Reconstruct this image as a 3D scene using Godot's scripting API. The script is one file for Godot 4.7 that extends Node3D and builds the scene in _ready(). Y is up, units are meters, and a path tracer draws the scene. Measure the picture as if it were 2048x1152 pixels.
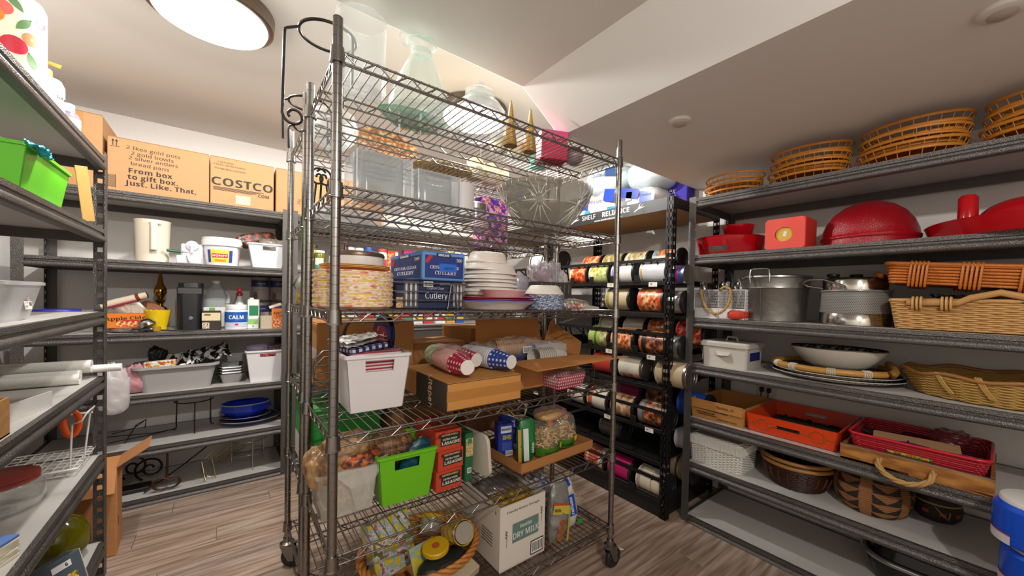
extends Node3D
# A walk-in pantry: steel shelving on the west, north and east walls, two chrome wire racks back to back in the middle.
# x runs east along the north wall, -z runs north, y is up; metres.

func _ready() -> void:
	camera_and_light()
	room()
	shelving()
	wire_racks()
	can_rack()
	west_unit_goods()
	north_unit_goods()
	pantry_goods()
	rack_top_goods()
	rack_middle_goods()
	rack_low_goods()
	back_rack_goods()
	canned_goods()
	east_unit_goods()


func camera_and_light() -> void:
	var cam := Camera3D.new()
	cam.name = "camera"
	var f := 762.49
	var yaw := deg_to_rad(39.378)
	var pitch := deg_to_rad(-0.935)
	var roll := deg_to_rad(1.194)
	var fw := Vector3(sin(yaw) * cos(pitch), sin(pitch), -cos(yaw) * cos(pitch))
	var rt := Vector3(cos(yaw), 0, sin(yaw))
	var up := rt.cross(fw)
	cam.transform = Transform3D(Basis(rt * cos(roll) + up * sin(roll), up * cos(roll) - rt * sin(roll), -fw), Vector3(-0.2284, 1.2673, 1.1455))
	cam.projection = Camera3D.PROJECTION_FRUSTUM
	cam.near = 0.05
	cam.far = 30.0
	cam.size = cam.near * 1152.0 / f
	cam.frustum_offset = Vector2(-52.42, 33.07) / f * cam.near
	cam.current = true
	add_child(cam)
	var we := WorldEnvironment.new()
	we.name = "environment"
	var e := Environment.new()
	e.background_mode = Environment.BG_COLOR
	e.background_color = Color(0, 0, 0)
	e.ambient_light_source = Environment.AMBIENT_SOURCE_DISABLED
	e.tonemap_mode = Environment.TONE_MAPPER_LINEAR
	e.tonemap_exposure = 1.08
	e.sdfgi_enabled = true
	e.ssao_enabled = true
	e.ssil_enabled = true
	we.environment = e
	add_child(we)
	# three round flush ceiling lamps: two on the high ceiling, one on the lower ceiling behind the camera
	ceiling_lamp(Vector3(-0.275, 2.41, -0.86), "round flush ceiling lamp with brushed bronze rim, lit, left of the wire racks", 1.6, 0.20)
	ceiling_lamp(Vector3(0.93, 2.41, -0.92), "round flush ceiling lamp with bronze rim seen through the lidded glass jar", 2.1, 0.20)
	ceiling_lamp(Vector3(-0.1, 2.218, 1.9), "round flush ceiling lamp on the low ceiling behind the viewer", 1.9, 0.20)


func ceiling_lamp(at: Vector3, label: String, energy: float, r: float) -> void:
	var t := thing("ceiling_lamp", label, "lamp", at, 0.0, "flush ceiling lamps")
	var m := MB.new()
	m.lathe([[0.0, -0.002], [r - 0.004, -0.002], [r + 0.004, -0.008], [r, -0.058], [r - 0.006, -0.062], [r - 0.02, -0.062], [r - 0.02, -0.04], [0.0, -0.04]].map(func(a): return Vector2(a[0], a[1])), 64, true)
	part(t, "rim", m, M("6d5f52", 0.32, 0.9))
	m = MB.new()
	m.lathe([[0.0, -0.094], [r * 0.4, -0.093], [r * 0.7, -0.09], [r - 0.04, -0.085], [r - 0.026, -0.078], [r - 0.021, -0.066], [r - 0.021, -0.042]].map(func(a): return Vector2(a[0], a[1])), 64, false)
	var g := StandardMaterial3D.new()
	g.albedo_color = Color(0.95, 0.95, 0.93)
	g.emission_enabled = true
	g.emission = Color(1.0, 0.99, 0.98)
	g.emission_energy_multiplier = 9.0
	part(t, "diffuser", m, g)
	var l := OmniLight3D.new()
	l.name = "lamp_light"
	l.light_size = 0.035
	l.light_energy = energy
	l.light_color = Color(1.0, 0.99, 0.975)
	l.omni_range = 9.0
	l.omni_attenuation = 2.0
	l.shadow_enabled = true
	l.position = Vector3(0, -0.066, 0)
	t.add_child(l)


# ---------------------------------------------------------------- mesh building
class MB:
	var v := PackedVector3Array()
	var n := PackedVector3Array()
	var ix := PackedInt32Array()
	var t := Transform3D()

	func vert(p: Vector3, nn: Vector3) -> int:
		v.append(t * p)
		n.append((t.basis * nn).normalized())
		return v.size() - 1

	func quad(a: Vector3, b: Vector3, c: Vector3, d: Vector3) -> void:
		var nn := (c - a).cross(b - a)
		if nn.length_squared() < 1e-16:
			nn = (d - a).cross(c - a)
		if nn.length_squared() < 1e-16:
			return
		nn = nn.normalized()
		var k := vert(a, nn)
		vert(b, nn)
		vert(c, nn)
		vert(d, nn)
		ix.append_array(PackedInt32Array([k, k + 1, k + 2, k, k + 2, k + 3]))

	# box standing on y0, centred on x, z
	func box(x: float, y0: float, z: float, w: float, h: float, d: float, bev := 0.0) -> MB:
		if bev <= 0.0:
			var a := Vector3(x - w / 2, y0, z - d / 2)
			var b := Vector3(x + w / 2, y0 + h, z + d / 2)
			var p := [Vector3(a.x, a.y, a.z), Vector3(b.x, a.y, a.z), Vector3(b.x, a.y, b.z), Vector3(a.x, a.y, b.z), Vector3(a.x, b.y, a.z), Vector3(b.x, b.y, a.z), Vector3(b.x, b.y, b.z), Vector3(a.x, b.y, b.z)]
			quad(p[3], p[2], p[1], p[0])
			quad(p[4], p[5], p[6], p[7])
			quad(p[0], p[1], p[5], p[4])
			quad(p[1], p[2], p[6], p[5])
			quad(p[2], p[3], p[7], p[6])
			quad(p[3], p[0], p[4], p[7])
			return self
		var ls := []
		var l0 := rrect(w - 2 * bev, d - 2 * bev, 0.0, 1)
		var l1 := rrect(w, d, bev, 1)
		for q in [[l0, y0], [l1, y0 + bev], [l1, y0 + h - bev], [l0, y0 + h]]:
			ls.append(shift(q[0], Vector3(x, q[1], z)))
		loft(ls, true, true)
		return self

	static func shift(l: PackedVector3Array, o: Vector3) -> PackedVector3Array:
		var r := PackedVector3Array()
		for p in l:
			r.append(p + o)
		return r

	# rounded rectangle in the xz plane, k segments a corner
	static func rrect(w: float, d: float, r: float, k := 4) -> PackedVector3Array:
		var o := PackedVector3Array()
		var cs := [[1, 1], [-1, 1], [-1, -1], [1, -1]]
		for c in 4:
			for i in k + 1:
				var a := PI / 2 * (c + float(i) / k)
				o.append(Vector3(cs[c][0] * (w / 2 - r) + cos(a) * r, 0, cs[c][1] * (d / 2 - r) + sin(a) * r))
		return o

	static func ellipse(a: float, b: float, k := 32) -> PackedVector3Array:
		var o := PackedVector3Array()
		for i in k:
			o.append(Vector3(cos(TAU * i / k) * a, 0, sin(TAU * i / k) * b))
		return o

	func loft(ls: Array, cap0 := true, cap1 := true, crease := 35.0) -> MB:
		var lim := cos(deg_to_rad(crease))
		for k in ls.size() - 1:
			var p: PackedVector3Array = ls[k]
			var q: PackedVector3Array = ls[k + 1]
			var m := p.size()
			var en := PackedVector3Array()
			var el := PackedFloat32Array()
			for i in m:
				var j := (i + 1) % m
				var e := (p[j] - p[i]) + (q[j] - q[i])
				var up := (q[i] - p[i]) + (q[j] - p[j])
				en.append(up.cross(e).normalized())
				el.append(e.length() + 1e-9)
			for i in m:
				var j := (i + 1) % m
				if el[i] < 1e-7:
					continue
				var h := (i + m - 1) % m
				var na := en[i]
				var nb := en[i]
				if en[h].dot(en[i]) > lim:
					na = (en[h] * el[h] + en[i] * el[i]).normalized()
				if en[j].dot(en[i]) > lim:
					nb = (en[j] * el[j] + en[i] * el[i]).normalized()
				var b := vert(p[i], na)
				vert(p[j], nb)
				vert(q[j], nb)
				vert(q[i], na)
				ix.append_array(PackedInt32Array([b, b + 1, b + 2, b, b + 2, b + 3]))
		if cap0:
			cap(ls[0], false)
		if cap1:
			cap(ls[-1], true)
		return self

	func cap(l: PackedVector3Array, up: bool) -> void:
		var c := Vector3()
		for p in l:
			c += p
		c /= l.size()
		var nn := Vector3()
		for i in l.size():
			nn += (l[(i + 1) % l.size()] - c).cross(l[i] - c)
		nn = nn.normalized()
		if not up:
			nn = -nn
		var k := vert(c, nn)
		for p in l:
			vert(p, nn)
		for i in l.size():
			var a := k + 1 + i
			var b := k + 1 + (i + 1) % l.size()
			ix.append_array(PackedInt32Array([k, a, b] if up else [k, b, a]))

	func lathe(pr: Array, seg := 32, closed := false, sx := 1.0, sz := 1.0, crease := 38.0) -> MB:
		var lim := cos(deg_to_rad(crease))
		var m := pr.size()
		var sn := []
		for k in m - 1 + int(closed):
			var d: Vector2 = pr[(k + 1) % m] - pr[k]
			sn.append(Vector2(d.y, -d.x).normalized())
		for k in sn.size():
			var a: Vector2 = pr[k]
			var b: Vector2 = pr[(k + 1) % m]
			if a.distance_squared_to(b) < 1e-14:
				continue
			var na: Vector2 = sn[k]
			var nb: Vector2 = sn[k]
			if (k > 0 or closed) and sn[k - 1].dot(sn[k]) > lim:
				na = (sn[k - 1] + sn[k]).normalized()
			if (k < sn.size() - 1 or closed) and sn[(k + 1) % sn.size()].dot(sn[k]) > lim:
				nb = (sn[(k + 1) % sn.size()] + sn[k]).normalized()
			var s := v.size()
			for i in seg + 1:
				var c := cos(TAU * i / seg)
				var w := sin(TAU * i / seg)
				vert(Vector3(a.x * c * sx, a.y, a.x * w * sz), Vector3(na.x * c / sx, na.y, na.x * w / sz))
				vert(Vector3(b.x * c * sx, b.y, b.x * w * sz), Vector3(nb.x * c / sx, nb.y, nb.x * w / sz))
			for i in seg:
				var o := s + i * 2
				ix.append_array(PackedInt32Array([o, o + 2, o + 3, o, o + 3, o + 1]))
		return self

	# tube along a path; taper scales the radius at the far end
	func tube(path: Array, r: float, sides := 6, closed := false, taper := 1.0, flat := 1.0) -> MB:
		var m := path.size()
		if m < 2:
			return self
		var base := v.size()
		var nx := Vector3()
		for k in m:
			var a: Vector3 = path[k - 1] if k > 0 else (path[m - 1] if closed else path[0])
			var b: Vector3 = path[k + 1] if k < m - 1 else (path[0] if closed else path[m - 1])
			var d := (b - a).normalized()
			if k == 0:
				nx = d.cross(Vector3.UP if absf(d.y) < 0.9 else Vector3.RIGHT).normalized()
			else:
				nx = (nx - d * nx.dot(d)).normalized()
			var ny := d.cross(nx)
			var rr := r * lerpf(1.0, taper, float(k) / (m - 1))
			var at: Vector3 = path[k]
			for i in sides:
				var o := nx * cos(TAU * i / sides) * flat + ny * sin(TAU * i / sides)
				vert(at + o * rr, nx * cos(TAU * i / sides) / flat + ny * sin(TAU * i / sides))
		for k in m - 1 + int(closed):
			for i in sides:
				var j := (i + 1) % sides
				var p := base + k * sides
				var q := base + ((k + 1) % m) * sides
				ix.append_array(PackedInt32Array([p + i, q + j, p + j, p + i, q + i, q + j]))
		if not closed:
			for e in 2:
				var s := base + (m - 1) * sides * e
				for i in range(1, sides - 1):
					ix.append_array(PackedInt32Array([s, s + i + 1, s + i] if e else [s, s + i, s + i + 1]))
		return self

	func bar(a: Vector3, b: Vector3, r: float, sides := 5) -> MB:
		return tube([a, b], r, sides)

	# grid surface from a callable (u, v) -> Vector3, smooth; cu closes it in u
	func surf(nu: int, nv: int, f: Callable, cu := false) -> MB:
		var g := PackedVector3Array()
		var w := nu if cu else nu + 1
		for j in nv + 1:
			for i in w:
				g.append(f.call(float(i) / nu, float(j) / nv))
		var s := v.size()
		for j in nv + 1:
			for i in w:
				var l := g[j * w + ((i + w - 1) % w if cu else maxi(i - 1, 0))]
				var r := g[j * w + ((i + 1) % w if cu else mini(i + 1, w - 1))]
				var dn := g[maxi(j - 1, 0) * w + i]
				var up := g[mini(j + 1, nv) * w + i]
				var nn := (up - dn).cross(r - l)
				if nn.length_squared() < 1e-18:
					nn = Vector3(0, 1 if j * 2 > nv else -1, 0)
				vert(g[j * w + i], nn.normalized())
		for j in nv:
			for i in nu:
				var a := s + j * w + i
				var b := s + j * w + (i + 1) % w
				ix.append_array(PackedInt32Array([a, b, b + w, a, b + w, a + w]))
		return self

	# flat wall with a rectangular hole: four corners (as quad), thickness vector inwards, hole in 0..1 units
	func panel(a: Vector3, b: Vector3, c: Vector3, d: Vector3, th: Vector3, hole := Rect2()) -> MB:
		var at := func(u: float, w: float) -> Vector3: return a.lerp(b, u).lerp(d.lerp(c, u), w)
		var us := [0.0, 1.0]
		var ws := [0.0, 1.0]
		if hole.has_area():
			us = [0.0, hole.position.x, hole.end.x, 1.0]
			ws = [0.0, hole.position.y, hole.end.y, 1.0]
		for i in us.size() - 1:
			for j in ws.size() - 1:
				if us.size() == 4 and i == 1 and j == 1:
					continue
				var p: Vector3 = at.call(us[i], ws[j])
				var q: Vector3 = at.call(us[i + 1], ws[j])
				var r: Vector3 = at.call(us[i + 1], ws[j + 1])
				var s: Vector3 = at.call(us[i], ws[j + 1])
				quad(p, q, r, s)
				quad(s + th, r + th, q + th, p + th)
		var rim := [[0.0, 0.0, 1.0, 0.0], [1.0, 0.0, 1.0, 1.0], [1.0, 1.0, 0.0, 1.0], [0.0, 1.0, 0.0, 0.0]]
		for r in rim:
			var p: Vector3 = at.call(r[0], r[1])
			var q: Vector3 = at.call(r[2], r[3])
			quad(q, p, p + th, q + th)
			if us.size() == 4:
				p = at.call(us[1 + int(r[0])], ws[1 + int(r[1])])
				q = at.call(us[1 + int(r[2])], ws[1 + int(r[3])])
				quad(p, q, q + th, p + th)
		return self

	func mesh() -> ArrayMesh:
		var arr := []
		arr.resize(Mesh.ARRAY_MAX)
		arr[Mesh.ARRAY_VERTEX] = v
		arr[Mesh.ARRAY_NORMAL] = n
		arr[Mesh.ARRAY_INDEX] = ix
		var m := ArrayMesh.new()
		m.add_surface_from_arrays(Mesh.PRIMITIVE_TRIANGLES, arr)
		return m


# ---------------------------------------------------------------- nodes
var used := {}
var mats := {}
var texs := {}

func numbered(called: String) -> String:
	used[called] = used.get(called, -1) + 1
	return called if used[called] == 0 else "%s_%03d" % [called, used[called]]

func thing(called: String, label: String, category: String, at := Vector3.ZERO, turn := 0.0, group := "") -> Node3D:
	var o := Node3D.new()
	o.name = numbered(called)
	add_child(o)
	o.position = at
	o.rotation_degrees.y = turn
	meta(o, label, category, group)
	return o

func meta(o: Node3D, label: String, category: String, group := "") -> Node3D:
	o.set_meta("label", label)
	o.set_meta("category", category)
	if group:
		o.set_meta("group", group)
	return o

func solo(called: String, label: String, category: String, mesh, mat: Material, at := Vector3.ZERO, rot := Vector3.ZERO, group := "") -> MeshInstance3D:
	var o := MeshInstance3D.new()
	o.name = numbered(called)
	o.mesh = mesh.mesh() if mesh is MB else mesh
	o.material_override = mat
	o.position = at
	o.rotation_degrees = rot
	add_child(o)
	meta(o, label, category, group)
	return o

func part(p: Node3D, called: String, mesh, mat: Material, at := Vector3.ZERO, rot := Vector3.ZERO) -> MeshInstance3D:
	var o := MeshInstance3D.new()
	o.name = called
	o.mesh = mesh.mesh() if mesh is MB else mesh
	o.material_override = mat
	o.position = at
	o.rotation_degrees = rot
	p.add_child(o, true)
	return o

func stuff(p: Node3D, called: String, mesh, mat: Material, at := Vector3.ZERO) -> MeshInstance3D:
	var o := part(p, called, mesh, mat, at)
	o.set_meta("kind", "stuff")
	return o

func struct(called: String, mesh, mat: Material, at := Vector3.ZERO) -> MeshInstance3D:
	var o := MeshInstance3D.new()
	o.name = numbered(called)
	o.mesh = mesh.mesh() if mesh is MB else mesh
	o.material_override = mat
	o.position = at
	add_child(o)
	o.set_meta("kind", "structure")
	return o

func copy(o: Node3D, at: Vector3, turn := 0.0, label := "") -> Node3D:
	var c: Node3D = o.duplicate()
	c.name = numbered(o.name.rstrip("0123456789").trim_suffix("_"))
	add_child(c)
	c.position = at
	c.rotation_degrees.y = turn
	if label:
		c.set_meta("label", label)
	return c

# ---------------------------------------------------------------- materials
func M(hex: String, rough := 0.6, metal := 0.0) -> StandardMaterial3D:
	var key := "%s %.2f %.2f" % [hex, rough, metal]
	if not mats.has(key):
		var m := StandardMaterial3D.new()
		m.albedo_color = Color.html(hex)
		m.roughness = rough
		m.metallic = metal
		mats[key] = m
	return mats[key]

# clear glass or film: alpha is how much colour it keeps
func G(hex: String, alpha := 0.06, rough := 0.03) -> StandardMaterial3D:
	var key := "glass %s %.2f %.2f" % [hex, alpha, rough]
	if not mats.has(key):
		var m := StandardMaterial3D.new()
		m.albedo_color = Color(Color.html(hex), alpha)
		m.transparency = BaseMaterial3D.TRANSPARENCY_ALPHA
		m.roughness = rough
		mats[key] = m
	return mats[key]

func noise_tex(key: String, type: int, freq: float, cols: Array, offs: Array, normal := 0.0, size := 256, oct := 4, warp := 0.0) -> NoiseTexture2D:
	if texs.has(key):
		return texs[key]
	var fn := FastNoiseLite.new()
	fn.seed = hash(key) % 10000
	fn.noise_type = type
	fn.frequency = freq
	fn.fractal_octaves = oct
	if warp > 0.0:
		fn.domain_warp_enabled = true
		fn.domain_warp_amplitude = warp
		fn.domain_warp_frequency = freq * 0.7
	var t := NoiseTexture2D.new()
	t.width = size
	t.height = size
	t.seamless = true
	t.noise = fn
	if normal > 0.0:
		t.as_normal_map = true
		t.bump_strength = normal
	else:
		var g := Gradient.new()
		g.offsets = PackedFloat32Array(offs)
		var pc := PackedColorArray()
		for c in cols:
			pc.append(Color.html(c))
		g.colors = pc
		t.color_ramp = g
	texs[key] = t
	return t

func mottled(key: String, cols: Array, scale := 6.0, rough := 0.5, cell := false, stretch := Vector3.ONE) -> StandardMaterial3D:
	if not mats.has("mt " + key):
		var m := StandardMaterial3D.new()
		var offs := []
		for i in cols.size():
			offs.append(0.22 + 0.56 * float(i) / (cols.size() - 1))
		m.albedo_texture = noise_tex(key, FastNoiseLite.TYPE_CELLULAR if cell else FastNoiseLite.TYPE_SIMPLEX_SMOOTH, 0.025, cols, offs, 0.0, 128, 3)
		m.roughness = rough
		m.uv1_triplanar = true
		m.uv1_scale = stretch * scale
		mats["mt " + key] = m
	return mats["mt " + key]

func bumpy(hex: String, rough: float, metal: float, key: String, scale: float, strength: float, freq := 0.05) -> StandardMaterial3D:
	var k := "b %s %.2f %.2f %s" % [hex, rough, metal, key]
	if not mats.has(k):
		var m := StandardMaterial3D.new()
		m.albedo_color = Color.html(hex)
		m.roughness = rough
		m.metallic = metal
		m.normal_enabled = true
		m.normal_texture = noise_tex(key, FastNoiseLite.TYPE_SIMPLEX_SMOOTH, freq, [], [], 8.0, 256, 2)
		m.normal_scale = strength
		m.uv1_triplanar = true
		m.uv1_scale = Vector3.ONE * scale
		mats[k] = m
	return mats[k]

func card(hex := "c08d55") -> StandardMaterial3D:
	return bumpy(hex, 0.8, 0.0, "card", 5.0, 0.12, 0.02)

# ---------------------------------------------------------------- lettering
var fonts := {}
func font(kind: String) -> SystemFont:
	if not fonts.has(kind):
		var f := SystemFont.new()
		f.font_names = PackedStringArray(["Droid Serif" if kind.begins_with("serif") else "Droid Sans Mono" if kind == "mono" else "Droid Sans"])
		f.font_weight = 700 if kind.ends_with("bold") else 400
		if kind == "hand":
			f.font_italic = true
		fonts[kind] = f
	return fonts[kind]

func text_mesh(s: String, h: float, kind := "bold", step := 3.0) -> TextMesh:
	var t := TextMesh.new()
	t.text = s
	t.font = font(kind)
	t.font_size = 48
	t.pixel_size = h / 34.5
	t.depth = 0.0008
	t.curve_step = step
	t.horizontal_alignment = HORIZONTAL_ALIGNMENT_CENTER
	t.vertical_alignment = VERTICAL_ALIGNMENT_CENTER
	return t

# h is the height of a capital; width stretches or squeezes the line
func text(p: Node3D, s: String, at: Vector3, rot: Vector3, h: float, mat: Material, kind := "bold", width := 1.0) -> MeshInstance3D:
	var o := part(p, "lettering", text_mesh(s, h, kind), mat, at, rot)
	o.scale = Vector3(width, 1, 1)
	return o

# lettering that runs round a cylinder about local y, of radius r, centred on angle a (degrees, 0 = +z)
func text_round(p: Node3D, s: String, r: float, y: float, a: float, h: float, mat: Material, kind := "bold", width := 1.0) -> void:
	var arr: Array = text_mesh(s, h, kind, 4.0).get_mesh_arrays()
	var pv: PackedVector3Array = arr[Mesh.ARRAY_VERTEX]
	var pn: PackedVector3Array = arr[Mesh.ARRAY_NORMAL]
	for i in pv.size():
		var th := pv[i].x * width / r + deg_to_rad(a)
		var q := pn[i]
		pn[i] = Vector3(q.x * cos(th) + q.z * sin(th), q.y, q.z * cos(th) - q.x * sin(th))
		pv[i] = Vector3(sin(th) * (r + pv[i].z + 0.0002), y + pv[i].y, cos(th) * (r + pv[i].z + 0.0002))
	var out := []
	out.resize(Mesh.ARRAY_MAX)
	out[Mesh.ARRAY_VERTEX] = pv
	out[Mesh.ARRAY_NORMAL] = pn
	out[Mesh.ARRAY_INDEX] = arr[Mesh.ARRAY_INDEX]
	var m := ArrayMesh.new()
	m.add_surface_from_arrays(Mesh.PRIMITIVE_TRIANGLES, out)
	part(p, "lettering", m, mat)

func V2(a: Array) -> Array:
	return a.map(func(q): return Vector2(q[0], q[1]))

# flat printed patch, a hair proud of the face it lies on (faces +z)
func patch(p: Node3D, called: String, x: float, y: float, z: float, w: float, h: float, mat: Material, rot := Vector3.ZERO) -> MeshInstance3D:
	var m := MB.new()
	m.box(0, -h / 2, 0, w, h, 0.0006)
	return part(p, called, m, mat, Vector3(x, y, z), rot)

# ---------------------------------------------------------------- the room
func room() -> void:
	var wall := bumpy("e2ddd7", 0.85, 0.0, "plaster", 3.0, 0.10, 0.06)
	var white := M("e6e3de", 0.8)
	struct("wall_north", MB.new().box(0, 0, 0, 3.74, 2.6, 0.1), wall, Vector3(0.595, 0, -2.6))
	struct("wall_west", MB.new().box(0, 0, 0, 0.1, 2.6, 5.4), wall, Vector3(-1.225, 0, 0.05))
	struct("wall_east", MB.new().box(0, 0, 0, 0.1, 2.6, 5.4), wall, Vector3(2.415, 0, 0.05))
	struct("wall_south", MB.new().box(0, 0, 0, 3.74, 2.6, 0.1), wall, Vector3(0.595, 0, 2.7))
	# high ceiling, low ceiling and the sloped bulkhead that steps down to the east
	struct("ceiling", MB.new().box(0, 2.41, 0, 3.6, 0.2, 2.36), white, Vector3(0.595, 0, -1.41))
	struct("ceiling", swept_z([[-1.2, 2.6], [0.8, 2.6], [0.8, 2.218], [-1.2, 2.218]], -0.255, 2.7, 0.006), white)
	struct("ceiling", swept_z([[0.8, 2.6], [2.4, 2.6], [2.4, 2.06], [1.03, 2.06], [0.8, 2.218]], -0.255, 2.7, 0.006), white)
	var slab := struct("floor", MB.new().box(0, -0.12, 0, 3.7, 0.108, 5.4), M("5a4a40", 0.8), Vector3(0.595, 0, 0.05))
	# vinyl planks along x
	var woods := []
	for k in 5:
		var m := StandardMaterial3D.new()
		m.albedo_texture = noise_tex("plank%d" % k, FastNoiseLite.TYPE_SIMPLEX, 0.012, ["806b5b", "94806f", "9f8a79", "a99484", "b8a594"], [0.15, 0.36, 0.5, 0.66, 0.88], 0.0, 512, 5, 14.0)
		m.albedo_color = [Color(1, 1, 1), Color(0.95, 0.95, 0.96), Color(0.98, 0.96, 0.95), Color(0.92, 0.91, 0.91), Color(1, 0.98, 0.97)][k]
		m.roughness = 0.48
		m.uv1_triplanar = true
		m.uv1_world_triplanar = true
		m.uv1_triplanar_sharpness = 8.0
		m.uv1_scale = Vector3(0.3, 4.0, 4.2)
		m.uv1_offset = Vector3(0.37 * k, 0.1, 0.23 * k)
		woods.append(m)
	var full := MB.new().box(0, -0.012, 0, 1.2165, 0.012, 0.1485, 0.0012).mesh()
	var rng := RandomNumberGenerator.new()
	rng.seed = 4
	for row in 34:
		var z := -2.5 + row * 0.15
		var off: float = [0.05, 0.62, 0.3, 0.93, 0.5][row % 5]
		for k in 4:
			var x0 := -1.175 - off + k * 1.218
			var a := maxf(x0, -1.175)
			var b := minf(x0 + 1.2165, 2.36)
			if b - a < 0.05:
				continue
			var mesh: Mesh = full if b - a > 1.216 else MB.new().box(0, -0.012, 0, b - a, 0.012, 0.1485, 0.0012).mesh()
			part(slab, "plank", mesh, woods[rng.randi() % 5], Vector3((a + b) / 2 - 0.595, 0, z - 0.05))
	# puck-shaped motion sensors on the low ceiling
	for q in [[Vector3(1.31, 2.06, 0.225), "white round ceiling sensor above the space between racks"], [Vector3(1.36, 2.06, 1.125), "white round ceiling sensor at the right edge, above the baskets"]]:
		var t := thing("ceiling_sensor", q[1], "sensor", q[0], 0.0, "round ceiling sensors")
		part(t, "base", MB.new().lathe(V2([[0, -0.016], [0.036, -0.016], [0.046, -0.011], [0.049, -0.004], [0.049, 0]]), 40), M("dcd8d2", 0.5))
		part(t, "lens", MB.new().lathe(V2([[0, -0.023], [0.02, -0.022], [0.03, -0.0165], [0.03, -0.015]]), 32), M("b9aaa0", 0.35))
	# wall outlet with two plugged cords behind the carton on the east unit
	var o := thing("wall_outlet", "pale wall outlet with two dark plugs, behind the open carton tray", "outlet", Vector3(2.364, 0.74, 0.23), -90)
	part(o, "plate", MB.new().box(0, -0.057, 0.0, 0.115, 0.115, 0.006, 0.002), M("cfc7bd", 0.5))
	for s in [-1, 1]:
		var pl := part(o, "plug", MB.new().box(0, -0.013, 0.0, 0.022, 0.03, 0.024, 0.004), M("141416", 0.5), Vector3(s * 0.02, -0.01, 0.015))
		part(pl, "cord", MB.new().tube([Vector3(0, -0.01, 0.01), Vector3(0, -0.05, 0.016), Vector3(0.003, -0.1, 0.012)], 0.003), M("141416", 0.5))

func swept_z(poly: Array, z0: float, z1: float, r: float) -> MB:
	# profile in xy (clockwise seen from +z), swept along z with a small rounded northern lip
	var m := MB.new()
	var loops := []
	for q in [[z0, r], [z0 + r * 0.3, r * 0.4], [z0 + r, 0.0], [z1, 0.0]]:
		var l := PackedVector3Array()
		for p in poly:
			l.append(Vector3(p[0], p[1] + (q[1] if p[1] < 2.5 else 0.0), q[0]))
		loops.append(l)
	loops.reverse()
	m.loft(loops, true, true, 20.0)
	return m

# ---------------------------------------------------------------- steel shelving
func steel() -> StandardMaterial3D:
	return bumpy("625e5b", 0.38, 0.7, "hammer", 9.0, 0.55, 0.09)

func beam_mesh(length: float) -> ArrayMesh:
	# double-rib step beam along x; front face at z = 0, top at y = 0
	var pr := [[0, 0], [0.0, -0.016], [-0.005, -0.019], [-0.006, -0.026], [-0.002, -0.029], [0.004, -0.033], [0.006, -0.039], [0.005, -0.048], [0.0, -0.053], [-0.006, -0.055], [-0.022, -0.055], [-0.022, -0.012], [-0.016, 0]]
	var a := PackedVector3Array()
	var b := PackedVector3Array()
	for p in pr:
		a.append(Vector3(0, p[1], p[0] - 0.001))
		b.append(Vector3(length, p[1], p[0] - 0.001))
	return MB.new().loft([b, a], true, true, 40.0).mesh()

func post_mesh(h: float, side: int) -> ArrayMesh:
	# L post: plain front flange, slotted side flange; side = +1 puts the side flange on the +x edge
	var m := MB.new()
	var w := 0.042
	m.box(0, 0, -0.001, w, h, 0.002)
	var x := side * (w / 2 - 0.001)
	m.box(x, 0, -0.007, 0.002, h, 0.012)
	m.box(x, 0, -0.035, 0.002, h, 0.012)
	var y := 0.0
	while y < h - 0.02:
		m.box(x, y, -0.021, 0.002, minf(0.03, h - y), 0.017)
		y += 0.05
	return m.mesh()

func shelf_unit(at: Vector3, turn: float, label: String, length: float, depth: float, shelves: Array, top: float) -> Node3D:
	var t := thing("shelving_unit", label, "shelving", at, turn, "grey steel shelving units")
	var st := steel()
	for fx in [0, 1]:
		for fz in [0, 1]:
			var m := post_mesh(top, 1 if (fx == 1) == (fz == 0) else -1)
			part(t, "post", m, st, Vector3(0.021 + fx * (length - 0.042), 0, -fz * depth), Vector3(0, 180 * fz, 0))
	var long := beam_mesh(length - 0.084)
	var short := beam_mesh(depth - 0.05)
	var board := MB.new().box(0, -0.014, 0, length - 0.05, 0.0135, depth - 0.028, 0.001).mesh()
	for y in shelves:
		part(t, "beam", long, st, Vector3(0.042, y, 0.0))
		part(t, "beam", long, st, Vector3(length - 0.042, y, -depth), Vector3(0, 180, 0))
		part(t, "beam", short, st, Vector3(0.004, y, -depth + 0.025), Vector3(0, -90, 0))
		part(t, "beam", short, st, Vector3(length - 0.004, y, -0.025), Vector3(0, 90, 0))
		part(t, "shelf_board", board, M("b7b2ac", 0.42), Vector3(length / 2, y, -depth / 2))
	return t

const BY := [1.824, 1.436, 1.018, 0.655, 0.343, 0.045]
const AY := [1.834, 1.524, 1.17, 0.891, 0.546, 0.16]
const EY := [1.852, 1.53, 1.173, 0.911, 0.604, 0.349, 0.04]

func shelving() -> void:
	shelf_unit(Vector3(-0.633, 0, -0.12), 90, "grey steel shelving unit along the left wall, its shelf ends nearest the viewer", 1.25, 0.50, AY, 1.86)
	shelf_unit(Vector3(-1.064, 0, -2.015), 0, "grey steel shelving unit at the back left with cartons, white jug and honey pail", 1.18, 0.50, BY, 1.845)
	shelf_unit(Vector3(0.122, 0, -2.015), 0, "grey steel shelving unit at the back behind the wire racks, holding pantry jars", 1.83, 0.50, BY, 1.845)
	shelf_unit(Vector3(1.83, 0, -0.012), -90, "grey steel shelving unit along the right wall with red cookware and baskets", 1.83, 0.50, EY, 1.862)

# ---------------------------------------------------------------- chrome wire racks
func chrome() -> StandardMaterial3D:
	return M("96928e", 0.24, 1.0)

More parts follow.
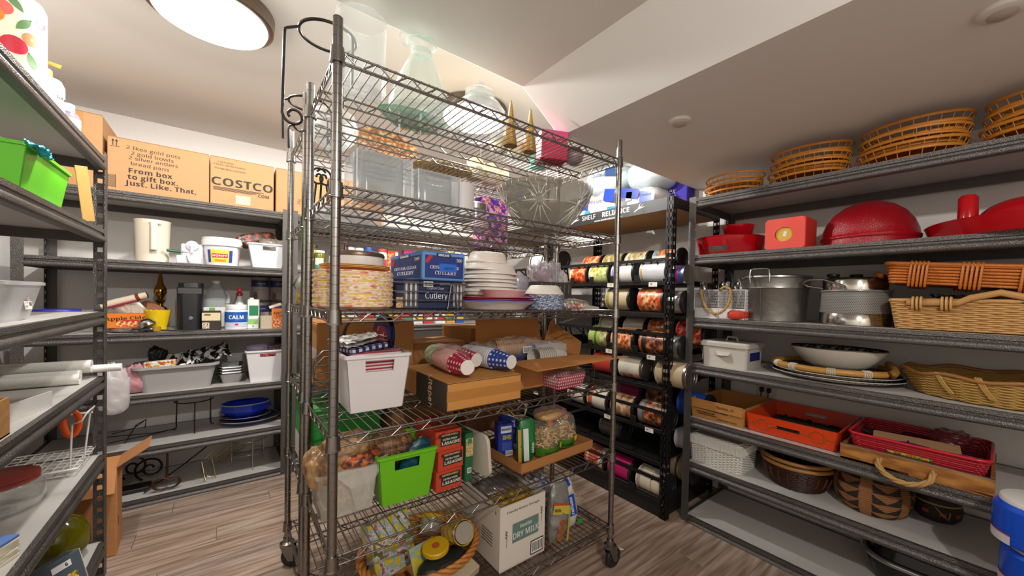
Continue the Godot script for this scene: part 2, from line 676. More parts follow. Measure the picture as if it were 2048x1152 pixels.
func truss(m: MB, a: Vector3, b: Vector3, pitch: float) -> void:
	# two rails and the zigzag wire between them
	var up := Vector3(0, 0.013, 0)
	m.tube([a + up, b + up], 0.0034, 6)
	m.tube([a - up, b - up], 0.003, 6)
	var n := int(round(a.distance_to(b) / (pitch / 2)))
	var path := []
	for k in n + 1:
		var s := 1.0 if k % 2 == 0 else -1.0
		var c := a.lerp(b, float(k) / n)
		var d := (b - a).normalized() * 0.008
		if k > 0:
			path.append(c - d + up * s * 0.9)
		if k < n:
			path.append(c + d + up * s * 0.9)
	m.tube(path, 0.0026, 5)

const CY := [1.9055, 1.547, 1.204, 0.861, 0.532, 0.190]
const C2Y := [1.885, 1.53, 1.2, 0.88, 0.54, 0.19]
const CW := 1.18
const CD := 0.42

func wire_rack(at: Vector3, label: String, shelves: Array) -> void:
	var t := thing("wire_rack", label, "wire rack", at, 0.0, "chrome wire racks")
	var ch := chrome()
	var pr := [Vector2(0.0, 0.125)]
	var y := 0.125
	while y < 1.98:
		pr.append_array([Vector2(0.0127, y), Vector2(0.0127, y + 0.0236), Vector2(0.0119, y + 0.0242), Vector2(0.0119, y + 0.0250)])
		y += 0.0254
	pr.append_array([Vector2(0.0127, y), Vector2(0.0115, y + 0.002), Vector2(0, y + 0.002)])
	var post := MB.new().lathe(pr, 14).mesh()
	var collar := MB.new().lathe(V2([[0.0128, -0.021], [0.0195, -0.021], [0.0195, -0.017], [0.0185, -0.016], [0.0165, 0.021], [0.0128, 0.021]]), 18).mesh()
	var wires := MB.new()
	var k := 0
	var nw := int((CW - 0.05) / 0.0254)
	for i in nw + 1:
		var x := 0.025 + (CW - 0.05) * i / nw
		wires.tube([Vector3(x, 0.0145, 0.004), Vector3(x, 0.0165, -0.01), Vector3(x, 0.0165, -CD + 0.01), Vector3(x, 0.0145, -CD - 0.004)], 0.0019, 5)
	var wm := wires.mesh()
	var fm := MB.new()
	truss(fm, Vector3(0.01, 0, 0), Vector3(CW - 0.01, 0, 0), 0.092)
	truss(fm, Vector3(0.01, 0, -CD), Vector3(CW - 0.01, 0, -CD), 0.092)
	truss(fm, Vector3(0, 0, -0.01), Vector3(0, 0, -CD + 0.01), 0.07)
	truss(fm, Vector3(CW, 0, -0.01), Vector3(CW, 0, -CD + 0.01), 0.07)
	fm.tube([Vector3(0.01, -0.003, -0.028), Vector3(CW - 0.01, -0.003, -0.028)], 0.0026, 5)
	var frame := fm.mesh()
	var mt := MB.new()
	truss(mt, Vector3(0, -0.003, -CD * 0.6), Vector3(CW, -0.003, -CD * 0.6), 0.092)
	var mid := mt.mesh()
	for fx in [0, 1]:
		for fz in [0, 1]:
			var c := Vector3(fx * CW, 0, -fz * CD)
			part(t, "post", post, ch, c)
			caster(t, c, fx * 70.0 + fz * 40.0 + 20.0)
	for s in shelves:
		var sh := Node3D.new()
		sh.name = "wire_shelf"
		sh.position.y = s
		t.add_child(sh, true)
		stuff(sh, "cross_wires", wm, ch)
		part(sh, "frame", frame, ch)
		part(sh, "middle_truss", mid, ch)
		for fx in [0, 1]:
			for fz in [0, 1]:
				part(sh, "collar", collar, ch, Vector3(fx * CW, 0, -fz * CD))

func caster(t: Node3D, c: Vector3, turn: float) -> void:
	var g := Node3D.new()
	g.name = "caster"
	g.position = c
	g.rotation_degrees.y = turn
	t.add_child(g, true)
	var m := MB.new()
	m.t = Transform3D(Basis(Vector3(0, 0, 1), PI / 2), Vector3(0.013, 0.047, 0.022))
	m.lathe(V2([[0, 0], [0.028, 0], [0.03, 0.003], [0.043, 0.003], [0.047, 0.008], [0.047, 0.019], [0.043, 0.024], [0.03, 0.024], [0.028, 0.027], [0, 0.027]]), 28)
	part(g, "wheel", m, M("1c1b1b", 0.55))
	m = MB.new()
	m.lathe(V2([[0, 0.1], [0.026, 0.1], [0.03, 0.106], [0.03, 0.114], [0.018, 0.12], [0.0165, 0.14], [0, 0.14]]), 24)
	for s in [-1, 1]:
		m.loft([PackedVector3Array([Vector3(s * 0.019 + 0.0012, 0.035, 0.034), Vector3(s * 0.019 + 0.0012, 0.035, 0.01), Vector3(s * 0.019 - 0.0012, 0.035, 0.01), Vector3(s * 0.019 - 0.0012, 0.035, 0.034)]),
			PackedVector3Array([Vector3(s * 0.019 + 0.0012, 0.104, 0.03), Vector3(s * 0.019 + 0.0012, 0.104, -0.024), Vector3(s * 0.019 - 0.0012, 0.104, -0.024), Vector3(s * 0.019 - 0.0012, 0.104, 0.03)])])
	part(g, "fork", m, chrome())
	part(g, "brake_pedal", MB.new().box(0, 0, 0, 0.02, 0.006, 0.03, 0.002), M("d8d6d0", 0.4), Vector3(0, 0.06, 0.078), Vector3(25, 0, 0))

func wire_racks() -> void:
	wire_rack(Vector3(0, 0, 0), "tall chrome wire rack on casters in the middle, nearest the viewer, loaded with party supplies", CY)
	wire_rack(Vector3(0, 0, -0.51), "second chrome wire rack standing directly behind the front wire rack", C2Y)
# ---------------------------------------------------------------- builders shared by the goods
var nz := FastNoiseLite.new()

func img_mat(key: String, w: int, h: int, f: Callable, scale: Vector3, rough := 0.6, tri := true) -> StandardMaterial3D:
	if not mats.has("im " + key):
		var im := Image.create(w, h, false, Image.FORMAT_RGB8)
		for y in h:
			for x in w:
				im.set_pixel(x, y, f.call(x, y))
		var m := StandardMaterial3D.new()
		m.albedo_texture = ImageTexture.create_from_image(im)
		m.roughness = rough
		m.uv1_triplanar = tri
		m.uv1_triplanar_sharpness = 12.0
		m.uv1_scale = scale
		mats["im " + key] = m
	return mats["im " + key]

func stripes(key: String, a: String, b: String, share: float, per_m: float, down := true, rough := 0.6) -> StandardMaterial3D:
	var ca := Color.html(a)
	var cb := Color.html(b)
	return img_mat(key, 16, 16, func(x: int, y: int) -> Color: return cb if (y if down else x) < 16.0 * share else ca, Vector3.ONE * per_m, rough)

func dots(key: String, back: String, dot: String, per_m: float, square := false) -> StandardMaterial3D:
	var ca := Color.html(back)
	var cb := Color.html(dot)
	return img_mat(key, 32, 32, func(x: int, y: int) -> Color:
		var dx := absf(fposmod(x + 0.5, 16.0) - 8.0)
		var dy := absf(fposmod(y + 0.5, 16.0) - 8.0)
		return cb if (maxf(dx, dy) < 3.6 if square else dx * dx + dy * dy < 17.0) else ca, Vector3.ONE * per_m, 0.55)

# closed carton; front face +z, base at the node
func carton(label: String, at: Vector3, w: float, h: float, d: float, turn := 0.0, hex := "b98c60", called := "cardboard_box", group := "") -> Node3D:
	var t := thing(called, label, "box", at, turn, group)
	part(t, "body", MB.new().box(0, 0, 0, w, h, d, minf(0.004, h * 0.04)), card(hex))
	var m := MB.new()
	m.box(0, h - 0.0002, d * 0.25 + 0.0006, w - 0.004, 0.0016, d * 0.5 - 0.0016)
	m.box(0, h - 0.0002, -d * 0.25 - 0.0006, w - 0.004, 0.0016, d * 0.5 - 0.0016)
	part(t, "top_flaps", m, card(hex))
	return t

# box open at the top with four flat walls
func open_box(t: Node3D, w: float, h: float, d: float, th: float, mat: Material, flare := 0.0) -> void:
	part(t, "bottom", MB.new().box(0, 0, 0, w, th, d), mat)
	for s in [-1, 1]:
		var m := MB.new()
		m.panel(Vector3(-w / 2, 0, d / 2), Vector3(w / 2, 0, d / 2), Vector3(w / 2 + flare, h, d / 2 + flare), Vector3(-w / 2 - flare, h, d / 2 + flare), Vector3(0, 0, -th))
		part(t, "long_wall", m, mat, Vector3.ZERO, Vector3(0, 0 if s > 0 else 180, 0))
		m = MB.new()
		m.panel(Vector3(-d / 2 + th, 0, w / 2), Vector3(d / 2 - th, 0, w / 2), Vector3(d / 2 + flare - th, h, w / 2 + flare), Vector3(-d / 2 - flare + th, h, w / 2 + flare), Vector3(0, 0, -th))
		part(t, "short_wall", m, mat, Vector3.ZERO, Vector3(0, 90 * s, 0))

# tapered plastic bin, rolled rim, optional slot in the front wall
func bin(t: Node3D, wb: float, db: float, wt: float, dt: float, h: float, mat: Material, hole := Rect2(), rim := 0.006) -> void:
	var th := 0.0025
	var m := MB.new()
	var c := func(y: float, i: int) -> Vector3:
		var k := y / h
		return Vector3([-0.5, 0.5, 0.5, -0.5][i] * lerpf(wb, wt, k), y, [0.5, 0.5, -0.5, -0.5][i] * lerpf(db, dt, k))
	for i in 4:
		var j := (i + 1) % 4
		var inw: Vector3 = [Vector3(0, 0, -th), Vector3(-th, 0, 0), Vector3(0, 0, th), Vector3(th, 0, 0)][i]
		m.panel(c.call(0.0, i), c.call(0.0, j), c.call(h, j), c.call(h, i), inw, hole if i == 0 else Rect2())
	m.box(0, 0, 0, wb, th, db)
	part(t, "body", m, mat)
	var a := MB.rrect(wt + rim * 2, dt + rim * 2, rim * 2.2, 4)
	var b := MB.rrect(wt - th * 2, dt - th * 2, rim * 0.8, 4)
	m = MB.new()
	m.loft([MB.shift(b, Vector3(0, h - 0.01, 0)), MB.shift(a, Vector3(0, h - 0.01, 0)), MB.shift(a, Vector3(0, h - 0.001, 0)), MB.shift(b, Vector3(0, h + 0.001, 0))], false, false)
	part(t, "rim", m, mat)

# soft pouch: base at the origin, crimped along the top
func pouch(w: float, h: float, d: float, sd: int, wob := 0.05, crimp := 0.0, full := 0.55) -> MB:
	nz.seed = sd
	nz.frequency = 1.0
	var f := func(u: float, v: float) -> Vector3:
		var a := TAU * u
		var p := pow(maxf(sin(PI * clampf(v, 0.0, 1.0)), 0.0), full)
		if v > 0.5 and crimp > 0.0:
			p = maxf(p * (1.0 - crimp) + crimp * pow(maxf(1.0 - (v - 0.5) * 2.0, 0.0), 1.4), 0.02)
		var wx := pow(maxf(sin(PI * clampf(v * 0.94 + 0.03, 0.0, 1.0)), 0.0), 0.22)
		var x := signf(cos(a)) * pow(absf(cos(a)), 0.7) * w / 2 * wx
		var z := signf(sin(a)) * pow(absf(sin(a)), 0.85) * (d / 2 * p + 0.0008)
		var q := Vector3(x, v * h, z)
		var k := nz.get_noise_3d(q.x * 22, q.y * 22, q.z * 22 + sd) + 0.5 * nz.get_noise_3d(q.x * 55, q.y * 55, q.z * 55)
		return q + Vector3(x * wob * 2.0, 0, signf(z) * d * wob * p * 3.0) * k
	return MB.new().surf(36, 22, f, true)

# crumpled closed lump (bagged food)
func lump(w: float, h: float, d: float, sd: int, wob := 0.1, fr := 18.0) -> MB:
	nz.seed = sd
	nz.frequency = 1.0
	var f := func(u: float, v: float) -> Vector3:
		var a := TAU * u
		var b := PI * (v - 0.5)
		var cb := pow(maxf(cos(b), 0.0), 0.7)
		var q := Vector3(signf(cos(a)) * pow(absf(cos(a)), 0.8) * cb * w / 2, (signf(sin(b)) * pow(absf(sin(b)), 0.8) * 0.5 + 0.5) * h, signf(sin(a)) * pow(absf(sin(a)), 0.8) * cb * d / 2)
		var k := 1.0 + wob * (nz.get_noise_3d(q.x * fr, q.y * fr, q.z * fr) * 1.4 + 0.7 * nz.get_noise_3d(q.x * fr * 3, q.y * fr * 3, q.z * fr * 3))
		return Vector3(q.x * k, maxf(q.y * k, 0.0), q.z * k)
	return MB.new().surf(40, 24, f, true)

# crumpled sheet lying in xz
func sheet(w: float, d: float, sd: int, amp: float, fr := 9.0, th := 0.0012) -> MB:
	nz.seed = sd
	nz.frequency = 1.0
	var f := func(u: float, v: float, o: float) -> Vector3:
		return Vector3((u - 0.5) * w, o + amp * (nz.get_noise_2d(u * w * fr * 3, v * d * fr * 3) + 0.5 * nz.get_noise_2d(u * w * fr * 9, v * d * fr * 9)), (v - 0.5) * d)
	var m := MB.new()
	m.surf(26, 26, func(u: float, v: float) -> Vector3: return f.call(u, 1.0 - v, th))
	m.surf(26, 26, func(u: float, v: float) -> Vector3: return f.call(u, v, 0.0))
	return m

# woven wall: f(u, v) gives the wall; strands go round it over and under the stakes
func weave(m: MB, f: Callable, rows: int, stakes: int, r: float, amp: float, seg := 0, flat := 1.0) -> MB:
	var n := seg if seg else stakes * 2
	for k in rows:
		var path := []
		var v := (k + 0.5) / rows
		for i in n:
			var u := float(i) / n
			var p: Vector3 = f.call(u, v)
			var q: Vector3 = f.call(u + 0.004, v)
			var out := Vector3(0, 1, 0).cross(q - p).normalized()
			path.append(p + out * amp * cos(u * stakes * PI + PI * k))
		m.tube(path, r, 5, true, 1.0, flat)
	return m

func stakes_of(m: MB, f: Callable, n: int, r: float) -> MB:
	for i in n:
		var path := []
		for k in 4:
			path.append(f.call((i + 0.5) / n, k / 3.0))
		m.tube(path, r, 5)
	return m

# bottle or jar turned from a profile: body, and a cap from another profile
func turned(label: String, called: String, category: String, at: Vector3, profile: Array, mat: Material, cap_profile := [], cap_mat: Material = null, seg := 40, group := "", cap_name := "cap") -> Node3D:
	var t := thing(called, label, category, at, 0.0, group)
	part(t, "body", MB.new().lathe(V2(profile), seg), mat)
	if cap_profile.size():
		part(t, cap_name, MB.new().lathe(V2(cap_profile), seg), cap_mat)
	return t

# thin sleeve round a turned body: printed label
func sleeve(t: Node3D, called: String, r: float, y0: float, y1: float, mat: Material, a0 := 0.0, a1 := 360.0, r1 := -1.0) -> MeshInstance3D:
	var m := MB.new()
	var rb := r if r1 < 0.0 else r1
	var n := int(ceil((a1 - a0) / 9.0))
	m.surf(n, 1, func(u: float, v: float) -> Vector3:
		var th := deg_to_rad(lerpf(a1, a0, u))
		var q := lerpf(r, rb, v) + 0.0006
		return Vector3(sin(th) * q, lerpf(y0, y1, v), cos(th) * q))
	return part(t, called, m, mat)

func barcode(t: Node3D, x: float, y: float, z: float, w: float, h: float, rot := Vector3.ZERO) -> void:
	var o := patch(t, "barcode", x, y, z, w, h, M("e6e2da", 0.6), rot)
	var m := MB.new()
	var q := -w * 0.42
	var k := 0
	while q < w * 0.4:
		var bw: float = w * [0.02, 0.045, 0.03, 0.06][k % 4]
		m.box(q + bw / 2, -h * 0.38, 0.0004, bw, h * 0.76, 0.0004)
		q += bw + w * [0.035, 0.025, 0.05][k % 3]
		k += 1
	part(o, "bars", m, M("1e1c1b", 0.6))

# a clear bag skin round something
func film(hex := "e8e6e2", alpha := 0.12) -> StandardMaterial3D:
	return G(hex, alpha, 0.08)
# ---------------------------------------------------------------- left unit
func west_unit_goods() -> void:
	# top shelf
	var y: float = AY[0]
	var print1 := mottled("bottle flowers", ["e8c9a0", "f4ead6", "f6f0e4", "e7a15a", "d24a44"], 9.0, 0.3, true)
	var t := turned("tall shampoo bottle printed with fruit and flowers, gold cap, on the top left shelf", "shampoo_bottle", "bottle", Vector3(-0.705, y, -0.655), [[0, 0], [0.062, 0], [0.066, 0.004], [0.066, 0.235], [0.06, 0.25], [0.034, 0.262], [0.03, 0.27], [0, 0.27]], M("f3ecdf", 0.25), [[0, 0.3], [0.03, 0.3], [0.032, 0.297], [0.032, 0.262], [0, 0.262]], M("d9a24a", 0.25, 0.6))
	sleeve(t, "printed_label", 0.066, 0.03, 0.232, M("f6e9d3", 0.28), -25, 105)
	sleeve(t, "text_label", 0.0662, 0.1, 0.225, M("f6f2ec", 0.4), -95, -25)
	for k in 5:
		text_round(t, "shampoo with fruit oils", 0.0664, 0.2 - k * 0.02, -60, 0.005, M("26303c"), "regular", 0.8)
	for q in [[-12, 0.17, 0.024, "e98d2e"], [4, 0.192, 0.02, "e2685a"], [48, 0.13, 0.018, "b98450"], [22, 0.1, 0.024, "c8283c"], [70, 0.19, 0.014, "d64a56"]]:
		var m := MB.new()
		m.surf(16, 6, func(u: float, v: float) -> Vector3:
			var th: float = deg_to_rad(q[0]) - cos(TAU * u) * q[2] * (1.0 - v) / 0.066
			return Vector3(sin(th) * 0.0672, q[1] + sin(TAU * u) * q[2] * (1.0 - v), cos(th) * 0.0672), true)
		part(t, "printed_fruit", m, M(q[3], 0.35))
	for q in [[22, 0.215, 40], [36, 0.165, -35], [50, 0.07, 20]]:
		var m := MB.new()
		m.surf(1, 8, func(u: float, v: float) -> Vector3:
			var s := (u - 0.5) * 0.018 * sin(PI * v)
			var l := (v - 0.5) * 0.05
			var c: float = deg_to_rad(q[2])
			var th: float = deg_to_rad(q[0]) + (s * cos(c) - l * sin(c)) / 0.066
			return Vector3(sin(th) * 0.0672, q[1] + s * sin(c) + l * cos(c), cos(th) * 0.0672))
		part(t, "printed_leaf", m, M("5f8a52", 0.4))
	t = turned("white pump bottle with gold collar beside the flowered shampoo", "lotion_bottle", "bottle", Vector3(-0.69, y, -0.86), [[0, 0], [0.041, 0], [0.043, 0.003], [0.043, 0.1], [0.036, 0.118], [0.016, 0.126], [0.016, 0.13], [0, 0.13]], M("f1eee8", 0.3), [[0, 0.15], [0.015, 0.15], [0.017, 0.147], [0.017, 0.126], [0, 0.126]], M("d8a850", 0.3, 0.5))
	part(t, "pump", MB.new().tube([Vector3(0, 0.15, 0), Vector3(0, 0.166, 0), Vector3(0.012, 0.172, 0), Vector3(0.035, 0.168, 0)], 0.006, 8), M("d8a850", 0.3, 0.5))
	text_round(t, "lotion", 0.0432, 0.06, 80, 0.012, M("4a4a48"))
	t = turned("small clear bottle with white flip cap at the end of the top left shelf", "gel_bottle", "bottle", Vector3(-0.68, y, -1.045), [[0, 0], [0.03, 0], [0.032, 0.003], [0.032, 0.062], [0.026, 0.075], [0.014, 0.08], [0, 0.08]], G("8f9ac0", 0.22, 0.05), [[0, 0.108], [0.017, 0.108], [0.018, 0.106], [0.018, 0.08], [0, 0.08]], M("efeeea", 0.35))
	sleeve(t, "label", 0.0321, 0.012, 0.055, M("d9dbe6", 0.5), 20, 130)
	# second shelf: bright green bin
	y = AY[1]
	t = thing("green_bin", "lime green plastic bin with side slots, on the left unit under the shampoo", "bin", Vector3(-0.755, y, -0.71), 90)
	bin(t, 0.33, 0.19, 0.36, 0.225, 0.135, M("63c81e", 0.35))
	var g2 := M("63c81e", 0.35)
	part(t, "end_slot", MB.new().box(0, 0, 0, 0.001, 0.03, 0.07, 0.0004), M("d5cbb4", 0.6), Vector3(0.177, 0.085, 0))
	for k in 3:
		part(t, "grip_rib", MB.new().box(0, 0, 0, 0.003, 0.004, 0.07, 0.001), g2, Vector3(0.1735 - k * 0.0012, 0.055 - k * 0.012, 0))
	solo("plastic_bag", "clear zip bag holding blue and magenta things, standing in the lime green bin", "bag", pouch(0.2, 0.17, 0.11, 5, 0.06), film("dfe4ea", 0.16), Vector3(-0.77, y + 0.03, -0.72), Vector3(0, 80, 4))
	solo("gift_box", "small magenta box inside the clear bag in the green bin", "box", MB.new().box(0, 0, 0, 0.05, 0.1, 0.03, 0.003), M("8e1f5c", 0.5), Vector3(-0.77, y + 0.06, -0.77), Vector3(0, 60, 0))
	solo("soap_box", "small teal and silver box inside the clear bag in the green bin", "box", MB.new().box(0, 0, 0, 0.08, 0.07, 0.03, 0.003), M("4a93ad", 0.4), Vector3(-0.77, y + 0.06, -0.68), Vector3(0, 70, 10))
	solo("gift_ribbon", "turquoise ribbon end hanging over the green bin's near side", "ribbon", sheet(0.05, 0.1, 8, 0.014), M("2db4c8", 0.5), Vector3(-0.63, y + 0.125, -0.56), Vector3(0, 10, -30))
	solo("latex_glove", "pale rubber glove finger poking out of the green bin's end", "glove", MB.new().tube([Vector3(0, 0, 0), Vector3(0.02, 0.02, -0.03), Vector3(0.03, 0.015, -0.06), Vector3(0.028, -0.005, -0.085)], 0.011, 8, false, 0.7), M("e8e0cd", 0.6), Vector3(-0.7, y + 0.115, -0.885))
	t = thing("wooden_ruler", "thin gold-coloured strip leaning on the end post of the left unit", "strip", Vector3(-0.63, y, -1.06))
	part(t, "strip", MB.new().box(0, 0, 0, 0.034, 0.2, 0.003, 0.0008), M("c9a05a", 0.45, 0.2), Vector3.ZERO, Vector3(6, 35, 9))
	# third shelf
	y = AY[2]
	t = thing("storage_tote", "translucent grey plastic tote with a barcode sticker on the left unit", "tote", Vector3(-0.83, y, -0.66), 90)
	bin(t, 0.22, 0.26, 0.28, 0.3, 0.115, G("cfcfce", 0.5, 0.3), Rect2(), 0.008)
	var lab := patch(t, "sticker", 0.06, 0.05, 0.1405, 0.05, 0.035, M("e9e4dc", 0.6), Vector3(-9, 0, 0))
	patch(lab, "sticker_picture", -0.012, -0.003, 0.0006, 0.022, 0.024, mottled("towel", ["7a5a48", "d8cfc6", "f0ece6"], 30.0))
	patch(lab, "sticker_brand", -0.012, 0.011, 0.0008, 0.02, 0.008, M("b8202c", 0.5))
	barcode(t, 0.077, 0.048, 0.1412, 0.014, 0.026, Vector3(-9, 0, 90))
	t = carton("small white box with blue and yellow corner standing in the grey tote", Vector3(-0.83, y + 0.006, -0.66), 0.1, 0.15, 0.07, 75, "d9d7d6", "white_box")
	patch(t, "printed_corner", -0.02, 0.105, 0.036, 0.05, 0.03, M("2a4f9c", 0.5))
	patch(t, "printed_stripe", -0.02, 0.124, 0.0362, 0.05, 0.01, M("d8b422", 0.5))
	# fourth shelf
	y = AY[3]
	for k in 2:
		t = thing("frying_pan", ["flat black griddle pan lying lowest at the left edge", "black pan with a pale wooden handle on top of the griddle"][k], "pan", Vector3(-0.83, y + k * 0.032, -0.585 + k * 0.03), 0)
		part(t, "body", MB.new().lathe(V2([[0, 0], [0.115, 0], [0.13, 0.028], [0.134, 0.03], [0.131, 0.032], [0.127, 0.03], [0.112, 0.004], [0, 0.004]]), 48), M("201e1d", 0.5))
		if k == 1:
			part(t, "handle", MB.new().tube([Vector3(0.0, 0.03, 0.0), Vector3(0.06, 0.034, 0.06), Vector3(0.1, 0.034, 0.12)], 0.011, 10), M("c79a6a", 0.6))
	t = thing("open_carton", "brown open cardboard box at the left edge below the pans", "box", Vector3(-0.745, y, -0.39), 90)
	open_box(t, 0.15, 0.095, 0.18, 0.004, card("b5834c"))
	t = thing("paper_tray", "white card tray with a raised side next to the pans", "tray", Vector3(-0.76, y, -0.66), 78)
	part(t, "base", MB.new().box(0, 0, 0, 0.26, 0.002, 0.16), M("d8d5d1", 0.6))
	part(t, "side", MB.new().box(0, 0, 0.08, 0.26, 0.05, 0.002), M("dedbd7", 0.6))
	for k in 4:
		var rr: float = [0.026, 0.024, 0.021, 0.016][k]
		var mt: Material = M("e9e6e0", 0.55)
		t = thing("plastic_roll", ["roll of clear bubble wrap lying at the back of the left shelf", "roll of white shelf liner in front of the bubble wrap", "thin roll of embossed liner nearest the viewer", "narrow white tube end sticking out past the shelf edge"][k], "roll", Vector3([-0.885, -0.9, -0.87, -0.75][k], y + rr + [0.028, 0.0, 0.0, 0.02][k], [-1.27, -1.215, -1.155, -1.31][k]), 90)
		var l: float = [0.45, 0.44, 0.4, 0.34][k]
		var m := MB.new()
		m.t = Transform3D(Basis(Vector3.RIGHT, PI / 2), Vector3(0, 0, -l / 2))
		m.lathe(V2([[rr * 0.4, l], [rr * 0.4, 0], [rr, 0], [rr, l], [rr * 0.4, l]]), 28)
		part(t, "sheet", m, bumpy("e6e2da", 0.3, 0.0, "bubbles", 14.0, 0.5, 0.08) if k < 3 else mt)
	# fifth shelf
	y = AY[4]
	t = thing("wire_grid_rack", "white wire grid rack with an upright end, on the left unit beside the red-lidded jar", "rack", Vector3(-0.905, y + 0.03, -1.235), 0)
	var m2 := MB.new()
	var fr := [Vector3(-0.24, 0, -0.14), Vector3(0.24, 0, -0.14), Vector3(0.24, 0, 0.14), Vector3(-0.24, 0, 0.14)]
	m2.tube(fr, 0.0035, 6, true)
	part(t, "frame", m2, M("d6d2cc", 0.35))
	m2 = MB.new()
	for k in 19:
		m2.bar(Vector3(-0.225 + k * 0.025, 0, -0.14), Vector3(-0.225 + k * 0.025, 0, 0.14), 0.0016)
	for k in 7:
		m2.bar(Vector3(-0.24, -0.003, -0.12 + k * 0.04), Vector3(0.24, -0.003, -0.12 + k * 0.04), 0.0028)
	stuff(t, "grid_wires", m2, M("d6d2cc", 0.35))
	for s in [-1, 1]:
		part(t, "leg", MB.new().tube([Vector3(0.21, 0, s * 0.12), Vector3(0.21, -0.026, s * 0.12), Vector3(-0.21, -0.026, s * 0.12), Vector3(-0.21, 0, s * 0.12)], 0.003, 6), M("d6d2cc", 0.35))
	part(t, "upright", MB.new().tube([Vector3(0.22, 0, 0.13), Vector3(0.225, 0.17, 0.13), Vector3(0.25, 0.18, 0.13), Vector3(0.262, 0.21, 0.13), Vector3(0.262, 0.21, 0.02), Vector3(0.25, 0.18, 0.02), Vector3(0.235, 0, 0.02)], 0.0032, 6), M("d6d2cc", 0.35))
	t = thing("hook_and_cord", "orange plastic hook on white rope hanging on the white wire rack", "hook", Vector3(-0.715, y + 0.2, -1.26))
	var hk := [Vector3(-0.03, 0.045, 0.0), Vector3(-0.012, 0.03, 0.0)]
	for k in 18:
		var a := TAU * k / 17 + 1.9
		hk.append(Vector3(0.002 + cos(a) * 0.021 * (1.0 + 0.2 * sin(a)), -0.032 + sin(a) * 0.05, 0.004 * k / 17.0))
	part(t, "hook", MB.new().tube(hk, 0.011, 8, false, 1.0, 0.4), M("f05a10", 0.4))
	part(t, "rope", MB.new().tube([Vector3(0.0, 0.01, 0.01), Vector3(0.02, 0.0, -0.03), Vector3(0.045, -0.01, -0.07)], 0.005, 6), M("d9d4ce", 0.8))
	t = thing("cookie_jar", "wide clear glass jar with dark red plastic lid at the left edge", "jar", Vector3(-0.80, y, -0.88))
	part(t, "body", MB.new().lathe(V2([[0, 0.0], [0.075, 0], [0.098, 0.012], [0.108, 0.035], [0.108, 0.078], [0.098, 0.094], [0.088, 0.1], [0.085, 0.1], [0.095, 0.092], [0.105, 0.077], [0.105, 0.036], [0.095, 0.015], [0.074, 0.005], [0, 0.005]]), 56), G("d4d8d0", 0.1, 0.02))
	part(t, "lid", MB.new().lathe(V2([[0, 0.116], [0.088, 0.116], [0.096, 0.113], [0.097, 0.106], [0.094, 0.104], [0.096, 0.1], [0.096, 0.09], [0.092, 0.09], [0.092, 0.1], [0, 0.1]]), 56), M("8a352c", 0.45))
	t = thing("card_stack", "small stack of blue-topped cards at the lower left edge", "cards", Vector3(-0.735, y, -0.5), 70)
	for k in 7:
		part(t, "card", MB.new().box(0, k * 0.0085, 0, 0.09, 0.0078, 0.14, 0.001), M("e2d9c2" if k < 6 else "5f7fc0", 0.6), Vector3([0, 0.002, -0.001, 0.003, 0, 0.002, 0.001][k], 0, 0), Vector3(0, [0, 2, -1, 3, 1, -2, 0][k], 0))
	text(t, "6", Vector3(-0.005, 0.0602, 0.02), Vector3(-90, 0, 60), 0.03, M("16202e"))
	# bottom shelf
	y = AY[5]
	t = turned("round-bellied green glass bottle with a long neck on the lowest left shelf", "green_bottle", "bottle", Vector3(-0.75, y, -1.25), [[0, 0], [0.045, 0], [0.075, 0.02], [0.092, 0.06], [0.09, 0.11], [0.07, 0.16], [0.035, 0.185], [0.02, 0.2], [0.0175, 0.3], [0.021, 0.302], [0.021, 0.312], [0.014, 0.312], [0.014, 0.2], [0, 0.19]], M("5a5606", 0.08))
	t = thing("open_carton", "tall brown carton with a flap bent open behind the left unit's end post", "box", Vector3(-0.728, 0.0, -1.6), 3)
	var c2 := card("b57a48")
	part(t, "body", MB.new().box(0, 0, 0, 0.2, 0.42, 0.2, 0.003), c2)
	part(t, "flap", MB.new().box(0.065, 0, 0, 0.13, 0.003, 0.2), c2, Vector3(0.1, 0.42, 0), Vector3(0, 0, 34))
	part(t, "flap", MB.new().box(0, 0, 0.06, 0.2, 0.003, 0.12), c2, Vector3(0, 0.42, 0.1), Vector3(52, 0, 0))
	part(t, "hand_hole", MB.new().box(0, 0, 0, 0.001, 0.045, 0.02), M("5a3c22", 0.9), Vector3(0.1003, 0.12, 0.04))
	text(t, "HANDLE WITH CARE", Vector3(0.0, 0.37, 0.1005), Vector3.ZERO, 0.008, M("a83a22"), "regular")
	t = thing("game_box", "slate grey box with a white tag standing before the green bottle", "box", Vector3(-0.69, y, -0.97), 55)
	part(t, "body", MB.new().box(0, 0, 0, 0.17, 0.125, 0.045, 0.002), M("46525a", 0.5), Vector3.ZERO, Vector3(-16, 0, 0))
	var sub := part(t, "side_panel", MB.new().box(0, 0, 0, 0.002, 0.125, 0.046), M("c6b9b9", 0.6), Vector3(0.086, 0, 0), Vector3(-16, 0, 0))
	patch(t, "picture", 0.03, 0.04, 0.014, 0.06, 0.05, mottled("game picture", ["5a3c14", "b08a1c", "d9c24a"], 30.0), Vector3(-16, 0, 0))
	patch(t, "tag", 0.02, 0.1, -0.003, 0.06, 0.022, M("d8d4d2", 0.5), Vector3(-16, 0, 0))
	text(t, "6", Vector3(0.035, 0.1, -0.002), Vector3(-16, 0, 0), 0.012, M("2a2a2c"))
	for k in 4:
		text(t, "for two to six players", Vector3(-0.03, 0.075 - k * 0.012, 0.0045 + k * 0.0034), Vector3(-16, 0, 0), 0.005, M("b8c0c4"), "regular")

